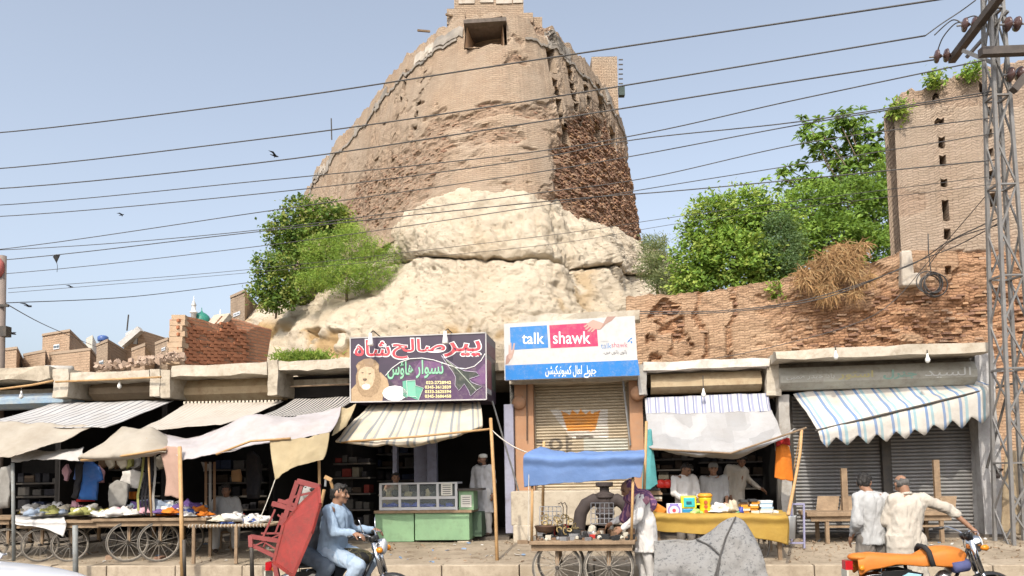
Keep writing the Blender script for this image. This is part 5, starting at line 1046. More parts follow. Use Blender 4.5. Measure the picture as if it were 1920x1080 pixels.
wire('upper of two hair-thin wires reaching the street pole', [(15, 541, 18), (460, 506, 20.5), (1000, 445, 19), (1300, 402, 18), (1866, 330, 13.4)], .007); wire('lower of two hair-thin wires reaching the street pole', [(15, 549, 18), (460, 512, 20.5), (1000, 462, 19), (1300, 415, 18), (1866, 345, 13.4)], .006)
wire('service wire from the street pole towards the mound trees', [(10, 568, 18), (250, 556, 22), (480, 528, 27)], .011); wire('sloping service wire from the street pole to a brick house', [(12, 570, 18), (90, 612, 26), (180, 650, 40)], .013)
wire('thick slack cable looped along the curtain wall to the pylon', [(1185, 584, 18.2), (1350, 583, 17.6), (1520, 560, 16.8), (1700, 500, 15.6), (1780, 452, 14.6), (1880, 405, 13.4)], .012, 'slack cables', 'cable', 'cable'); wire('second slack cable running beside the thick looped cable', [(1185, 588, 18.2), (1350, 586, 17.6), (1540, 560, 16.6), (1720, 490, 15.6), (1800, 458, 14.6), (1880, 414, 13.4)], .011, 'slack cables', 'cable', 'cable'); wire('thin cable sagging from the phone sign up to the pylon', [(1200, 690, 16.2), (1290, 680, 16.2), (1450, 650, 16.0), (1640, 590, 15.8), (1750, 480, 15.4), (1880, 330, 13.4)], .008, 'slack cables', 'cable', 'cable'); wire('short cable from the cable coil to the pylon', [(1740, 500, 15.6), (1770, 462, 15.2), (1810, 440, 14.4), (1880, 420, 13.4)], .01, 'slack cables', 'cable', 'cable')
c = R(1746, 533, 2.55); t = thing('cable_coil', 'coil of black cable hung on the wall below the tower', 'cable coil', c); rnd = random.Random(2)
for k in range(7): m = MB(); m.torus(c+V((rnd.gauss(0, .03), -.02*k, rnd.gauss(0, .03))), W+V((rnd.gauss(0, .1), 0, rnd.gauss(0, .1))), .25+rnd.gauss(0, .03), .014, 28, 5); m.build('cable_loop', WIRE, t, smooth=True)
m = MB(); m.tube([c+V((0, -.02, .25)), c+V((-.02, 0, .75)), c+V((.05, .1, 1.2))], .012, 5); m.build('hanger', WIRE, t)
# jumper loops at the arm tip
for k, pts in enumerate(([(1735, 67, 14), (1765, 45, 13.9), (1800, 22, 13.8), (1830, 0, 13.6)], [(1752, 66, 14), (1785, 38, 13.9), (1805, 45, 13.8)], [(1757, 98, 14.5), (1768, 70, 14.3), (1790, 45, 14), (1808, 42, 13.8)], [(1812, 34, 13.8), (1828, 30, 13.6), (1842, 38, 13.4)])): wire('short jumper loop between insulators on the pylon', pts, .012, 'jumper loops', 'jumper_wire')
c = P(1, 690, 18); t = thing('street_pole', 'rusty concrete street pole with meter box at the row end', 'utility pole', (c.x, c.y, .2)); m = MB(); m.tube([V((c.x, c.y, .2)), V((c.x-.03, c.y, P(0, 480, 18).z))], .13, 10, .09); m.build('shaft', mat('pole_rust', (.24, .19, .16), (.17, .14, .12), .9, 2, .4, 12), t, smooth=True)
m = MB(); m.box(P(10, 622, 17.8), (.16, .2, .24)); m.build('meter_box', DARKMET, t); m = MB(); m.bar(P(-20, 573, 17.9), P(16, 573, 17.9), .06); m.build('crossbar', DARKMET, t); m = MB(); m.lathe(P(-2, 500, 17.9), (0, 0, 1), [(.05, -.25), (.12, -.1), (.11, .1), (.03, .2)], 10); m.build('insulator', mat('pole_red', (.4, .12, .1)), t, smooth=True)
def bird(x, y, Y, s, a, label):
    c = P(x, y, Y); t = thing('bird', label, 'bird', c, 'birds in the sky'); rm = Matrix.Rotation(a, 3, 'Y'); bm = mat('bird_black', (.02, .02, .022))
    m = MB(); m.loft([[c+rm @ V((xx, math.cos(k*1.047)*r, math.sin(k*1.047)*r)) for k in range(6)] for xx, r in ((-s*.5, s*.03), (-s*.25, s*.06), (0, s*.12), (s*.25, s*.09), (s*.38, s*.05), (s*.45, s*.01))]); m.build('body', bm, t, smooth=True)
    for k in (-1, 1): m = MB(); m.prism([c+rm @ V(p) for p in ((s*.2, k*s*.05, s*.05), (-s*.1, k*s*.05, s*.03), (-s*.25, k*s*.55, s*.16), (-s*.4, k*s*.95, s*.05), (s*.0, k*s*.6, s*.2))], (0, 0, s*.02)); m.build('wing', bm, t)
bird(515, 292, 30, .38, .3, 'dark bird gliding near the left flank of the bastion'); bird(228, 403, 40, .3, -.2, 'small bird between the upper wires'); bird(53, 574, 24, .28, .2, 'bird near the street pole crossbar'); bird(22, 625, 20, .28, .25, 'bird below the street pole meter box'); bird(133, 538, 28, .2, .0, 'tiny bird perched on a low wire')
c = P(105, 484, 22.4); t = thing('torn_kite', 'torn black kite with a hanging tail caught on a wire', 'kite', c); m = MB(); m.prism([c+V(p) for p in ((-.1, 0, .05), (0, 0, .12), (.1, .02, .1), (.05, 0, -.05), (.0, .02, -.14), (-.04, 0, -.05))], (0, .02, 0)); m.build('sail', BLACK, t); m = MB(); m.tube([c+V((.02, 0, -.1)), c+V((.05, 0, -.25)), c+V((.04, 0, -.42))], .008, 4); m.build('tail', BLACK, t)
# ================================================================ carts, stalls and goods
def linkl(name, me, m, parent):                                 # mesh already in the parent's own frame
    if m is not None and not me.materials:
        for x in (m if isinstance(m, (list, tuple)) else [m]): me.materials.append(x)
    o = bpy.data.objects.new(name, me); COL.objects.link(o); o.parent = parent; return o
m = MB(); m.torus((0, 0, 0), (0, 1, 0), .96, .04, 36, 6); WH_T = m.mesh('tyre', True)
m = MB(); m.torus((0, 0, 0), (0, 1, 0), .90, .03, 36, 5); WH_R = m.mesh('rim', True)
m = MB(); m.lathe((0, -.09, 0), (0, 1, 0), [(.05, 0), (.08, .02), (.06, .09), (.08, .16), (.05, .18)], 10); WH_H = m.mesh('hub', True)
m = MB(); m.bar((0, .03, .06), (0, 0, .9), .016); WH_S = m.mesh('spoke')
WGR = mat('dusty_rim', (.40, .36, .30), (.28, .25, .21), .7, 5, .2, 30, metal=.3); TYRG = mat('dusty_tyre', (.17, .155, .13), (.09, .08, .07), .9, 5, .2, 30)
for me, mt in ((WH_T, TYRG), (WH_R, WGR), (WH_H, DARKMET), (WH_S, WGR)): me.materials.append(mt)
def wheel(parent, c, r, yaw=0.0, wide=1.0):
    inv = wmat(parent).inverted(); o = bpy.data.objects.new('wheel', WH_T); COL.objects.link(o); o.parent = parent; o.location = inv @ V(c); o.rotation_euler = (0, 0, yaw-RA-wmat(parent).to_euler().z); o.scale = (r, r*wide, r)
    for me, nm in ((WH_R, 'rim'), (WH_H, 'hub')): x = bpy.data.objects.new(nm, me); COL.objects.link(x); x.parent = o
    for k in range(14): x = bpy.data.objects.new('spoke', WH_S); COL.objects.link(x); x.parent = o; x.rotation_euler = (0, k*2*math.pi/14, 0)
def lump(rnd, c, r, fold=.5):                                   # a crumpled garment
    m = MB(); m.sphere(c, r, 22, 14); s = V((rnd.random()*50, rnd.random()*50, 0)); vs = []
    for p in m.v:
        p = V(p); d = p-c; k = 1+fold*(fbm(p*13+s, 1, 3)*1.4-.7*abs(fbm(p*9+s, 1, 2))) + .55*fbm(p*5+s, 1, 2); d = V((d.x*k, d.y*k, d.z*k if d.z > 0 else d.z*.3)); vs.append(tuple(c+d))
    m.v = vs; return m
DIM = dict(dim_brown=(.055, .04, .03), dim_grey=(.085, .08, .075), dim_red=(.16, .03, .025), dim_blue=(.03, .04, .07), dim_cream=(.2, .18, .14))  # stock colours darkened to put the shops' inner shade into them
CLC = {k: cloth('garment_'+k, c, None, 0, 9, dirt=.1) for k, c in dict(white=(.72, .70, .67), cream=(.64, .58, .46), yellow=(.58, .43, .10), blue=(.07, .13, .42), sky=(.36, .44, .56), orange=(.75, .22, .03), coral=(.68, .17, .12), pink=(.62, .36, .42), purple=(.15, .09, .27), black=(.03, .03, .035), grey=(.34, .33, .31), olive=(.34, .34, .12), green=(.10, .26, .16), brown=(.24, .15, .09), teal=(.10, .33, .34), red=(.5, .04, .04), **DIM).items()}
def heap(x0, x1, y, v, dv, cols, n, seed, where, sz=.11):
    rnd = random.Random(seed)
    for k in range(n):
        x = lerp(x0, x1, (k+rnd.random()*.8)/n); c = R(x, y, v+rnd.uniform(.05, dv)); z = ruz(x, y, v)[1]; c.z = z+rnd.uniform(.0, .06); col_ = cols[k % len(cols)]; r = sz*rnd.uniform(.7, 1.25)
        o = lump(rnd, c, (r*1.35, r*1.1, r*.75)).build('garment', CLC[col_], smooth=True, origin=c, fix=False); tag(o, 'crumpled %s garment heaped on %s' % (col_, where), 'clothing', 'garments on '+where)
def cart(label, x0, x1, yd, v, dep, zg, wheels, r, th=.05, legs=(), group='wooden handcarts', wyaw=0.0, planks=4, name='handcart'):
    u0, zd = ruz(x0, yd, v); u1 = ruz(x1, yd, v)[0]; zd = ruz((x0+x1)/2, yd, v)[1]; t = thing(name, label, 'cart', rp((u0+u1)/2, v+dep/2, zg), group)
    for k in range(planks): m = MB(); w = dep/planks; m.rb(u0+random.uniform(-.03, .03), u1+random.uniform(-.03, .03), v+k*w+.006, v+(k+1)*w-.006, zd-th, zd+random.uniform(-.004, .004)); m.build('plank', WOOD, t, bevel=.006)
    for vv in (v+.06, v+dep-.08): m = MB(); m.rb(u0+.05, u1-.05, vv, vv+.05, zd-th-.09, zd-th-.002); m.build('rail', WOOD, t)
    for x in wheels:
        uu = ruz(x, yd, v)[0]
        for vv in (v+.14, v+dep-.14): wheel(t, rp(uu, vv, zg+r), r, wyaw)
        m = MB(); m.bar(rp(uu, v+.1, zg+r), rp(uu, v+dep-.1, zg+r), .04); m.build('axle', DARKMET, t)
        for vv in (v+.18, v+dep-.18): m = MB(); m.bar(rp(uu, vv, zg+r), rp(uu, vv, zd-th-.05), .05, .05); m.build('axle_post', WOOD, t)
    for x in legs: uu = ruz(x, yd, v)[0]; m = MB(); m.bar(rp(uu, v+.1, zg), rp(uu, v+.1, zd-th), .06, .06); m.build('leg', WOOD, t); m = MB(); m.bar(rp(uu, v+dep-.1, zg), rp(uu, v+dep-.1, zd-th), .06, .06); m.build('leg', WOOD, t)
    return t
# ---- clothes stalls on the left
cart('handcart at the very end of the row with a bare deck', -70, 17, 970, -3.05, .9, .2, (-30, 2), .31, wyaw=.6)
cart('clothes cart half covered by a ragged white cloth', 22, 212, 976, -3.15, 1.1, .21, (66, 122), .31, wyaw=.75)
cart('clothes cart beside the bamboo pole with heaped colourful garments', 172, 386, 972, -3.2, 1.1, .21, (231, 290), .36, wyaw=.75)
sheet('ragged_cloth', 'ragged white cloth draped over the edge of a clothes cart', 'cloth', [[R(28, 966, -2.7), R(75, 968, -2.7), R(120, 968, -2.7)], [R(26, 973, -3.17), R(72, 976, -3.17), R(122, 976, -3.17)], [R(28, 982, -3.19), R(74, 985, -3.19), R(124, 984, -3.19)], [R(30, 984, -3.2), R(80, 990, -3.2), R(118, 1006, -3.2)]], 24, 14, WHITECL, .025, 6)
heap(48, 215, 968, -3.1, .6, ['yellow', 'white', 'sky', 'grey', 'cream', 'white', 'grey', 'olive'], 26, 1, 'the ragged cloth cart', .13)
heap(60, 160, 966, -2.75, .4, ['grey', 'white', 'pink', 'black'], 12, 11, 'the ragged cloth cart', .16)
heap(216, 384, 967, -3.1, .6, ['coral', 'pink', 'white', 'blue', 'purple', 'white', 'sky', 'orange', 'black', 'orange'], 30, 2, 'the bamboo pole cart', .13)
heap(270, 350, 958, -2.8, .3, ['white', 'sky', 'purple', 'black', 'white'], 13, 12, 'the bamboo pole cart', .17)
t = thing('rope_cot', 'low rope-laced cot used as a display table', 'cot', R(410, 1030, -3.2)); a, b = R(352, 987, -3.3), R(500, 985, -3.3); bk = W*.75
for p, q in ((a, b), (a+bk, b+bk), (a, a+bk), (b, b+bk)): m = MB(); m.tube([p, q], .024, 8); m.build('frame_pole', WOOD, t, smooth=True)
m = MB(); m.prism([a+V((.02, .02, .01)), b+V((-.02, .02, .01)), b+bk+V((0, 0, .01)), a+bk+V((0, 0, .01))], (0, 0, .012)); m.build('woven_top', cloth('jute', (.5, .42, .3), None, 0), t)
for k in range(22): c = a.lerp(b, (k+.5)/22); m = MB(); m.torus(c, U, .03, .007, 10, 5); m.build('lashing', ROPE, t)
for c in (a.lerp(b, .08), a.lerp(b, .62), a+bk, b+bk): m = MB(); m.bar(V((c.x, c.y, .21)), c, .05); m.build('leg', WOOD, t)
heap(385, 490, 982, -3.25, .5, ['white', 'white', 'grey', 'red', 'cream', 'white', 'blue', 'white'], 18, 3, 'the rope cot', .115)
# hanging garments
def hang(label, outline, v, mt, name='hanging_shirt', th=.05, cat='clothing', seed=1, group='garments hung on the stalls'):
    m = MB(); q = [R(x, y, v) for x, y in outline]; m.prism(q, W*th); me = m.mesh('g'); b = bmesh.new(); b.from_mesh(me); bmesh.ops.triangulate(b, faces=b.faces); bmesh.ops.subdivide_edges(b, edges=b.edges, cuts=3, use_grid_fill=True)
    for vv in b.verts: vv.co -= W*(.05*fbm(vv.co*6+V((seed*3.3, 0, 0)), 1)+.03*math.sin(vv.co.x*14+seed))
    b.to_mesh(me); b.free(); me.polygons.foreach_set('use_smooth', [True]*len(me.polygons)); return tag(link(name, me, mt, origin=q[0]), label, cat, group)
hang('blue short-sleeved shirt hanging over the ragged cloth cart', [(150, 866), (160, 864), (170, 866), (186, 876), (191, 900), (181, 904), (178, 938), (146, 936), (142, 900), (134, 898), (138, 876)], -2.75, cloth('shirt_blue', (.05, .15, .42), (.04, .11, .33), .1, 6))
hang('red undershirt showing below the blue shirt', [(148, 930), (172, 932), (175, 940), (146, 941)], -2.6, CLC['red'], seed=2); hang('black cloth hanging across the blue shirt', [(144, 868), (152, 866), (150, 900), (143, 936), (136, 932), (142, 900)], -2.84, CLC['black'], seed=3)
hang('pink and white shirt hanging behind the blue shirt', [(186, 872), (194, 884), (194, 905), (186, 905), (182, 890)], -2.55, CLC['pink'], seed=4); hang('pale pink cap-shaped bundle beside the blue shirt', [(118, 876), (127, 870), (132, 884), (128, 902), (120, 900), (114, 888)], -2.7, CLC['pink'], seed=5)
hang('white shirt flung over a grey shirt above the cart', [(230, 884), (250, 880), (268, 886), (264, 916), (240, 914), (224, 906)], -2.5, CLC['white'], seed=6); hang('grey shirt hanging below a white shirt', [(218, 900), (240, 908), (240, 924), (236, 952), (206, 950), (204, 925), (208, 908)], -2.6, CLC['grey'], seed=7)
hang('orange cloth showing behind the grey shirt', [(240, 922), (256, 922), (256, 936), (240, 936)], -2.3, CLC['orange'], seed=8); hang('grey trousers hanging at the row end beside the metal pole', [(0, 876), (22, 872), (24, 900), (14, 952), (-4, 954), (-6, 900)], -2.6, CLC['grey'], seed=9)
for k, (x, c) in enumerate(((205, 'cream'), (228, 'cream'), (240, 'olive'), (252, 'grey'), (298, 'cream'), (192, 'brown'), (215, 'brown'))): hang('%s cap hung under the cream tent' % c, [(x-8, 858), (x+2, 853), (x+9, 862), (x+8, 874), (x-2, 880), (x-9, 870)], -2.4+.05*k, CLC[c], 'cloth_hat', .08, 'hat', 20+k, 'caps hung in the stall')
for k, (x, c) in enumerate(((258, 'olive'), (266, 'black'), (272, 'black'), (279, 'black'), (287, 'grey'))):
    m = MB(); m.loft([[R(xx+dx, yy, -3.0) for dx in (-2.2, 2.2)]+[R(xx+dx, yy, -2.98) for dx in (2.2, -2.2)] for xx, yy in ((x+12-k*2, 852), (x+8-k, 890), (x, 930), (x+2, 966))]); tag(m.build('belt', CLC[c]), '%s belt dangling from the tent ridge' % c, 'belt', 'belts hung in the stall')
for k, x in enumerate((386, 394, 402)):
    m = MB(); m.loft([[R(x+dx, yy, -2.3) for dx in (-2.5, 2.5)]+[R(x+dx, yy, -2.27) for dx in (2.5, -2.5)] for yy in (866, 900, 940, 958)]); tag(m.build('belt', CLC[('brown', 'grey', 'brown')[k]]), 'belt hanging beside the seated stall keeper', 'belt', 'belts by the stall keeper')
hang('tan bag hanging behind the white tent cloth', [(434, 882), (446, 880), (449, 892), (447, 904), (435, 903), (432, 892)], -1.6, mat('bag_tan', (.46, .27, .13)), 'hanging_bag', .1, 'bag', 31)
hang('dark coat hanging below the tent ridge bar', [(462, 850), (472, 846), (484, 856), (488, 890), (484, 935), (462, 935), (458, 890)], -1.8, CLC['black'], 'hanging_coat', .1, seed=33); hang('grey cap on the back wall near belts', [(376, 866), (392, 872), (390, 882), (380, 884)], -1.6, CLC['grey'], 'cloth_hat', .06, 'hat', 34, 'caps hung in the stall')
# dark shelving with folded stock inside the left shops
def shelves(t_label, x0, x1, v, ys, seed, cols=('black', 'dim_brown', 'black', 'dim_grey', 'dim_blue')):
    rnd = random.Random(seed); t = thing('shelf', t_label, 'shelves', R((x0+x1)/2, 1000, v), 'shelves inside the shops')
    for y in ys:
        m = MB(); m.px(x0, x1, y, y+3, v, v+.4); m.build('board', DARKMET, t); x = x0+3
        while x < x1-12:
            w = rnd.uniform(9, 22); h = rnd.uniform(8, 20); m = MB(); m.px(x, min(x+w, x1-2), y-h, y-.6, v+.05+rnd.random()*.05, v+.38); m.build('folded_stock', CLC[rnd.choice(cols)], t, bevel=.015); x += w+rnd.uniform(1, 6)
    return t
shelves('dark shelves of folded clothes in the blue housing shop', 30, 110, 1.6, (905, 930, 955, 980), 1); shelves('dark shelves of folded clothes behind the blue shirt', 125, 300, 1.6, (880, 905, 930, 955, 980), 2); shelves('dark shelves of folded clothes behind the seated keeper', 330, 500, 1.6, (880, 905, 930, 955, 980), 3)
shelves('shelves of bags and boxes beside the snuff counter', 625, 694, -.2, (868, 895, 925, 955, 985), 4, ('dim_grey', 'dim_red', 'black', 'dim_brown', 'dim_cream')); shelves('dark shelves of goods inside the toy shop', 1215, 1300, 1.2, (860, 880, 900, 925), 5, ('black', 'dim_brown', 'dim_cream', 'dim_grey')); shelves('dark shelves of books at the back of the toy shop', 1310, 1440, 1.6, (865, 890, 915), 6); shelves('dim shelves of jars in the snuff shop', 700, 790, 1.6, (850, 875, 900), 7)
# ---- snuff counter
GRN = mat('green_painted_wood', (.22, .36, .20), (.17, .28, .16), .7, 2.2, .2, 14, dirt=.35, dcol=(.10, .11, .07)); ALU = mat('grey_white_frame', (.56, .56, .56), (.46, .46, .46), .5, 3, .1)
ct = thing('shop_counter', 'green painted counter under the striped awning', 'counter', R(790, 1020, -.9)); m = MB(); m.px(703, 776, 962, 1016, -.9, -.2); m.build('front_panel', GRN, ct, bevel=.01); m = MB(); m.px(778, 880, 962, 1013, -.92, -.2); m.build('front_panel', GRN, ct, bevel=.01)
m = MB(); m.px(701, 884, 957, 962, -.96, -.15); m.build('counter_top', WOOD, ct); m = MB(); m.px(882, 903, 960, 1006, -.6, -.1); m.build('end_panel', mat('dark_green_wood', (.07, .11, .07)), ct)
for x in (868, 716): m = MB(); m.px(x-11, x+11, 1014, 1030, -.9, -.5); m.build('block_foot', CONC, ct, bevel=.015)
gc = thing('display_case', 'glass display case with grey frame on the green counter', 'display case', R(784, 957, -.9)); x0, x1 = 711, 857; c0 = R(784, 957, -.9)
for x in (711, 747, 782, 818, 853): m = MB(); m.px(x, x+4.5, 907, 957, -.9, -.86); m.build('mullion', ALU, gc)
for y in (931, 951): m = MB(); m.px(715.5, 853, y, y+5, -.897, -.865); m.build('rail', ALU, gc)
for x in (715, 751, 787, 822):
    for y0, y1 in ((910, 931), (936, 951)): m = MB(); m.px(x+.7, x+31, y0, y1, -.885, -.88); m.build('pane', GLASSM, gc)
m = MB(); m.px(711, 857, 905, 908, -.9, -.4); m.build('top', ALU, gc); m = MB(); m.px(713, 856, 954, 957, -.85, -.4); m.build('bottom', ALU, gc)
rnd = random.Random(5)
for k in range(9):
    c = R(722+k*15, 949, -.7); b_ = lump(rnd, c, (.09, .06, .055)); tag(b_.build('blue_packet', mat('plastic_blue', (.03, .07, .42), rough=.3), smooth=True, origin=c, fix=False), 'blue plastic packet inside the display case', 'packet', 'blue packets in the case')
for k in range(11):
    c = R(718+k*12, 929, -.7); b_ = lump(rnd, c, (.07, .06, .13 if k % 4 == 3 else .09)); tag(b_.build('snuff_bag', mat('snuff_%d' % (k % 3), ((.10, .10, .07), (.42, .38, .2), (.06, .07, .05))[k % 3], rough=.4), smooth=True, origin=c, fix=False), 'clear bag of snuff on the upper case shelf', 'bag', 'snuff bags in the case')
t = thing('cabinet', 'small green cabinet with a paper notice beside the display case', 'cabinet', R(875, 958, -.85)); m = MB(); m.px(860, 888, 920, 957, -.85, -.4); m.build('box', GRN, t, bevel=.008); m = MB(); m.px(857, 902, 916, 920, -.9, -.35); m.build('top', DARKMET, t); m = MB(); m.px(864, 884, 928, 951, -.862, -.856); pn = m.build('paper_notice', mat('paper', (.72, .70, .62)), t)
for y in (932, 936, 940, 944): m = MB(); m.px(867, 881, y, y+1, -.866, -.863); m.build('printed_line', DARKMET, pn)
t = thing('paper_notice', 'printed paper notice taped to the glass case', 'notice', R(838, 930, -.93)); m = MB(); m.px(827, 848, 905, 929, -.93, -.925); m.build('sheet', mat('paper', (.72, .70, .62)), t)
for k in range(5): m = MB(); m.px(830, 845, 909+k*4, 910.3+k*4, -.933, -.931); m.build('printed_line', DARKMET, t)
c = R(778, 700, 0)
# ---- the blue-canopied cart on the road
VB = -5.15; bc = cart('handcart of odds and ends under a blue cloth canopy', 988, 1192, 1014, VB, .95, .0, (1042, 1140), .355, .055, name='handcart', wyaw=.12)
m = MB(); m.px(970, 990, 1013, 1020, VB+.1, VB+.16); m.build('push_handle', WOOD, bc)
pole('bamboo corner pole at the front of the blue canopy cart', [R(997, 1014, VB+.04), R(998, 905, VB+.02)], .02, BAMBOO, 'bamboo_pole'); pole('bamboo corner pole at the back of the blue canopy cart', [R(1017, 990, VB+.85), R(1020, 828, VB+.9)], .022, BAMBOO, 'bamboo_pole'); pole('bamboo corner pole beside the scarfed shopper', [R(1184, 1012, VB+.05), R(1187, 890, VB+.05)], .02, BAMBOO, 'bamboo_pole'); pole('bamboo corner pole behind the teal cloth', [R(1206, 985, VB+1.0), R(1212, 790, VB+1.15)], .022, BAMBOO, 'bamboo_pole')
rope('white string hanging down the front of the blue canopy', R(992, 860, VB-.06), R(990, 1014, VB-.02), 0, .006)
sheet('cloth_canopy', 'blue cloth canopy stretched over the handcart', 'canopy', [[R(1012, 838, VB+.9), R(1050, 846, VB+.9), R(1120, 848, VB+.9), R(1204, 846, VB+.95)], [R(985, 852, VB-.02), R(1060, 853, VB-.02), R(1130, 852, VB-.02), R(1209, 848, VB)], [R(981, 878, VB-.05), R(1060, 878, VB-.07), R(1130, 876, VB-.06), R(1206, 870, VB-.02)], [R(983, 912, VB-.03), R(1060, 906, VB-.05), R(1130, 900, VB-.05), R(1202, 893, VB-.02)]], 60, 36, BLU, .035, 3)
sheet('teal_cloth', 'teal cloth hanging beside the blue canopy', 'cloth', [[R(1213, 805, -1.7), R(1219, 803, -1.7), R(1222, 806, -1.7)], [R(1209, 845, -1.72), R(1220, 848, -1.75), R(1226, 850, -1.7)], [R(1205, 885, -1.75), R(1218, 890, -1.8), R(1232, 900, -1.72)], [R(1204, 918, -1.75), R(1218, 916, -1.8), R(1234, 908, -1.72)]], 12, 20, CLC['teal'], .04, 5)
rnd = random.Random(12); JM = [mat('junk_black', (.03, .03, .03)), mat('junk_red', (.45, .04, .03)), mat('junk_cream', (.55, .5, .4)), mat('junk_brown', (.2, .12, .07)), mat('junk_steel', (.4, .4, .4), metal=.6, rough=.4)]
JN = ('black', 'red', 'cream', 'brown', 'steel')
for k in range(46):
    x = lerp(995, 1188, (k+rnd.random())/46); i = rnd.choices(range(5), (5, 2, 3, 3, 2))[0]; s = rnd.uniform(.03, .075); c = R(x, 1011, VB+rnd.uniform(.06, .5)); c.z = ruz(x, 1014, VB)[1]+s*.4; m = MB()
    if rnd.random() < .5: m.box(c, (s*rnd.uniform(1, 2.4), s*1.2, s), Matrix.Rotation(rnd.random()*3, 3, 'Z'))
    else: m.lathe(c-V((0, 0, s*.4)), (rnd.gauss(0, .5), rnd.gauss(0, .5), 1), [(s*.4, 0), (s*.6, s*.2), (s*.5, s*.8), (s*.2, s)], 9)
    tag(m.build('trinket', JM[i], origin=c), 'small %s trinket on the blue canopy cart' % JN[i], 'trinket', 'trinkets on the handcart')
for k in range(44):
    x = lerp(1000, 1184, rnd.random()); i = rnd.choices(range(5), (6, 1, 3, 4, 2))[0]; s = rnd.uniform(.05, .11); c = R(x, 1000, VB+rnd.uniform(.35, .85)); c.z = ruz(x, 1014, VB)[1]+s*.5; m = MB()
    if k % 3: m.box(c, (s*rnd.uniform(.8, 2.0), s, s*rnd.uniform(.8, 1.5)), Matrix.Rotation(rnd.random()*3, 3, 'Z'))
    else: m.lathe(c-V((0, 0, s*.5)), (rnd.gauss(0, .15), rnd.gauss(0, .15), 1), [(s*.45, 0), (s*.6, s*.4), (s*.5, s*1.4), (s*.25, s*1.7)], 10)
    tag(m.build('trinket', JM[i], origin=c, bevel=.006 if k % 3 else 0), 'larger %s oddment behind the trinkets on the handcart' % JN[i], 'trinket', 'trinkets on the handcart')
m = MB(); c = R(1022, 990, VB+.3); m.lathe(c-V((0, 0, .06)), (0, 0, 1), [(.10, 0), (.13, .03), (.15, .08), (.16, .09), (.14, .085), (.11, .03)], 18); tag(m.build('frying_pan', mat('pan_brown', (.12, .07, .045)), smooth=True, origin=c), 'dark round pan among the handcart goods', 'pan')
t = thing('wire_basket', 'wire basket heaped with yellowish loops on the handcart', 'basket', R(1050, 985, VB+.6))
for k in range(26): c = R(rnd.uniform(1018, 1080), rnd.uniform(966, 996), VB+rnd.uniform(.45, .8)); m = MB(); m.torus(c, (rnd.gauss(0, 1), rnd.gauss(0, 1), rnd.gauss(0, 1)), rnd.uniform(.03, .06), .009, 12, 5); m.build('loop', mat('raffia', (.55, .42, .2), (.42, .3, .13)), t)
for x0, x1, y0, y1, nm in ((1012, 1052, 950, 985, 'back of basket'), (1108, 1150, 943, 982, 'grid')):
    g = thing('wire_rack', 'white wire grid rack standing at the %s of the handcart' % ('garlic end' if x0 < 1100 else 'middle'), 'rack', R((x0+x1)/2, y1, VB+.7)) if x0 > 1100 else t
    for k in range(6): m = MB(); a, b = R(lerp(x0, x1, k/5), y0, VB+.7), R(lerp(x0, x1, k/5), y1, VB+.68); m.tube([a, b], .006, 5); m.build('wire', ALU, g)
    for k in range(5): m = MB(); a, b = R(x0, lerp(y0, y1, k/4), VB+.7), R(x1, lerp(y0, y1, k/4), VB+.69); m.tube([a, b], .006, 5); m.build('wire', ALU, g)
bpy.data.objects['wire_rack']['label'] = 'white wire grid rack standing on the blue canopy handcart'
for x in (1062, 1055): m = MB(); m.tube([R(x, 996, VB+.4), R(x+1, 950, VB+.4), R(x-3, 942, VB+.4), R(x-8, 945, VB+.4)], .007, 5); tag(m.build('wire_hook', DARKMET), 'tall bent wire hook on the handcart', 'hook', 'wire hooks')
# iron valve with curved pipes behind the cart
IRON = mat('rusty_iron', (.06, .045, .04), (.035, .028, .026), .8, 5, .4, 30); c = R(1135, 985, -1.6); t = thing('pipe_valve', 'big dark iron valve with two curved pipe arms behind the handcart', 'valve', c); g0 = lambda x, y: R(x, y, -1.6)
w1 = (g0(1150, 940)-g0(1120, 940)).length/2; cz = g0(1135, 985)
hgt = lambda y: g0(1135, y).z-cz.z
m = MB(); m.lathe(cz, (0, 0, 1), [(w1*.9, 0), (w1*.95, hgt(968)), (w1*1.2, hgt(965)), (w1*1.2, hgt(958)), (w1, hgt(955)), (w1, hgt(935)), (w1*1.25, hgt(932)), (w1*1.2, hgt(926)), (w1*.6, hgt(922)), (w1*.6, hgt(914)), (w1*1.1, hgt(911)), (w1*1.1, hgt(904))], 16); m.build('body', IRON, t)
for s_ in (-1, 1): m = MB(); m.tube([g0(1135+s_*6, 943), g0(1135+s_*22, 937), g0(1135+s_*36, 945), g0(1135+s_*46, 962), g0(1135+s_*50, 990), g0(1135+s_*50, 1000)], .12, 14); m.build('pipe_arm', IRON, t, smooth=True)
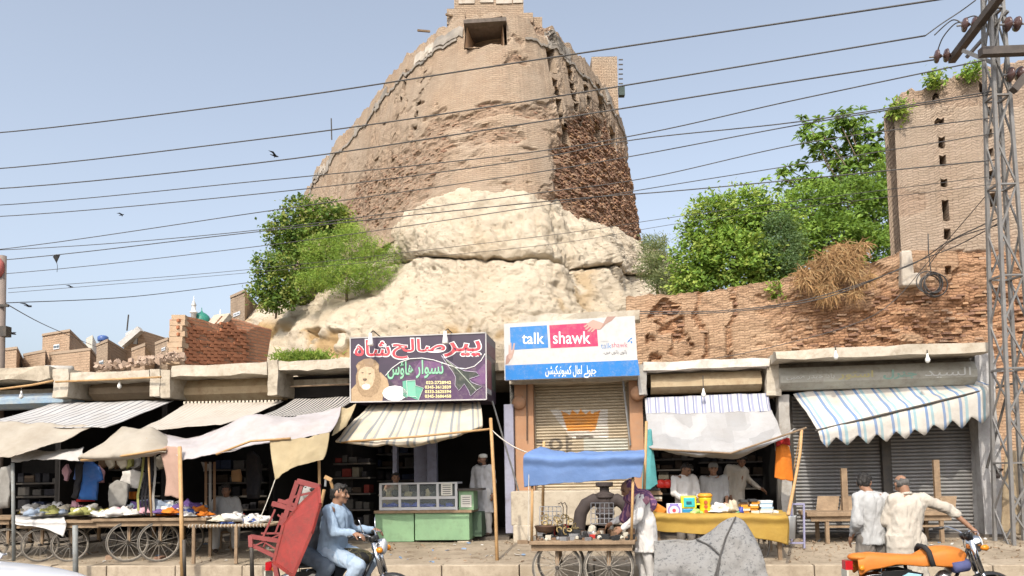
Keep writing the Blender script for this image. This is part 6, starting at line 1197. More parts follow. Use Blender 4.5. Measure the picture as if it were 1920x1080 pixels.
# ---- toy table
VT = -3.0; ty = thing('display_table', 'long table draped with mustard yellow cloth', 'table', R(1350, 1030, VT)); u0, zt_ = ruz(1222, 966, VT); u1 = ruz(1474, 966, VT)[0]; zt_ = ruz(1350, 966, VT)[1]
m = MB(); m.rb(u0, u1, VT, VT+1.0, zt_-.05, zt_); m.build('top', WOOD, ty)
for uu in (u0+.1, u1-.1):
    for vv in (VT+.1, VT+.9): m = MB(); m.rb(uu-.03, uu+.03, vv-.03, vv+.03, .21, zt_-.05); m.build('leg', WOOD, ty)
wheel(ty, rp(u1-.3, VT+.3, .21+.3), .3, 1.1)
sheet('table_cloth', 'mustard yellow cloth hanging from the toy table', 'tablecloth', [[R(1226, 955, VT+.9), R(1310, 955, VT+.9), R(1390, 955, VT+.9), R(1466, 957, VT+.9)], [R(1222, 964.5, VT-.02), R(1310, 964, VT-.02), R(1392, 964, VT-.02), R(1476, 966, VT-.02)], [R(1221, 980, VT-.05), R(1308, 985, VT-.06), R(1392, 984, VT-.06), R(1480, 985, VT-.05)], [R(1222, 994, VT-.04), R(1306, 1002, VT-.07), R(1392, 1004, VT-.07), R(1478, 1022, VT-.03)]], 50, 24, cloth('mustard_cloth', (.56, .37, .09), (.48, .30, .07), .2, 4, dirt=.15), .02, 4)
def toybox(label, x0, x1, y0, y1, v, d, col, name, cat, parent=None, rough=.35):
    m = MB(); m.px(x0, x1, y0, y1, v, v+d); o = m.build(name, mat('toy_%s' % str(col), col, rough=rough, bump=0), parent, bevel=.012, origin=None if parent else R((x0+x1)/2, y1, v)); return o if parent else tag(o, label, cat)
yt = 965
t = thing('toy_clock', 'white toy clock with purple and red dial on the yellow table', 'toy', R(1264, yt, VT+.1)); toybox('', 1250, 1279, 944, yt, VT+.1, .08, (.74, .72, .70), 'case', '', t)
for r_, cc, o_ in ((.105, (.30, .22, .50), 0), (.075, (.62, .66, .74), .006), (.03, (.6, .07, .09), .012)): m = MB(); m.lathe(R(1264, 957, VT+.095)-W*o_, -W, [(r_, 0), (r_, .006)], 20); m.build('dial', mat('dial%d' % int(r_*1000), cc, rough=.4, bump=0), t)
toybox('', 1256, 1272, 944.5, 948.5, VT+.094, .01, (.16, .14, .48), 'header', '', t)
t = thing('toy_house', 'teal and yellow plastic toy box on the yellow table', 'toy', R(1293, yt, VT+.15)); toybox('', 1279, 1306, 954, yt, VT+.15, .2, (.03, .22, .42), 'base', '', t); toybox('', 1277, 1306, 930, 953.6, VT+.16, .16, (.72, .58, .03), 'shell', '', t); toybox('', 1282, 1303, 933, 951, VT+.145, .03, (.05, .45, .46), 'front', '', t); toybox('', 1287, 1297, 940, 946, VT+.138, .01, (.02, .10, .12), 'window', '', t)
t = thing('toy_tower', 'yellow plastic toy tower with orange cap on the yellow table', 'toy', R(1323, yt, VT+.15)); k_ = R(1323, yt, VT+.2); hh = R(1323, 930, VT+.2).z-k_.z; m = MB(); m.lathe(k_, (0, 0, 1), [(.10, 0), (.095, hh*.3), (.085, hh*.6), (.11, hh*.82), (.11, hh*.95)], 16); m.build('body', mat('toy_yellow', (.76, .52, .02), rough=.3, bump=0), t, smooth=True)
m = MB(); m.lathe(k_+V((0, 0, hh*.95)), (0, 0, 1), [(.12, 0), (.125, .03), (.09, .06)], 16); m.build('cap', mat('toy_orange', (.72, .3, .03), rough=.3, bump=0), t, smooth=True)
for z_ in (.2, .45, .68): m = MB(); m.lathe(k_+V((0, 0, hh*z_))-W*.09, -W, [(.03, 0), (.03, .015)], 12); m.build('port', mat('toy_red', (.45, .1, .03), bump=0), t)
m = MB(); m.box(R(1309, 945, VT+.2), (.14, .03, .03), RM); m.build('lever', mat('toy_lime', (.55, .6, .06), bump=0), t)
for k, (x, c, n_) in enumerate(((1312, (.30, .50, .12), 'green'), (1304, (.34, .52, .14), 'green'), (1345, (.70, .68, .66), 'white'), (1357, (.64, .56, .44), 'cream'), (1372, (.5, .42, .3), 'cream'), (1382, (.10, .30, .14), 'green'), (1387, (.04, .06, .3), 'blue'))):
    r_ = .075 if x < 1320 or x > 1375 else .14; c0 = R(x, yt, VT+.15); tag(lump(random.Random(60+k), c0+V((0, 0, r_*.45)), (r_, r_*.8, r_*.9)).build('plastic_bag' if r_ > .1 else 'toy_ball', mat('bag%d' % k, c, rough=.4), smooth=True, origin=c0, fix=False), '%s %s on the yellow table beside the toy tower' % (n_, 'plastic bag' if r_ > .1 else 'soft toy'), 'bag' if r_ > .1 else 'toy', 'small goods on the yellow table')
def books(x0, x1, y1, v, n, cols, label, seed):
    rnd = random.Random(seed); y = y1
    for k in range(n):
        h = rnd.uniform(3.2, 4.6); d_ = rnd.uniform(-2.5, 2.5); c = cols[k % len(cols)]; m = MB(); m.px(x0+d_, x1+d_, y-h, y-.3, v+rnd.uniform(0, .05), v+.3); tag(m.build('book', mat('book_%s' % c, dict(orange=(.66, .28, .03), cream=(.62, .56, .44), white=(.70, .70, .68), brown=(.30, .20, .12), blue=(.30, .42, .52), black=(.05, .05, .05))[c]), origin=R(x0, y, v)), '%s book in %s' % (c, label), 'book', 'books stacked on the yellow table'); y -= h
books(1392, 1405, yt, VT+.1, 7, ['cream', 'orange', 'cream', 'orange', 'orange', 'brown', 'black'], 'the orange-spined stack', 1); books(1407, 1422, yt, VT+.12, 7, ['cream', 'cream', 'orange', 'orange', 'cream', 'orange', 'black'], 'the taller orange-spined stack', 2); books(1425, 1448, yt, VT+.1, 7, ['cream', 'white', 'cream', 'blue', 'white', 'blue', 'white'], 'the pale stack', 3); books(1452, 1462, yt, VT+.15, 2, ['cream', 'white'], 'the low pile at the table corner', 4)
m = MB(); m.bar(R(1222, 946, VT+.3), R(1248, 962, VT+.15), .1, .12); tag(m.build('orange_carton', mat('carton_orange', (.62, .22, .03)), bevel=.01), 'tilted orange carton at the end of the yellow table', 'carton')
books(1212, 1240, 940, -1.5, 6, ['brown', 'cream', 'black', 'brown', 'brown', 'black'], 'the dark stack below the teal cloth', 5)
for k, x in enumerate((1240, 1252)): m = MB(); m.lathe(R(x, 905, -.9)-V((0, 0, .1)), (0, 0, 1), [(.07, 0), (.09, .04), (.085, .12), (.04, .16)], 12); tag(m.build('red_pot', mat('toy_redpot', (.55, .03, .02), rough=.3), smooth=True), 'red plastic pot hanging in the toy shop', 'pot', 'red pots in the toy shop')
sheet('orange_garment', 'orange dress hanging at the corner of the toy shop', 'clothing', [[R(1455, 838, -1.2), R(1466, 832, -1.25), R(1480, 836, -1.2)], [R(1454, 862, -1.22), R(1467, 862, -1.3), R(1484, 862, -1.2)], [R(1452, 895, -1.22), R(1468, 898, -1.3), R(1488, 900, -1.2)]], 14, 18, CLC['orange'], .03, 6)
hang('dark red and white top above the orange dress', [(1455, 826), (1466, 818), (1480, 822), (1481, 836), (1468, 832), (1456, 838)], -1.3, CLC['red'], seed=44)
# ---- tarp-covered load
TARP = NT('speckled_tarp'); o_ = TARP.obj(); k_ = TARP.mix(TARP.ramp(TARP.noise(o_, 19, 5, .8), [(.53, 0.0), (.62, .85)]), (.21, .207, .20), (.045, .05, .055)); k_ = TARP.mix(TARP.ramp(TARP.noise(o_, 2, 5), [(.4, 0.0), (.8, .5)]), k_, (.19, .17, .145)); TARP.col(k_); TARP.set_b(Roughness=.85); TARP.bump(TARP.noise(o_, 5, 5), .6, .05); TARP = TARP.m
tr = thing('covered_cart', 'load covered by a speckled grey tarpaulin with a peak', 'covered cart', gz(1335, 1100, 0)); VR = -4.6
def tarp(name, sgn):
    top = [R(1226, 1015, VR), R(1268, 1012, VR), R(1300, 1013, VR), R(1330, 998, VR), R(1354, 979, VR), R(1376, 970, VR), R(1394, 977, VR), R(1410, 1000, VR)]
    bot = [gz(x, y, .0)+V((0, 0, 0)) for x, y in ((1218, 1100), (1262, 1108), (1300, 1112), (1336, 1112), (1372, 1110), (1408, 1106), (1434, 1100), (1450, 1092))]
    bot = [R(x, 1100, VR-.45) for x in (1222, 1264, 1304, 1336, 1370, 1400, 1424, 1446)] if sgn > 0 else [R(x, 1070, VR+1.0) for x in (1226, 1268, 1304, 1336, 1366, 1390, 1410, 1430)]
    for b in bot: b.z = .02
    mid = [a.lerp(b, .5)+V((0, -.10*sgn, .05)) for a, b in zip(top, bot)]; g = patch([top, mid, bot], 60, 30)
    for i in range(30):
        for j in range(60): p = g[i][j]; g[i][j] = p+V((0, -1, 0))*(.07*fbm(p*2.2, 1)+.03*fbm(p*7, 1))*sm(0, 4, i)
    m = MB(); m.grid(g); m.build(name, TARP, tr, smooth=True, fix=False, solid=.01); return g
gF = tarp('tarp_front', 1); tarp('tarp_back', -1)
for pts in ([gF[0][43], gF[8][33], gF[14][29], gF[29][24]], [gF[0][18], gF[8][24], gF[14][29]], [gF[14][29], gF[22][27], gF[29][29]]): m = MB(); m.tube([p+V((0, -.04, .01)) for p in pts], .012, 6); m.build('tie_rope', mat('dark_rope', (.08, .075, .07)), tr)
# ---- wooden cart in front of the closed shutters
VW = -1.5; wc = cart('old bare plank cart parked before the closed shutters', 1516, 1792, 960, VW, .9, .33, (), .3, .07, legs=(1552, 1768), name='handcart')
for k in range(6): x = 1530+k*44; m = MB(); m.hexa([R(x, 957, VW+.75), R(x+41, 957, VW+.75), R(x+41, 957, VW+.79), R(x, 957, VW+.79)], [R(x+3, 930, VW+.95), R(x+44, 930, VW+.95), R(x+44, 930, VW+.99), R(x+3, 930, VW+.99)]); m.build('back_board', WOOD, wc)
for x, y0 in ((1584, 878), (1758, 862)): m = MB(); m.px(x-5, x+6, y0, 960, VW+.6, VW+.68); m.build('post', WOOD, wc)
m = MB(); m.bar(R(1762, 935, VW+.5), R(1780, 962, VW+.3), .03); m.build('prop', WOOD, wc); m = MB(); m.px(1555, 1768, 985, 989, VW+.1, VW+.14); m.build('stretcher', WOOD, wc)
LIL = mat('lilac_metal', (.30, .29, .42)); t = thing('metal_table', 'thin lilac metal table frame beside the toy table', 'table', R(1497, 1030, -2.0))
for a, b in (((1482, 945), (1508, 945)), ((1507, 945), (1508, 1028)), ((1484, 945), (1484, 1015)), ((1482, 1018), (1508, 1018))): m = MB(); m.bar(R(*a, -2.0), R(*b, -2.0), .03); m.build('bar', LIL, t)
c = gz(1476, 1012, .3); m = MB(); m.lathe(R(1476, 1010, -1.9), (0, 0, 1), [(.13, 0), (.15, .38), (.17, .4), (.16, .38), (.13, .03)], 16); tag(m.build('bucket', mat('bucket_white', (.6, .62, .62), rough=.4), smooth=True), 'white plastic bucket under the toy table end', 'bucket')
for k, (x, y, lb) in enumerate(((1508, 1030, 'red brick lying under the lilac table leg'), (1556, 1032, 'pale brick under the plank cart leg'), (1525, 1020, 'concrete block at the foot of the shutters'), (170, 1040, 'brick chocking the ragged cloth cart wheel'), (300, 1048, 'red brick beside the tall cart wheel'), (205, 1046, 'concrete lump under the clothes cart'), (1800, 1010, 'broken block before the right shutter'))):
    c = gz(x, y, .25); m = MB(); m.box(c, (.24, .12, .09), Matrix.Rotation(.4*k, 3, 'Z')); tag(m.build('loose_brick', BRK[k % 2] if k != 2 else CONC, bevel=.012, origin=c), lb, 'brick')
rnd = random.Random(77); m = MB()
for k in range(1500):
    u_, v_ = rnd.uniform(-9, 9.5), rnd.uniform(KV+.3, -.2)
    if u_ < 3.5 and rnd.random() < .6: continue
    s = rnd.uniform(.008, .03); c = rp(u_, v_, pz(v_)+s*.3); m.box(c, (s*rnd.uniform(1, 2.5), s, s*.5), Euler((rnd.random(), rnd.random(), rnd.random()*6)).to_matrix())
pm = MB()
for k in range(120):
    u_, v_ = rnd.uniform(-9, 9.5), rnd.uniform(KV+.25, -.8); s = rnd.uniform(.02, .06); c = rp(u_, v_, pz(v_)+.012); pm.cm = rnd.randrange(3); pm.box(c, (s*rnd.uniform(1, 2), s, .006), Euler((rnd.gauss(0, .3), rnd.gauss(0, .3), rnd.random()*6)).to_matrix())
stuff(tag(pm.build('paper_scraps', [mat('scrap_white', (.6, .58, .54)), mat('scrap_blue', (.2, .28, .4)), mat('scrap_brown', (.3, .2, .12))], fix=False), 'scraps of paper and wrappers strewn on the pavement', 'litter'))
stuff(tag(m.build('litter', mat('litter', (.30, .23, .15), (.16, .11, .07)), fix=False), 'scattered straw, grit and litter on the pavement', 'litter'))
# sack and machine clutter at the right edge
sheet('sacking_sheet', 'stained hessian sheet leaning beside the pier', 'sacking', [[R(1884, 848, -.8), R(1900, 845, -.8), R(1922, 850, -.8)], [R(1880, 920, -.85), R(1900, 920, -.95), R(1925, 920, -.85)], [R(1876, 998, -.9), R(1898, 1000, -1.0), R(1925, 1000, -.9)]], 12, 22, mat('hessian', (.36, .29, .19), (.24, .17, .10), .95, 3, .5, 20, dirt=.5), .05, 5, solid=.02)
t = thing('hand_pump', 'small dark hand-wheel valve hanging by the flaking pier', 'valve', R(1869, 890, -.6)); m = MB(); m.torus(R(1869, 882, -.6), (0, .3, 1), .09, .014, 18, 6); m.build('hand_wheel', IRON, t); m = MB(); m.lathe(R(1869, 897, -.6), (0, 0, 1), [(.05, 0), (.06, .05), (.03, .1), (.03, .2)], 10); m.build('body', IRON, t); m = MB(); m.tube([R(1850, 878, -.5), R(1866, 820, -.5), R(1889, 735, -.5)], .022, 6); m.build('strut', DARKMET, t)
# ================================================================ people
def cap_shape(m, p0, r0, p1, r1, n=12):
    p0, p1 = V(p0), V(p1); d = (p1-p0); L = max(d.length, 1e-4); d.normalize(); pr = []
    for k in range(1, 6): a = math.pi/2*k/5; pr.append((r0*math.sin(a), -r0*math.cos(a)))
    for k in range(0, 5): a = math.pi/2*k/5; pr.append((r1*math.cos(a), L+r1*math.sin(a)))
    pr = [(.002, -r0)]+pr+[(.002, L+r1)]; m.lathe(p0, d, pr, n)
def blob(shapes, voxel, smooth=4, disp=0, dsc=5, seed=0):
    m = MB()
    for s in shapes:
        if s[0] == 'c': cap_shape(m, *s[1:])
        elif s[0] == 'e': m.sphere(s[1], s[2], 16, 11, s[3] if len(s) > 3 else None)
        elif s[0] == 'l': m.loft([[V(c)+V((rx*math.cos(2*math.pi*k/18), ry*math.sin(2*math.pi*k/18), 0)) for k in range(18)] for c, rx, ry in s[1]])
    me = m.mesh('blob', fix=False); b = bmesh.new(); b.from_mesh(me); bmesh.ops.triangulate(b, faces=b.faces); bmesh.ops.recalc_face_normals(b, faces=b.faces); b.to_mesh(me); b.free()
    o = bpy.data.objects.new('tmp', me); COL.objects.link(o); r = o.modifiers.new('r', 'REMESH'); r.mode = 'VOXEL'; r.voxel_size = voxel
    if smooth: s_ = o.modifiers.new('s', 'SMOOTH'); s_.iterations = smooth; s_.factor = .5
    bpy.context.view_layer.update(); out = bpy.data.meshes.new_from_object(o.evaluated_get(bpy.context.evaluated_depsgraph_get())); bpy.data.objects.remove(o); bpy.data.meshes.remove(me)
    if disp:
        ns = [v.normal.copy() for v in out.vertices]
        for v, nn in zip(out.vertices, ns):
            p = v.co; v.co = p+nn*disp*(fbm((p.x*dsc+seed*5, p.y*dsc, p.z*dsc*.45), 1, 3)*1.5-.6*abs(fbm((p.x*dsc*2.6+seed, p.y*dsc*2.6, p.z*dsc*1.1+p.x*6), 1, 2)))
    out.polygons.foreach_set('use_smooth', [True]*len(out.polygons)); return out
def hand(sh, w, d, palm=V((0, 0, -1)), curl=.5, s=1.0):
    """palm and five fingers growing from the wrist w along d"""
    w = V(w); d = V(d).normalized(); palm = (palm-d*palm.dot(d)); palm = palm.normalized() if palm.length > .05 else d.orthogonal().normalized(); side = d.cross(palm).normalized()
    sh.append(('c', w, .027*s, w+d*.045*s, .030*s)); 
    for k in (-1, 0, 1): sh.append(('c', w+d*.03*s+side*.018*k*s, .02*s, w+d*.085*s+side*.024*k*s, .016*s))
    for k, L in zip((-1.5, -.5, .5, 1.5), (.062, .078, .082, .07)):
        a = w+d*.09*s+side*.0195*k*s; d1 = (d+palm*curl*.7+side*.06*k).normalized(); d2 = (d+palm*curl*2.2).normalized(); b = a+d1*L*.5*s; sh.append(('c', a, .0105*s, b, .0095*s)); sh.append(('c', b, .0095*s, b+d2*L*.5*s, .008*s))
    a = w+d*.025*s-side*.03*s; b = a+(d*.6-side*.8+palm*.3).normalized()*.04*s; sh.append(('c', a, .014*s, b, .0115*s)); sh.append(('c', b, .0115*s, b+(d+palm*curl)*.032*s, .009*s))
SK = {k: skinm('skin_'+k, c) for k, c in dict(a=(.33, .185, .115), b=(.27, .145, .088), c=(.22, .115, .07)).items()}
HAIR = mat('black_hair', (.014, .012, .011), (.03, .026, .022), .55, 20, .5, 90); HAIRG = mat('grey_hair', (.06, .055, .05), (.12, .11, .10), .6, 20, .5, 90)
EYEW = mat('eye_dark', (.015, .012, .01), rough=.3, bump=0); LIP = mat('lip', (.2, .085, .065))
DEF = dict(pelvis=(0, 0, .93), chest=(0, 0, 1.25), neck=(0, .01, 1.45), head=(0, -.02, 1.59), sa=(-.19, 0, 1.40), sb=(.19, 0, 1.40), ea=(-.24, .02, 1.12), eb=(.24, .02, 1.12), wa=(-.25, -.06, .88), wb=(.25, -.06, .88), ha=(-.09, 0, .90), hb=(.09, 0, .90), ka=(-.10, -.02, .49), kb=(.10, -.02, .49), fa=(-.10, .03, .09), fb=(.10, .03, .09))
def person(label, loc, rz, J=None, face=(0, -1, 0), skin='a', shirt=None, trous=None, kind='kameez', sleeve='long', hair='short', facial='', vox=.011, seed=1, hem=.42, seated=False, lean_up=None, curl=.5, palms=(None, None), fat=1.0, extra=None, scale=1.0, hairm=None):
    j = {k: V(v) for k, v in DEF.items()}
    for k, v in (J or {}).items(): j[k] = V(v)
    t = thing('person', label, 'person', loc, 'people in the street', rz); t.scale = (scale,)*3; sk = SK[skin]
    f = V(face).normalized(); up = V((0, 0, 1)) if lean_up is None else V(lean_up); up = (up-f*up.dot(f)).normalized(); sd = f.cross(up).normalized(); h = j['head']; rot = Matrix((sd, -f, up)).transposed()
    E = lambda a, b, c: h+sd*a+f*b+up*c
    b = [('e', E(0, -.008, .012), (.075, .096, .102), rot), ('e', E(0, .026, -.055), (.056, .062, .062), rot), ('c', E(0, .088, .012), .012, E(0, .112, -.028), .0165), ('c', E(-.03, .078, .03), .014, E(.03, .078, .03), .014), ('e', E(0, .07, -.095), (.026, .024, .022), rot), ('e', E(0, .088, -.058), (.026, .014, .016), rot),
         ('e', E(-.078, -.01, -.005), (.012, .024, .034), rot), ('e', E(.078, -.01, -.005), (.012, .024, .034), rot), ('e', E(-.04, .062, -.02), (.028, .026, .026), rot), ('e', E(.04, .062, -.02), (.028, .026, .026), rot),
         ('c', E(0, -.025, -.06), .056, j['neck']-V((0, 0, .02)), .062), ('c', j['neck']-V((0, 0, .05)), .07, j['chest'], .12), ('c', j['chest'], .12, j['pelvis'], .115), ('c', j['sa'], .06, j['sb'], .06)]
    for s in 'ab':
        sh, e, w, hp, k, ft = (j[c+s] for c in ('s', 'e', 'w', 'h', 'k', 'f'))
        b += [('c', sh, .052, e, .040), ('c', e, .040, w, .027), ('c', hp, .085, k, .058), ('c', k, .056, ft, .037), ('c', ft+V((0, .03, -.04)), .036, ft+V((0, -.13, -.055)), .03)]
        pal = palms[0 if s == 'a' else 1]; hand(b, w, w-e, V(pal) if pal else V((.5 if s == 'a' else -.5, 0, -.4)), curl)
    me = blob(b, vox, 3); linkl('body', me, sk, t)
    # clothes
    if shirt:
        c, p, nk = j['chest'], j['pelvis'], j['neck']; S_ = [('c', j['sa']+V((.02, 0, -.015)), .082, j['sb']+V((-.02, 0, -.015)), .082), ('c', nk-V((0, 0, .045)), .075, j['sa']+V((.015, 0, .0)), .08), ('c', nk-V((0, 0, .045)), .075, j['sb']+V((-.015, 0, .0)), .08), ('c', c+V((0, 0, .06)), .13*fat, c-V((0, 0, .05)), .13*fat), ('l', [(nk-V((0, 0, .0)), .07, .07), (nk.lerp(c, .22), .17, .11), (c+V((0, 0, .08)), .21*fat, .135*fat), (c.lerp(p, .35), .195*fat, .14*fat), (c.lerp(p, .7), .185*fat, .145*fat), (p+V((0, 0, .0)), .195*fat, .145*fat), (p-V((0, 0, .10)), .20*fat, .15*fat)])]
        for s in 'ab':
            sh, e, w = j['s'+s], j['e'+s], j['w'+s]; S_.append(('c', sh, .078, e, .064))
            if sleeve == 'long': S_.append(('c', e, .064, e.lerp(w, .92), .047))
            elif sleeve == 'half': S_.append(('c', e, .064, e.lerp(w, .25), .062))
            if kind == 'kameez' and seated: S_ += [('c', j['h'+s], .125, j['h'+s].lerp(j['k'+s], .8), .105)]
        if kind == 'kameez' and not seated:
            hm = p-V((0, 0, hem)); kk = (j['ka']+j['kb'])/2; off = V(((kk.x-p.x)*.6, (kk.y-p.y)*.6, 0)); S_.append(('l', [(p+V((0, 0, .05)), .195*fat, .145*fat), (p.lerp(hm, .4)+off*.4, .21*fat, .155*fat), (p.lerp(hm, .8)+off*.8, .225*fat, .165*fat), (hm+off, .24*fat, .18*fat)]))
        linkl('kameez' if kind == 'kameez' else 'shirt', blob(S_, vox*1.1, 14, .02, 7, seed), shirt, t)
        m = MB(); m.torus(nk+V((0, -.005, .008)), (nk-c).normalized()+f*.25, .068, .017, 18, 6); linkl('collar', m.mesh('collar', True), shirt, t)
    if trous:
        T_ = [('c', j['pelvis']-V((.05, 0, .0)), .125*fat, j['pelvis']+V((.05, 0, .0)), .125*fat)]
        for s in 'ab': T_ += [('c', j['h'+s], .115, j['k'+s], .092), ('c', j['k'+s], .092, j['f'+s]+V((0, 0, .02)), .072)]
        linkl('trousers', blob(T_, vox*1.2, 5, .014, 7, seed+3), trous, t)
        for s in 'ab': m = MB(); ft = j['f'+s]; m.sphere(ft+V((0, -.05, -.055)), (.05, .135, .035), 12, 8); linkl('shoe', m.mesh('shoe', True), mat('shoe_leather', (.05, .035, .025)), t)
    hm_ = hairm or HAIR
    if hair == 'short': linkl('hair', blob([('e', E(0, -.022, .034), (.081, .098, .094), rot), ('e', E(0, -.05, -.01), (.076, .068, .07), rot), ('c', E(-.05, .05, .088), .03, E(.05, .05, .088), .03)], .010, 2, .012, 30, seed), hm_, t)
    elif hair == 'bald': linkl('hair', blob([('e', E(0, -.042, -.03), (.083, .072, .062), rot), ('e', E(-.068, -.02, .005), (.018, .05, .04), rot), ('e', E(.068, -.02, .005), (.018, .05, .04), rot)], .010, 2, .008, 30, seed), HAIRG, t)
    elif hair == 'cap': m = MB(); m.lathe(E(0, -.012, .045), up, [(.094, -.01), (.096, .02), (.088, .055), (.05, .075), (.005, .08)], 18); linkl('cap', m.mesh('cap', True), mat('cap_white', (.66, .64, .58)), t); linkl('hair', blob([('e', E(0, -.045, -.012), (.08, .07, .055), rot)], .011, 2), hm_, t)
    elif hair == 'peak': m = MB(); m.lathe(E(0, -.012, .035), up, [(.09, -.01), (.094, .02), (.085, .06), (.05, .085), (.005, .09)], 16); m.box(E(0, .115, .042), (.14, .09, .012), rot); linkl('cap', m.mesh('cap', True), mat('cap_grey', (.24, .23, .21)), t)
    for s in (-1, 1):
        m = MB(); m.sphere(E(s*.031, .084, .004), (.013, .007, .008), 8, 6, rot); linkl('eye', m.mesh('eye', True), EYEW, t)
        m = MB(); m.bar(E(s*.014, .094, .026), E(s*.05, .08, .028), .012, .008); linkl('eyebrow', m.mesh('brow'), HAIR, t)
    m = MB(); m.bar(E(-.024, .092, -.066), E(.024, .092, -.066), .012, .009); linkl('mouth', m.mesh('mouth'), LIP, t)
    if facial: linkl('beard' if facial == 'beard' else 'moustache', blob([('c', E(-.026, .094, -.047), .009, E(0, .102, -.042), .011), ('c', E(.026, .094, -.047), .009, E(0, .102, -.042), .011)]+([('e', E(0, .05, -.085), (.055, .05, .045), rot)] if facial == 'beard' else []), .006, 1), HAIR, t)
    return t, j, E
KOFF = cloth('kameez_offwhite', (.56, .51, .44), (.49, .45, .39), .08, 3, dirt=.1); KGREY = cloth('shirt_greywhite', (.48, .49, .49), (.42, .42, .42), .08, 3, dirt=.08); KBLUE = cloth('kameez_skyblue', (.36, .47, .60), (.30, .40, .53), .08, 3, dirt=.06); KWHITE = cloth('kameez_white', (.72, .70, .68), (.64, .62, .60), .08, 3, dirt=.06); TGREY = cloth('trousers_grey', (.22, .20, .18), (.17, .155, .14), 0, 3); JEANS = cloth('jeans_faded', (.12, .145, .18), (.08, .10, .13), 0, 4); TSH = cloth('tee_grey', (.22, .22, .23), (.16, .16, .17), 0, 4); KDIM = cloth('kameez_dim', (.42, .42, .42), (.36, .36, .36), .05, 3)
def gp(px, Y): p = P(px, 900, Y); return V((p.x, p.y, 0))
# two men by the parked motorcycle, seen from behind (facing away = rz 180)
l = gp(1630, 9.1); person('young man in pale grey shirt with hand on hip, looking down', (l.x, l.y, 0), rad(195), dict(ea=(-.30, .16, 1.16), wa=(-.16, .06, .98), eb=(.25, .06, 1.13), wb=(.22, -.1, .92), head=(.02, -.07, 1.585)), face=(-.75, -.62, -.35), skin='b', shirt=KGREY, trous=TGREY, kind='shirt', hair='short', vox=.010, seed=2, palms=((.2, 0, -1), None), facial='moustache', scale=.945)
l = gp(1700, 8.95); person('balding man in cream kameez reaching for the motorcycle handlebar', (l.x, l.y, -.02), rad(182), dict(head=(.02, -.09, 1.585), neck=(.01, -.02, 1.45), pelvis=(.10, .03, .93), ea=(-.50, .03, 1.27), wa=(-.70, .13, 1.04), eb=(.26, -.06, 1.14), wb=(.22, -.24, 1.0)), face=(-.05, -.72, -.68), skin='b', shirt=KOFF, trous=KOFF, sleeve='half', hair='bald', vox=.010, seed=3, fat=1.1, hem=.5, scale=.945, palms=((0, 0, -1), None), curl=.9)
# scarfed shopper leaning over the handcart
l = gp(1206, 11.25); sh_, sj, sE = person('person in white kameez and purple shawl leaning over the handcart', (l.x, l.y, 0), rad(-72), dict(neck=(0, -.15, 1.33), head=(0, -.26, 1.43), chest=(0, -.07, 1.17), sa=(-.17, -.12, 1.28), sb=(.17, -.12, 1.28), ea=(-.22, -.20, 1.02), wa=(-.16, -.45, .93), eb=(.22, -.22, 1.03), wb=(.14, -.42, .88)), face=(0, -.86, -.5), skin='b', shirt=KWHITE, trous=KWHITE, hair='', vox=.011, seed=4, hem=.42)
SHAWL = NT('purple_shawl'); o_ = SHAWL.obj(); wv = SHAWL.n('TexWave'); wv.inputs['Scale'].default_value = 7; wv.inputs['Distortion'].default_value = 3; SHAWL.t.links.new(o_, wv.inputs['Vector']); SHAWL.col(SHAWL.mix(SHAWL.ramp(wv.outputs['Fac'], [(.55, 0.0), (.7, 1.0)]), (.10, .045, .11), (.27, .13, .17))); SHAWL.set_b(Roughness=.9); SHAWL = SHAWL.m
hd = sj['head']; linkl('shawl', blob([('e', hd+V((0, .035, .025)), (.105, .11, .125)), ('e', hd+V((0, .07, -.06)), (.11, .12, .12)), ('c', hd+V((0, .07, -.10)), .12, V((0, -.02, 1.26)), .17), ('c', V((-.17, -.1, 1.27)), .10, V((.17, -.1, 1.27)), .10), ('c', V((-.10, -.12, 1.22)), .13, V((-.1, -.28, .98)), .07), ('c', V((-.17, .02, 1.22)), .09, V((-.17, .06, 1.06)), .07), ('e', V((0, .02, 1.2)), (.2, .17, .14))], .013, 4, .02, 8, 3), SHAWL, sh_)
# men in the toy shop
def rpos(px, v, z): p = R(px, 900, v); return (p.x, p.y, z)
person('man in white shirt looking down behind the toys', rpos(1283, -.9, .12), RA*-1+rad(20), dict(head=(.02, -.07, 1.57), ea=(-.25, -.06, 1.12), wa=(-.15, -.28, 1.02), eb=(.25, -.06, 1.12), wb=(.15, -.28, 1.02)), face=(.3, -.8, -.5), skin='c', shirt=KWHITE, trous=TGREY, kind='shirt', vox=.014, seed=5, facial='moustache')
person('man in grey shirt and peaked cap among the toys', rpos(1338, -.7, .1), rad(-8), dict(wa=(-.2, -.2, .95), wb=(.2, -.2, .95)), skin='b', shirt=KDIM, trous=TGREY, kind='shirt', sleeve='half', hair='peak', vox=.014, seed=6)
person('man in pale kameez with dark strap bending to shelves', rpos(1378, .1, .3), rad(35), dict(chest=(.05, -.08, 1.24), neck=(.06, -.12, 1.42), head=(.0, -.18, 1.54), eb=(.34, -.12, 1.12), wb=(.42, -.3, .98)), face=(-.5, -.7, -.4), skin='c', shirt=KOFF, trous=KOFF, vox=.014, seed=7)
# snuff shop
person('bearded man in pale kameez and white cap standing in the doorway', rpos(906, -.05, .38), rad(-25), dict(), face=(-.5, -.85, 0), skin='c', shirt=cloth('kameez_shade', (.60, .60, .62), (.52, .52, .54), .05), trous=KWHITE, hair='cap', facial='beard', vox=.014, seed=8, hem=.45)
person('seated man resting chin on hand behind the glass case', rpos(742, -.05, .02), rad(15), dict(eb=(.2, -.22, 1.2), wb=(.06, -.16, 1.42)), skin='b', shirt=cloth('kameez_olive', (.34, .31, .22), (.28, .25, .18), 0), trous=TGREY, vox=.014, seed=9)
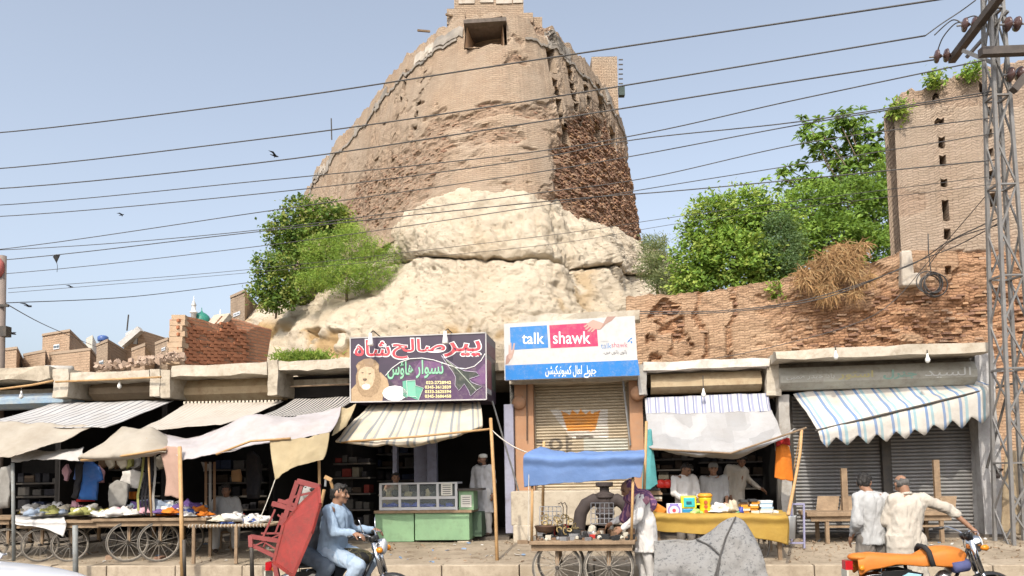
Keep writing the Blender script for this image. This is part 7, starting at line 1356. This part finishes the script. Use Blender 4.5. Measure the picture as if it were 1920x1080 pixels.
# stall keeper on the left
SIT = dict(pelvis=(0, .0, .47), chest=(0, .02, .80), neck=(0, .02, 1.0), head=(0, -.02, 1.14), sa=(-.19, .01, .95), sb=(.19, .01, .95), ea=(-.25, -.02, .68), eb=(.25, -.02, .68), wa=(-.17, -.22, .58), wb=(.17, -.22, .58), ha=(-.09, 0, .46), hb=(.09, 0, .46), ka=(-.17, -.42, .48), kb=(.17, -.42, .48), fa=(-.17, -.38, .09), fb=(.17, -.38, .09))
st = rpos(424, -1.9, .3); person('stall keeper in grey kameez seated behind the rope cot', st, rad(20), SIT, face=(-.3, -.9, -.1), skin='c', shirt=KDIM, trous=KDIM, seated=True, vox=.014, seed=10)
c = V(st); m = MB(); m.box(c+V((0, .02, .36)), (.4, .4, .05)); 
t = thing('stool', 'wooden stool under the seated stall keeper', 'stool', c); m.build('seat', WOOD, t)
for a, b in ((-1, -1), (1, -1), (1, 1), (-1, 1)): m = MB(); m.box(c+V((a*.16, .02+b*.16, .165)), (.045, .045, .34)); m.build('leg', WOOD, t)
# ================================================================ motorcycles
def motorbike(label, loc, rz, seatm, tankm, panel, cover=False):
    """rolls towards +x; rear axle at x=0"""
    t = thing('motorcycle', label, 'motorcycle', loc, 'motorcycles', rz); L_ = lambda nm, m, mt, sm_=True, par=None: linkl(nm, m.mesh(nm, sm_, True), mt, par or t)
    BK = mat('bike_black', (.02, .02, .022), (.03, .03, .03), .35, 4, 0); AL = mat('bike_alloy', (.42, .42, .42), (.32, .32, .32), .35, 5, .1, metal=.8)
    for x in (0, 1.24):
        m = MB(); m.torus((x, 0, .29), (0, 1, 0), .255, .042, 30, 8); w = L_('wheel', m, RUBBER); m = MB(); m.torus((x, 0, .29), (0, 1, 0), .215, .016, 30, 6); L_('rim', m, CHROME, par=w); m = MB(); m.lathe((x, -.05, .29), (0, 1, 0), [(.05, 0), (.06, .02), (.06, .08), (.05, .1)], 12); L_('hub', m, AL, par=w)
        for k in range(16): a = k*math.pi/8; m = MB(); m.bar((x+.05*math.cos(a), .02, .29+.05*math.sin(a)), (x+.21*math.cos(a+.1), 0, .29+.21*math.sin(a+.1)), .005); L_('spoke', m, CHROME, False, w)
        m = MB(); G_ = []
        for k in range(13): a = rad(20+k*10) if x > 1 else rad(10+k*12); G_.append([V((x-.01+.325*math.cos(a), yy, .30+(.325-abs(yy)*.5)*math.sin(a))) for yy in (-.06, -.03, 0, .03, .06)])
        m.grid(G_); o = L_('mudguard', m, BK if x > 1 else CHROME); md = o.modifiers.new('s', 'SOLIDIFY'); md.thickness = .004
    m = MB(); m.tube([(1.05, 0, .93), (.98, 0, .80), (.55, 0, .74), (.2, 0, .70), (-.15, 0, .68)], .022); L_('frame', m, BK); m = MB(); m.tube([(1.0, 0, .82), (.82, 0, .45), (.72, 0, .26), (.4, 0, .26), (.33, 0, .7)], .02); L_('frame', m, BK)
    for s in (-1, 1):
        m = MB(); m.tube([(1.24, s*.075, .29), (1.12, s*.075, .62)], .022); m.tube([(1.12, s*.075, .62), (1.02, s*.075, .98)], .030); L_('fork', m, CHROME if s else AL); m = MB(); m.tube([(0, s*.10, .29), (.42, s*.08, .30)], .018); L_('swingarm', m, BK); m = MB(); m.tube([(.02, s*.12, .31), (.14, s*.12, .64)], .028); L_('shock', m, CHROME)
        m = MB(); m.tube([(1.0, 0, 1.01), (.99, s*.12, 1.06), (.93, s*.26, 1.10), (.86, s*.34, 1.08)], .012); L_('handlebar', m, CHROME); m = MB(); m.tube([(.885, s*.30, 1.088), (.82, s*.385, 1.07)], .018); L_('grip', m, BK); m = MB(); m.tube([(.93, s*.24, 1.09), (1.0, s*.3, 1.085), (.96, s*.38, 1.065)], .006); L_('lever', m, CHROME)
        m = MB(); m.lathe((1.14, s*.16, .9), (1, 0, 0), [(.012, -.06), (.03, -.04), (.036, 0), (.02, .02)], 10); L_('indicator', m, mat('amber', (.75, .25, .02), rough=.25, bump=0)); m = MB(); m.lathe((-.2, s*.14, .68), (-1, 0, 0), [(.012, -.04), (.03, -.03), (.034, 0), (.02, .015)], 10); L_('indicator', m, mat('amber', (.75, .25, .02)))
        m = MB(); m.prism([(.05, s*.13, .46), (.42, s*.13, .44), (.46, s*.14, .62), (.30, s*.14, .66), (.02, s*.13, .64)], (0, s*.03, 0)); p_ = L_('side_panel', m, panel[0], False); m = MB(); m.prism([(.12, s*.163, .50), (.40, s*.163, .56), (.44, s*.166, .61), (.30, s*.166, .63), (.18, s*.164, .56)], (0, s*.006, 0)); L_('panel_flash', m, panel[1], False, p_)
        m = MB(); m.tube([(.6, s*.1, .28), (.5, s*.22, .27)], .02); L_('footpeg', m, RUBBER)
    linkl('tank', blob([('e', (.72, 0, .80), (.28, .135, .115)), ('e', (.58, 0, .78), (.18, .105, .09))], .012, 3), tankm, t)
    linkl('seat', blob([('e', (.10, 0, .77), (.34, .125, .055)), ('e', (.36, 0, .76), (.16, .11, .05)), ('e', (-.16, 0, .79), (.14, .12, .05))], .012, 3, .004, 8), seatm, t)
    linkl('engine', blob([('e', (.58, 0, .36), (.18, .13, .12)), ('c', (.62, 0, .40), .085, (.74, 0, .56), .08)], .012, 1), AL, t)
    for k in range(6): m = MB(); m.box((.66+.02*k, 0, .45+.028*k), (.19, .21, .008), Matrix.Rotation(-.9, 3, 'Y')); L_('cooling_fin', m, AL, False)
    m = MB(); m.tube([(.74, -.05, .5), (.86, -.1, .4), (.78, -.15, .22), (.4, -.17, .22), (-.3, -.17, .30)], [.022, .022, .022, .035, .042]); L_('exhaust', m, CHROME)
    m = MB(); m.lathe((1.06, 0, .93), (1, 0, .05), [(.05, -.07), (.085, -.02), (.095, .05), (.098, .065)], 18); hl = L_('headlight', m, CHROME); m = MB(); m.lathe((1.13, 0, .933), (1, 0, .05), [(.09, -.005), (.088, .01), (.06, .026), (.01, .032)], 18); L_('lens', m, mat('lens', (.7, .72, .72), rough=.1, bump=0), True, hl)
    for s in (-1, 1): m = MB(); m.lathe((1.0, s*.05, 1.03), (-.5, 0, 1), [(.045, -.04), (.05, 0), (.045, .02)], 14); L_('gauge', m, BK)
    m = MB(); m.box((-.30, 0, .70), (.08, .13, .10)); tl = L_('tail_light', m, mat('tail_red', (.42, .01, .015), rough=.2, bump=0), False); m = MB(); m.box((-.33, 0, .58), (.02, .2, .14)); L_('number_plate', m, mat('plate', (.5, .48, .4)), False)
    if cover:
        oc = seatm; m = MB(); G_ = []
        for x in [-.22+.05*k for k in range(26)]:
            top = interp([-.22, -.1, .1, .4, .48, .6, .72, .85, 1.0, 1.05], [.79, .85, .833, .815, .83, .875, .90, .895, .85, .80], x); w = interp([-.22, .1, .4, .6, .75, .95, 1.05], [.12, .15, .135, .15, .165, .13, .09], x); dr = interp([-.22, .0, .2, .4, .5, .7, .9, 1.05], [.17, .12, .05, .06, .09, .16, .17, .1], x)
            G_.append([V((x, -w*1.02, top-.06-dr)), V((x, -w, top-.05)), V((x, -w*.75, top-.012)), V((x, -w*.35, top)), V((x, w*.35, top)), V((x, w*.75, top-.012)), V((x, w, top-.05)), V((x, w*1.02, top-.06-dr))])
        G_ = [g for g in G_ if g[0].x <= .96]; m.grid(G_); o = L_('seat_cover', m, oc); md = o.modifiers.new('s', 'SOLIDIFY'); md.thickness = .012; md = o.modifiers.new('ss', 'SUBSURF'); md.levels = 1; md.render_levels = 1
        m = MB(); m.tube([(.56, -.19, .70), (.53, -.165, .86), (.52, -.08, .905), (.52, .08, .905), (.53, .165, .86), (.56, .19, .7)], .03, 8); L_('strap', m, BLACK)
        m = MB(); m.tube([(.78, -.16, .68), (.92, -.15, .70), (.95, -.06, .72)], .06, 10); L_('rag', m, mat('rag_blue', (.08, .09, .2)))
    for s in (-1, 1): m = MB(); m.tube([(.95, s*.22, 1.1), (.93, s*.27, 1.2), (.92, s*.29, 1.26)], .006); L_('mirror_stem', m, CHROME) if not cover else None
    return t
SEATO = mat('orange_seat_cover', (.52, .17, .025), (.43, .13, .02), .6, 6, .2, 40); SEATK = mat('black_seat', (.025, .024, .024)); TKB = mat('tank_black', (.02, .02, .02), rough=.25, bump=0); CAMO = NT('patterned_tank_cover'); o_ = CAMO.obj(); CAMO.col(CAMO.ramp(CAMO.noise(o_, 9, 3), [(.3, (.02, .018, .015)), (.48, (.10, .085, .04)), (.58, (.03, .028, .02)), (.66, (.30, .25, .14))], 'CONSTANT')); CAMO = CAMO.m
pk = gp(1632, 8.25); motorbike('parked motorcycle with orange seat and tank cover', (pk.x, pk.y, 0), rad(-6), SEATO, SEATO, (TKB, mat('panel_sky', (.35, .62, .75), rough=.35, bump=0)), True).scale = (.93,)*3
rb_ = gp(552, 8.95); mb_ = motorbike('motorcycle ridden by a man in blue with a pillion', (rb_.x, rb_.y, 0), rad(-8), SEATK, CAMO, (TKB, CHROME)); mb_.scale = (.95,)*3
RID = dict(pelvis=(0, 0, .90), chest=(0, -.05, 1.20), neck=(0, -.07, 1.40), head=(0, -.10, 1.545), sa=(-.2, -.05, 1.35), sb=(.2, -.05, 1.35), ea=(-.30, -.16, 1.12), wa=(-.33, -.40, 1.09), eb=(.30, -.16, 1.12), wb=(.33, -.40, 1.09), ha=(-.1, 0, .88), hb=(.1, 0, .88), ka=(-.24, -.42, .72), kb=(.24, -.42, .72), fa=(-.2, -.14, .32), fb=(.2, -.14, .32))
def onbike(lx, ly=0): p = V((rb_.x, rb_.y, 0))+Matrix.Rotation(rad(-8), 3, 'Z') @ V((lx, ly, 0)); return (p.x, p.y, .0)
person('motorcyclist in pale blue kameez gripping the handlebar', onbike(.45), rad(82), RID, scale=.96, face=(.06, -1, -.05), skin='b', shirt=KBLUE, trous=cloth('shalwar_skyblue', (.42, .52, .64), (.36, .45, .57), .08), seated=True, hair='short', facial='moustache', vox=.010, seed=11, fat=1.15, palms=((0, 0, -1), (0, 0, -1)), curl=1.1)
PIL = dict(RID); PIL.update(head=(0, -.06, 1.52), ea=(-.27, -.12, 1.10), wa=(-.20, .02, 1.33), eb=(.27, -.1, 1.12), wb=(.2, -.3, 1.2), ka=(-.25, -.40, .70), kb=(.25, -.40, .70))
pil, pj, pE = person('pillion passenger in grey shirt and jeans holding a red frame', onbike(.12), rad(82), PIL, scale=.96, face=(0, -1, -.1), skin='c', shirt=TSH, trous=JEANS, kind='shirt', seated=False, hair='short', vox=.011, seed=12, palms=((0, 1, 0), None), curl=1.0)
linkl('headcloth', blob([('e', pE(0, -.015, .035), (.092, .11, .10)), ('e', pE(0, -.06, -.06), (.09, .08, .09))], .012, 3, .012, 12, 2), CLC['grey'], pil)
# ---- the red metal frame carried on the pillion's back
REDM = mat('red_painted_metal', (.26, .034, .026), (.17, .024, .02), .55, 5, .2, 30, dirt=.6, dcol=(.09, .035, .025)); REDD = mat('red_oxide_bars', (.24, .055, .05), (.17, .035, .032), .6, 4, .2, 30)
YR = 8.42; rf = thing('red_metal_frame', 'red metal table with lattice legs carried behind the pillion', 'metal frame', P(540, 1075, YR))
pan = [P(597, 914, YR+.05), P(600, 945, YR-.1), P(584, 1000, YR-.18), P(550, 1080, YR-.2), P(513, 1054, YR-.05), P(531, 985, YR), P(560, 950, YR+.05)]
m = MB(); m.prism(pan, (.01, .03, .0)); m.build('panel', REDM, rf); m = MB()
for a, b in zip(pan, pan[1:]+pan[:1]): m = MB(); m.bar(a, b, .03, .03); m.build('panel_rim', REDM, rf)
bars = [((558, 902), (600, 913), .055), ((558, 902), (529, 985), .05), ((567, 908), (550, 962), .035), ((511, 944), (557, 956), .05), ((522, 938), (558, 948), .035), ((547, 932), (592, 922), .025), ((511, 950), (557, 930), .022), ((470, 1006), (524, 1014), .045), ((470, 1021), (516, 1043), .04), ((470, 1004), (471, 1026), .045), ((516, 955), (492, 1010), .02), ((530, 962), (516, 1000), .02), ((490, 1000), (525, 1000), .02), ((480, 1022), (525, 1002), .016), ((486, 1010), (518, 1030), .016), ((500, 1012), (494, 1026), .014), ((515, 1055), (522, 1090), .05), ((521, 965), (545, 985), .016)]
for a, b, w in bars: m = MB(); m.bar(P(*a, YR+.12), P(*b, YR+.1), w, w); m.build('bar', REDD, rf)
m = MB(); m.prism([P(533, 958, YR+.1), P(548, 960, YR+.1), P(544, 975, YR+.1), P(536, 972, YR+.1)], (0, .02, 0)); m.build('gusset', REDM, rf)
t = thing('hand_tool', 'wooden handled tool sticking up behind the motorcyclist', 'tool', P(604, 955, 8.85)); m = MB(); m.tube([P(601, 950, 8.8), P(608, 918, 8.8)], .02, 8); m.build('handle', BAMBOO, t); m = MB(); m.tube([P(610, 912, 8.8), P(611, 898, 8.8)], .014, 8); m.build('shank', STEEL, t); m = MB(); m.bar(P(609, 894, 8.8), P(622, 900, 8.8), .04); m.build('head', BAMBOO, t); m = MB(); m.tube([P(619, 900, 8.8), P(626, 922, 8.85)], .018, 8); m.build('handle', BAMBOO, t)
# ================================================================ cars at the road edge
def car(label, loc, rz, paintm, name='car'):
    """front towards +x, centre at origin"""
    t = thing(name, label, 'car', loc, 'cars on the road', rz); L_ = lambda nm, m, mt, sm_=True, par=None: linkl(nm, m.mesh(nm, sm_, True), mt, par or t); GL_ = mat('car_glass', (.03, .04, .04), (.04, .05, .05), .06, 3, 0, spec=.8)
    st = [(-2.05, .45, .72, .60), (-2.0, .30, .90, .72), (-1.7, .24, .98, .80), (-1.2, .22, 1.0, .82), (-.4, .20, .98, .83), (.5, .20, .97, .83), (.95, .22, .95, .82), (1.4, .22, .90, .80), (1.8, .25, .82, .75), (2.0, .32, .72, .66), (2.07, .42, .62, .58)]
    m = MB(); rings = []
    for x, z0, z1, w in st: rings.append([V((x, w*a, lerp(z0, z1, b))) for a, b in ((-.9, 0), (.9, 0), (1.0, .2), (1.0, .62), (.94, .86), (.8, .97), (.4, 1.0), (0, 1.01), (-.4, 1.0), (-.8, .97), (-.94, .86), (-1.0, .62), (-1.0, .2))])
    m.loft(rings); o = L_('body', m, paintm); md = o.modifiers.new('ss', 'SUBSURF'); md.levels = 1; md.render_levels = 2
    gst = [(-1.55, .0, .74), (-1.0, .37, .66), (-.45, .46, .63), (.15, .45, .63), (.9, .0, .74)]; m = MB(); m.loft([[V((x, w*a, .93+h*b+.004)) for a, b in ((-1.02, 0), (1.02, 0), (.97, .5), (.86, .96), (.4, 1.04), (-.4, 1.04), (-.86, .96), (-.97, .5))] for x, h, w in gst]); L_('greenhouse_glass', m, GL_, False)
    m = MB(); m.loft([[V((x, w*a, z+dz)) for a, dz in ((-1, 0), (1, 0), (.9, .05), (0, .07), (-.9, .05))] for x, w, z in ((-1.1, .58, 1.3), (-.5, .6, 1.40), (.1, .6, 1.39), (.32, .58, 1.32))]); L_('roof', m, paintm)
    for s in (-1, 1):
        for a, b in (((.93, s*.755, .94), (.24, s*.58, 1.36)), ((-.42, s*.78, .95), (-.42, s*.58, 1.39)), ((-1.58, s*.74, .93), (-1.02, s*.58, 1.33))): m = MB(); m.bar(a, b, .05, .05); L_('pillar', m, paintm, False)
        m = MB(); m.bar((.95, s*.81, .96), (-1.6, s*.78, .965), .02, .02); L_('waist_trim', m, CHROME, False); m = MB(); m.box((.72, s*.9, 1.0), (.06, .14, .1)); L_('mirror', m, BLACK, False); m = MB(); m.sphere((1.93, s*.52, .66), (.09, .14, .07), 12, 8); L_('headlight', m, mat('lens', (.7, .72, .72))); m = MB(); m.box((.1, s*.838, .78), (.14, .02, .03)); L_('door_handle', m, CHROME, False)
        for x in (-1.25, 1.3): m = MB(); m.torus((x, s*.72, .30), (0, 1, 0), .22, .085, 26, 8); w = L_('wheel', m, RUBBER); m = MB(); m.lathe((x, s*.72-.06, .3), (0, 1, 0), [(.05, 0), (.17, .01), (.18, .06), (.17, .11), (.05, .12)], 16); L_('rim', m, STEEL, par=w)
    m = MB(); m.box((2.06, 0, .42), (.1, 1.3, .14)); L_('bumper', m, BLACK, False); m = MB(); m.box((-2.06, 0, .5), (.08, 1.3, .14)); L_('bumper', m, BLACK, False); return t
car('white car passing beside the clothes carts', (-6.05, 7.0, 0), rad(2), mat('car_white', (.62, .64, .68), (.60, .62, .66), .25, 3, 0, coat=.5))
# the corner of a small van
vt = thing('van', 'dark teal van with chrome-edged sloping windscreen beside the parked motorcycle', 'van', (6.0, 5.75, 0), 'cars on the road'); VP = mat('van_teal', (.05, .09, .09), (.045, .08, .08), .25, 3, 0, coat=.5); vx = lambda x, y, z: V((6.0-x, 5.75+y, z))
m = MB(); m.loft([[vx(x, w*a, lerp(.3, z1, b)) for a, b in ((-1, 0), (1, 0), (1, .9), (.9, 1), (-.9, 1), (-1, .9))] for x, z1, w in ((-1.6, 1.0, .74), (-1.5, 1.02, .76), (0, 1.02, .77), (1.45, 1.02, .76), (1.68, .98, .72), (1.76, .8, .68))]); m.build('body', VP, vt)
m = MB(); m.loft([[vx(x0+(x1-x0)*t_, w*a, 1.022+.72*t_) for x0, x1, w, a in ((-1.56, -1.45, lerp(.74, .66, t_), -1), (1.56, 1.16, lerp(.74, .66, t_), -1), (1.56, 1.16, lerp(.74, .66, t_), 1), (-1.56, -1.45, lerp(.74, .66, t_), 1))] for t_ in (0, .5, 1)]); m.build('window_glass', mat('van_glass', (.10, .13, .13), (.07, .09, .09), .05, 2, 0, spec=.8), vt)
m = MB(); m.hexa([vx(-1.47, -.68, 1.744), vx(1.2, -.68, 1.744), vx(1.2, .68, 1.744), vx(-1.47, .68, 1.744)], [vx(-1.4, -.6, 1.80), vx(1.08, -.6, 1.80), vx(1.08, .6, 1.80), vx(-1.4, .6, 1.80)]); m.build('roof', VP, vt)
for s in (-1, 1):
    m = MB(); m.bar(vx(1.575, s*.745, 1.01), vx(1.17, s*.665, 1.75), .045, .045); m.build('pillar', CHROME, vt); m = MB(); m.bar(vx(1.545, s*.76, 1.01), vx(1.13, s*.675, 1.75), .03, .03); m.build('door_seal', BLACK, vt); m = MB(); m.bar(vx(.35, s*.765, 1.02), vx(.35, s*.68, 1.74), .06, .04); m.build('pillar', VP, vt)
    for x in (-1.0, 1.15): m = MB(); m.torus(vx(x, s*.68, .28), (0, 1, 0), .2, .08, 24, 8); m.build('wheel', RUBBER, vt, smooth=True)
    m = MB(); m.lathe(vx(1.72, s*.5, .8), (-1, 0, 0), [(.1, -.05), (.1, .03), (.05, .06)], 14); m.build('headlight', mat('lens', (.7, .72, .72)), vt)
for a, b in ((vx(1.585, -.72, 1.03), vx(1.585, .72, 1.03)),): m = MB(); m.bar(a, b, .03, .03); m.build('screen_trim', CHROME, vt)
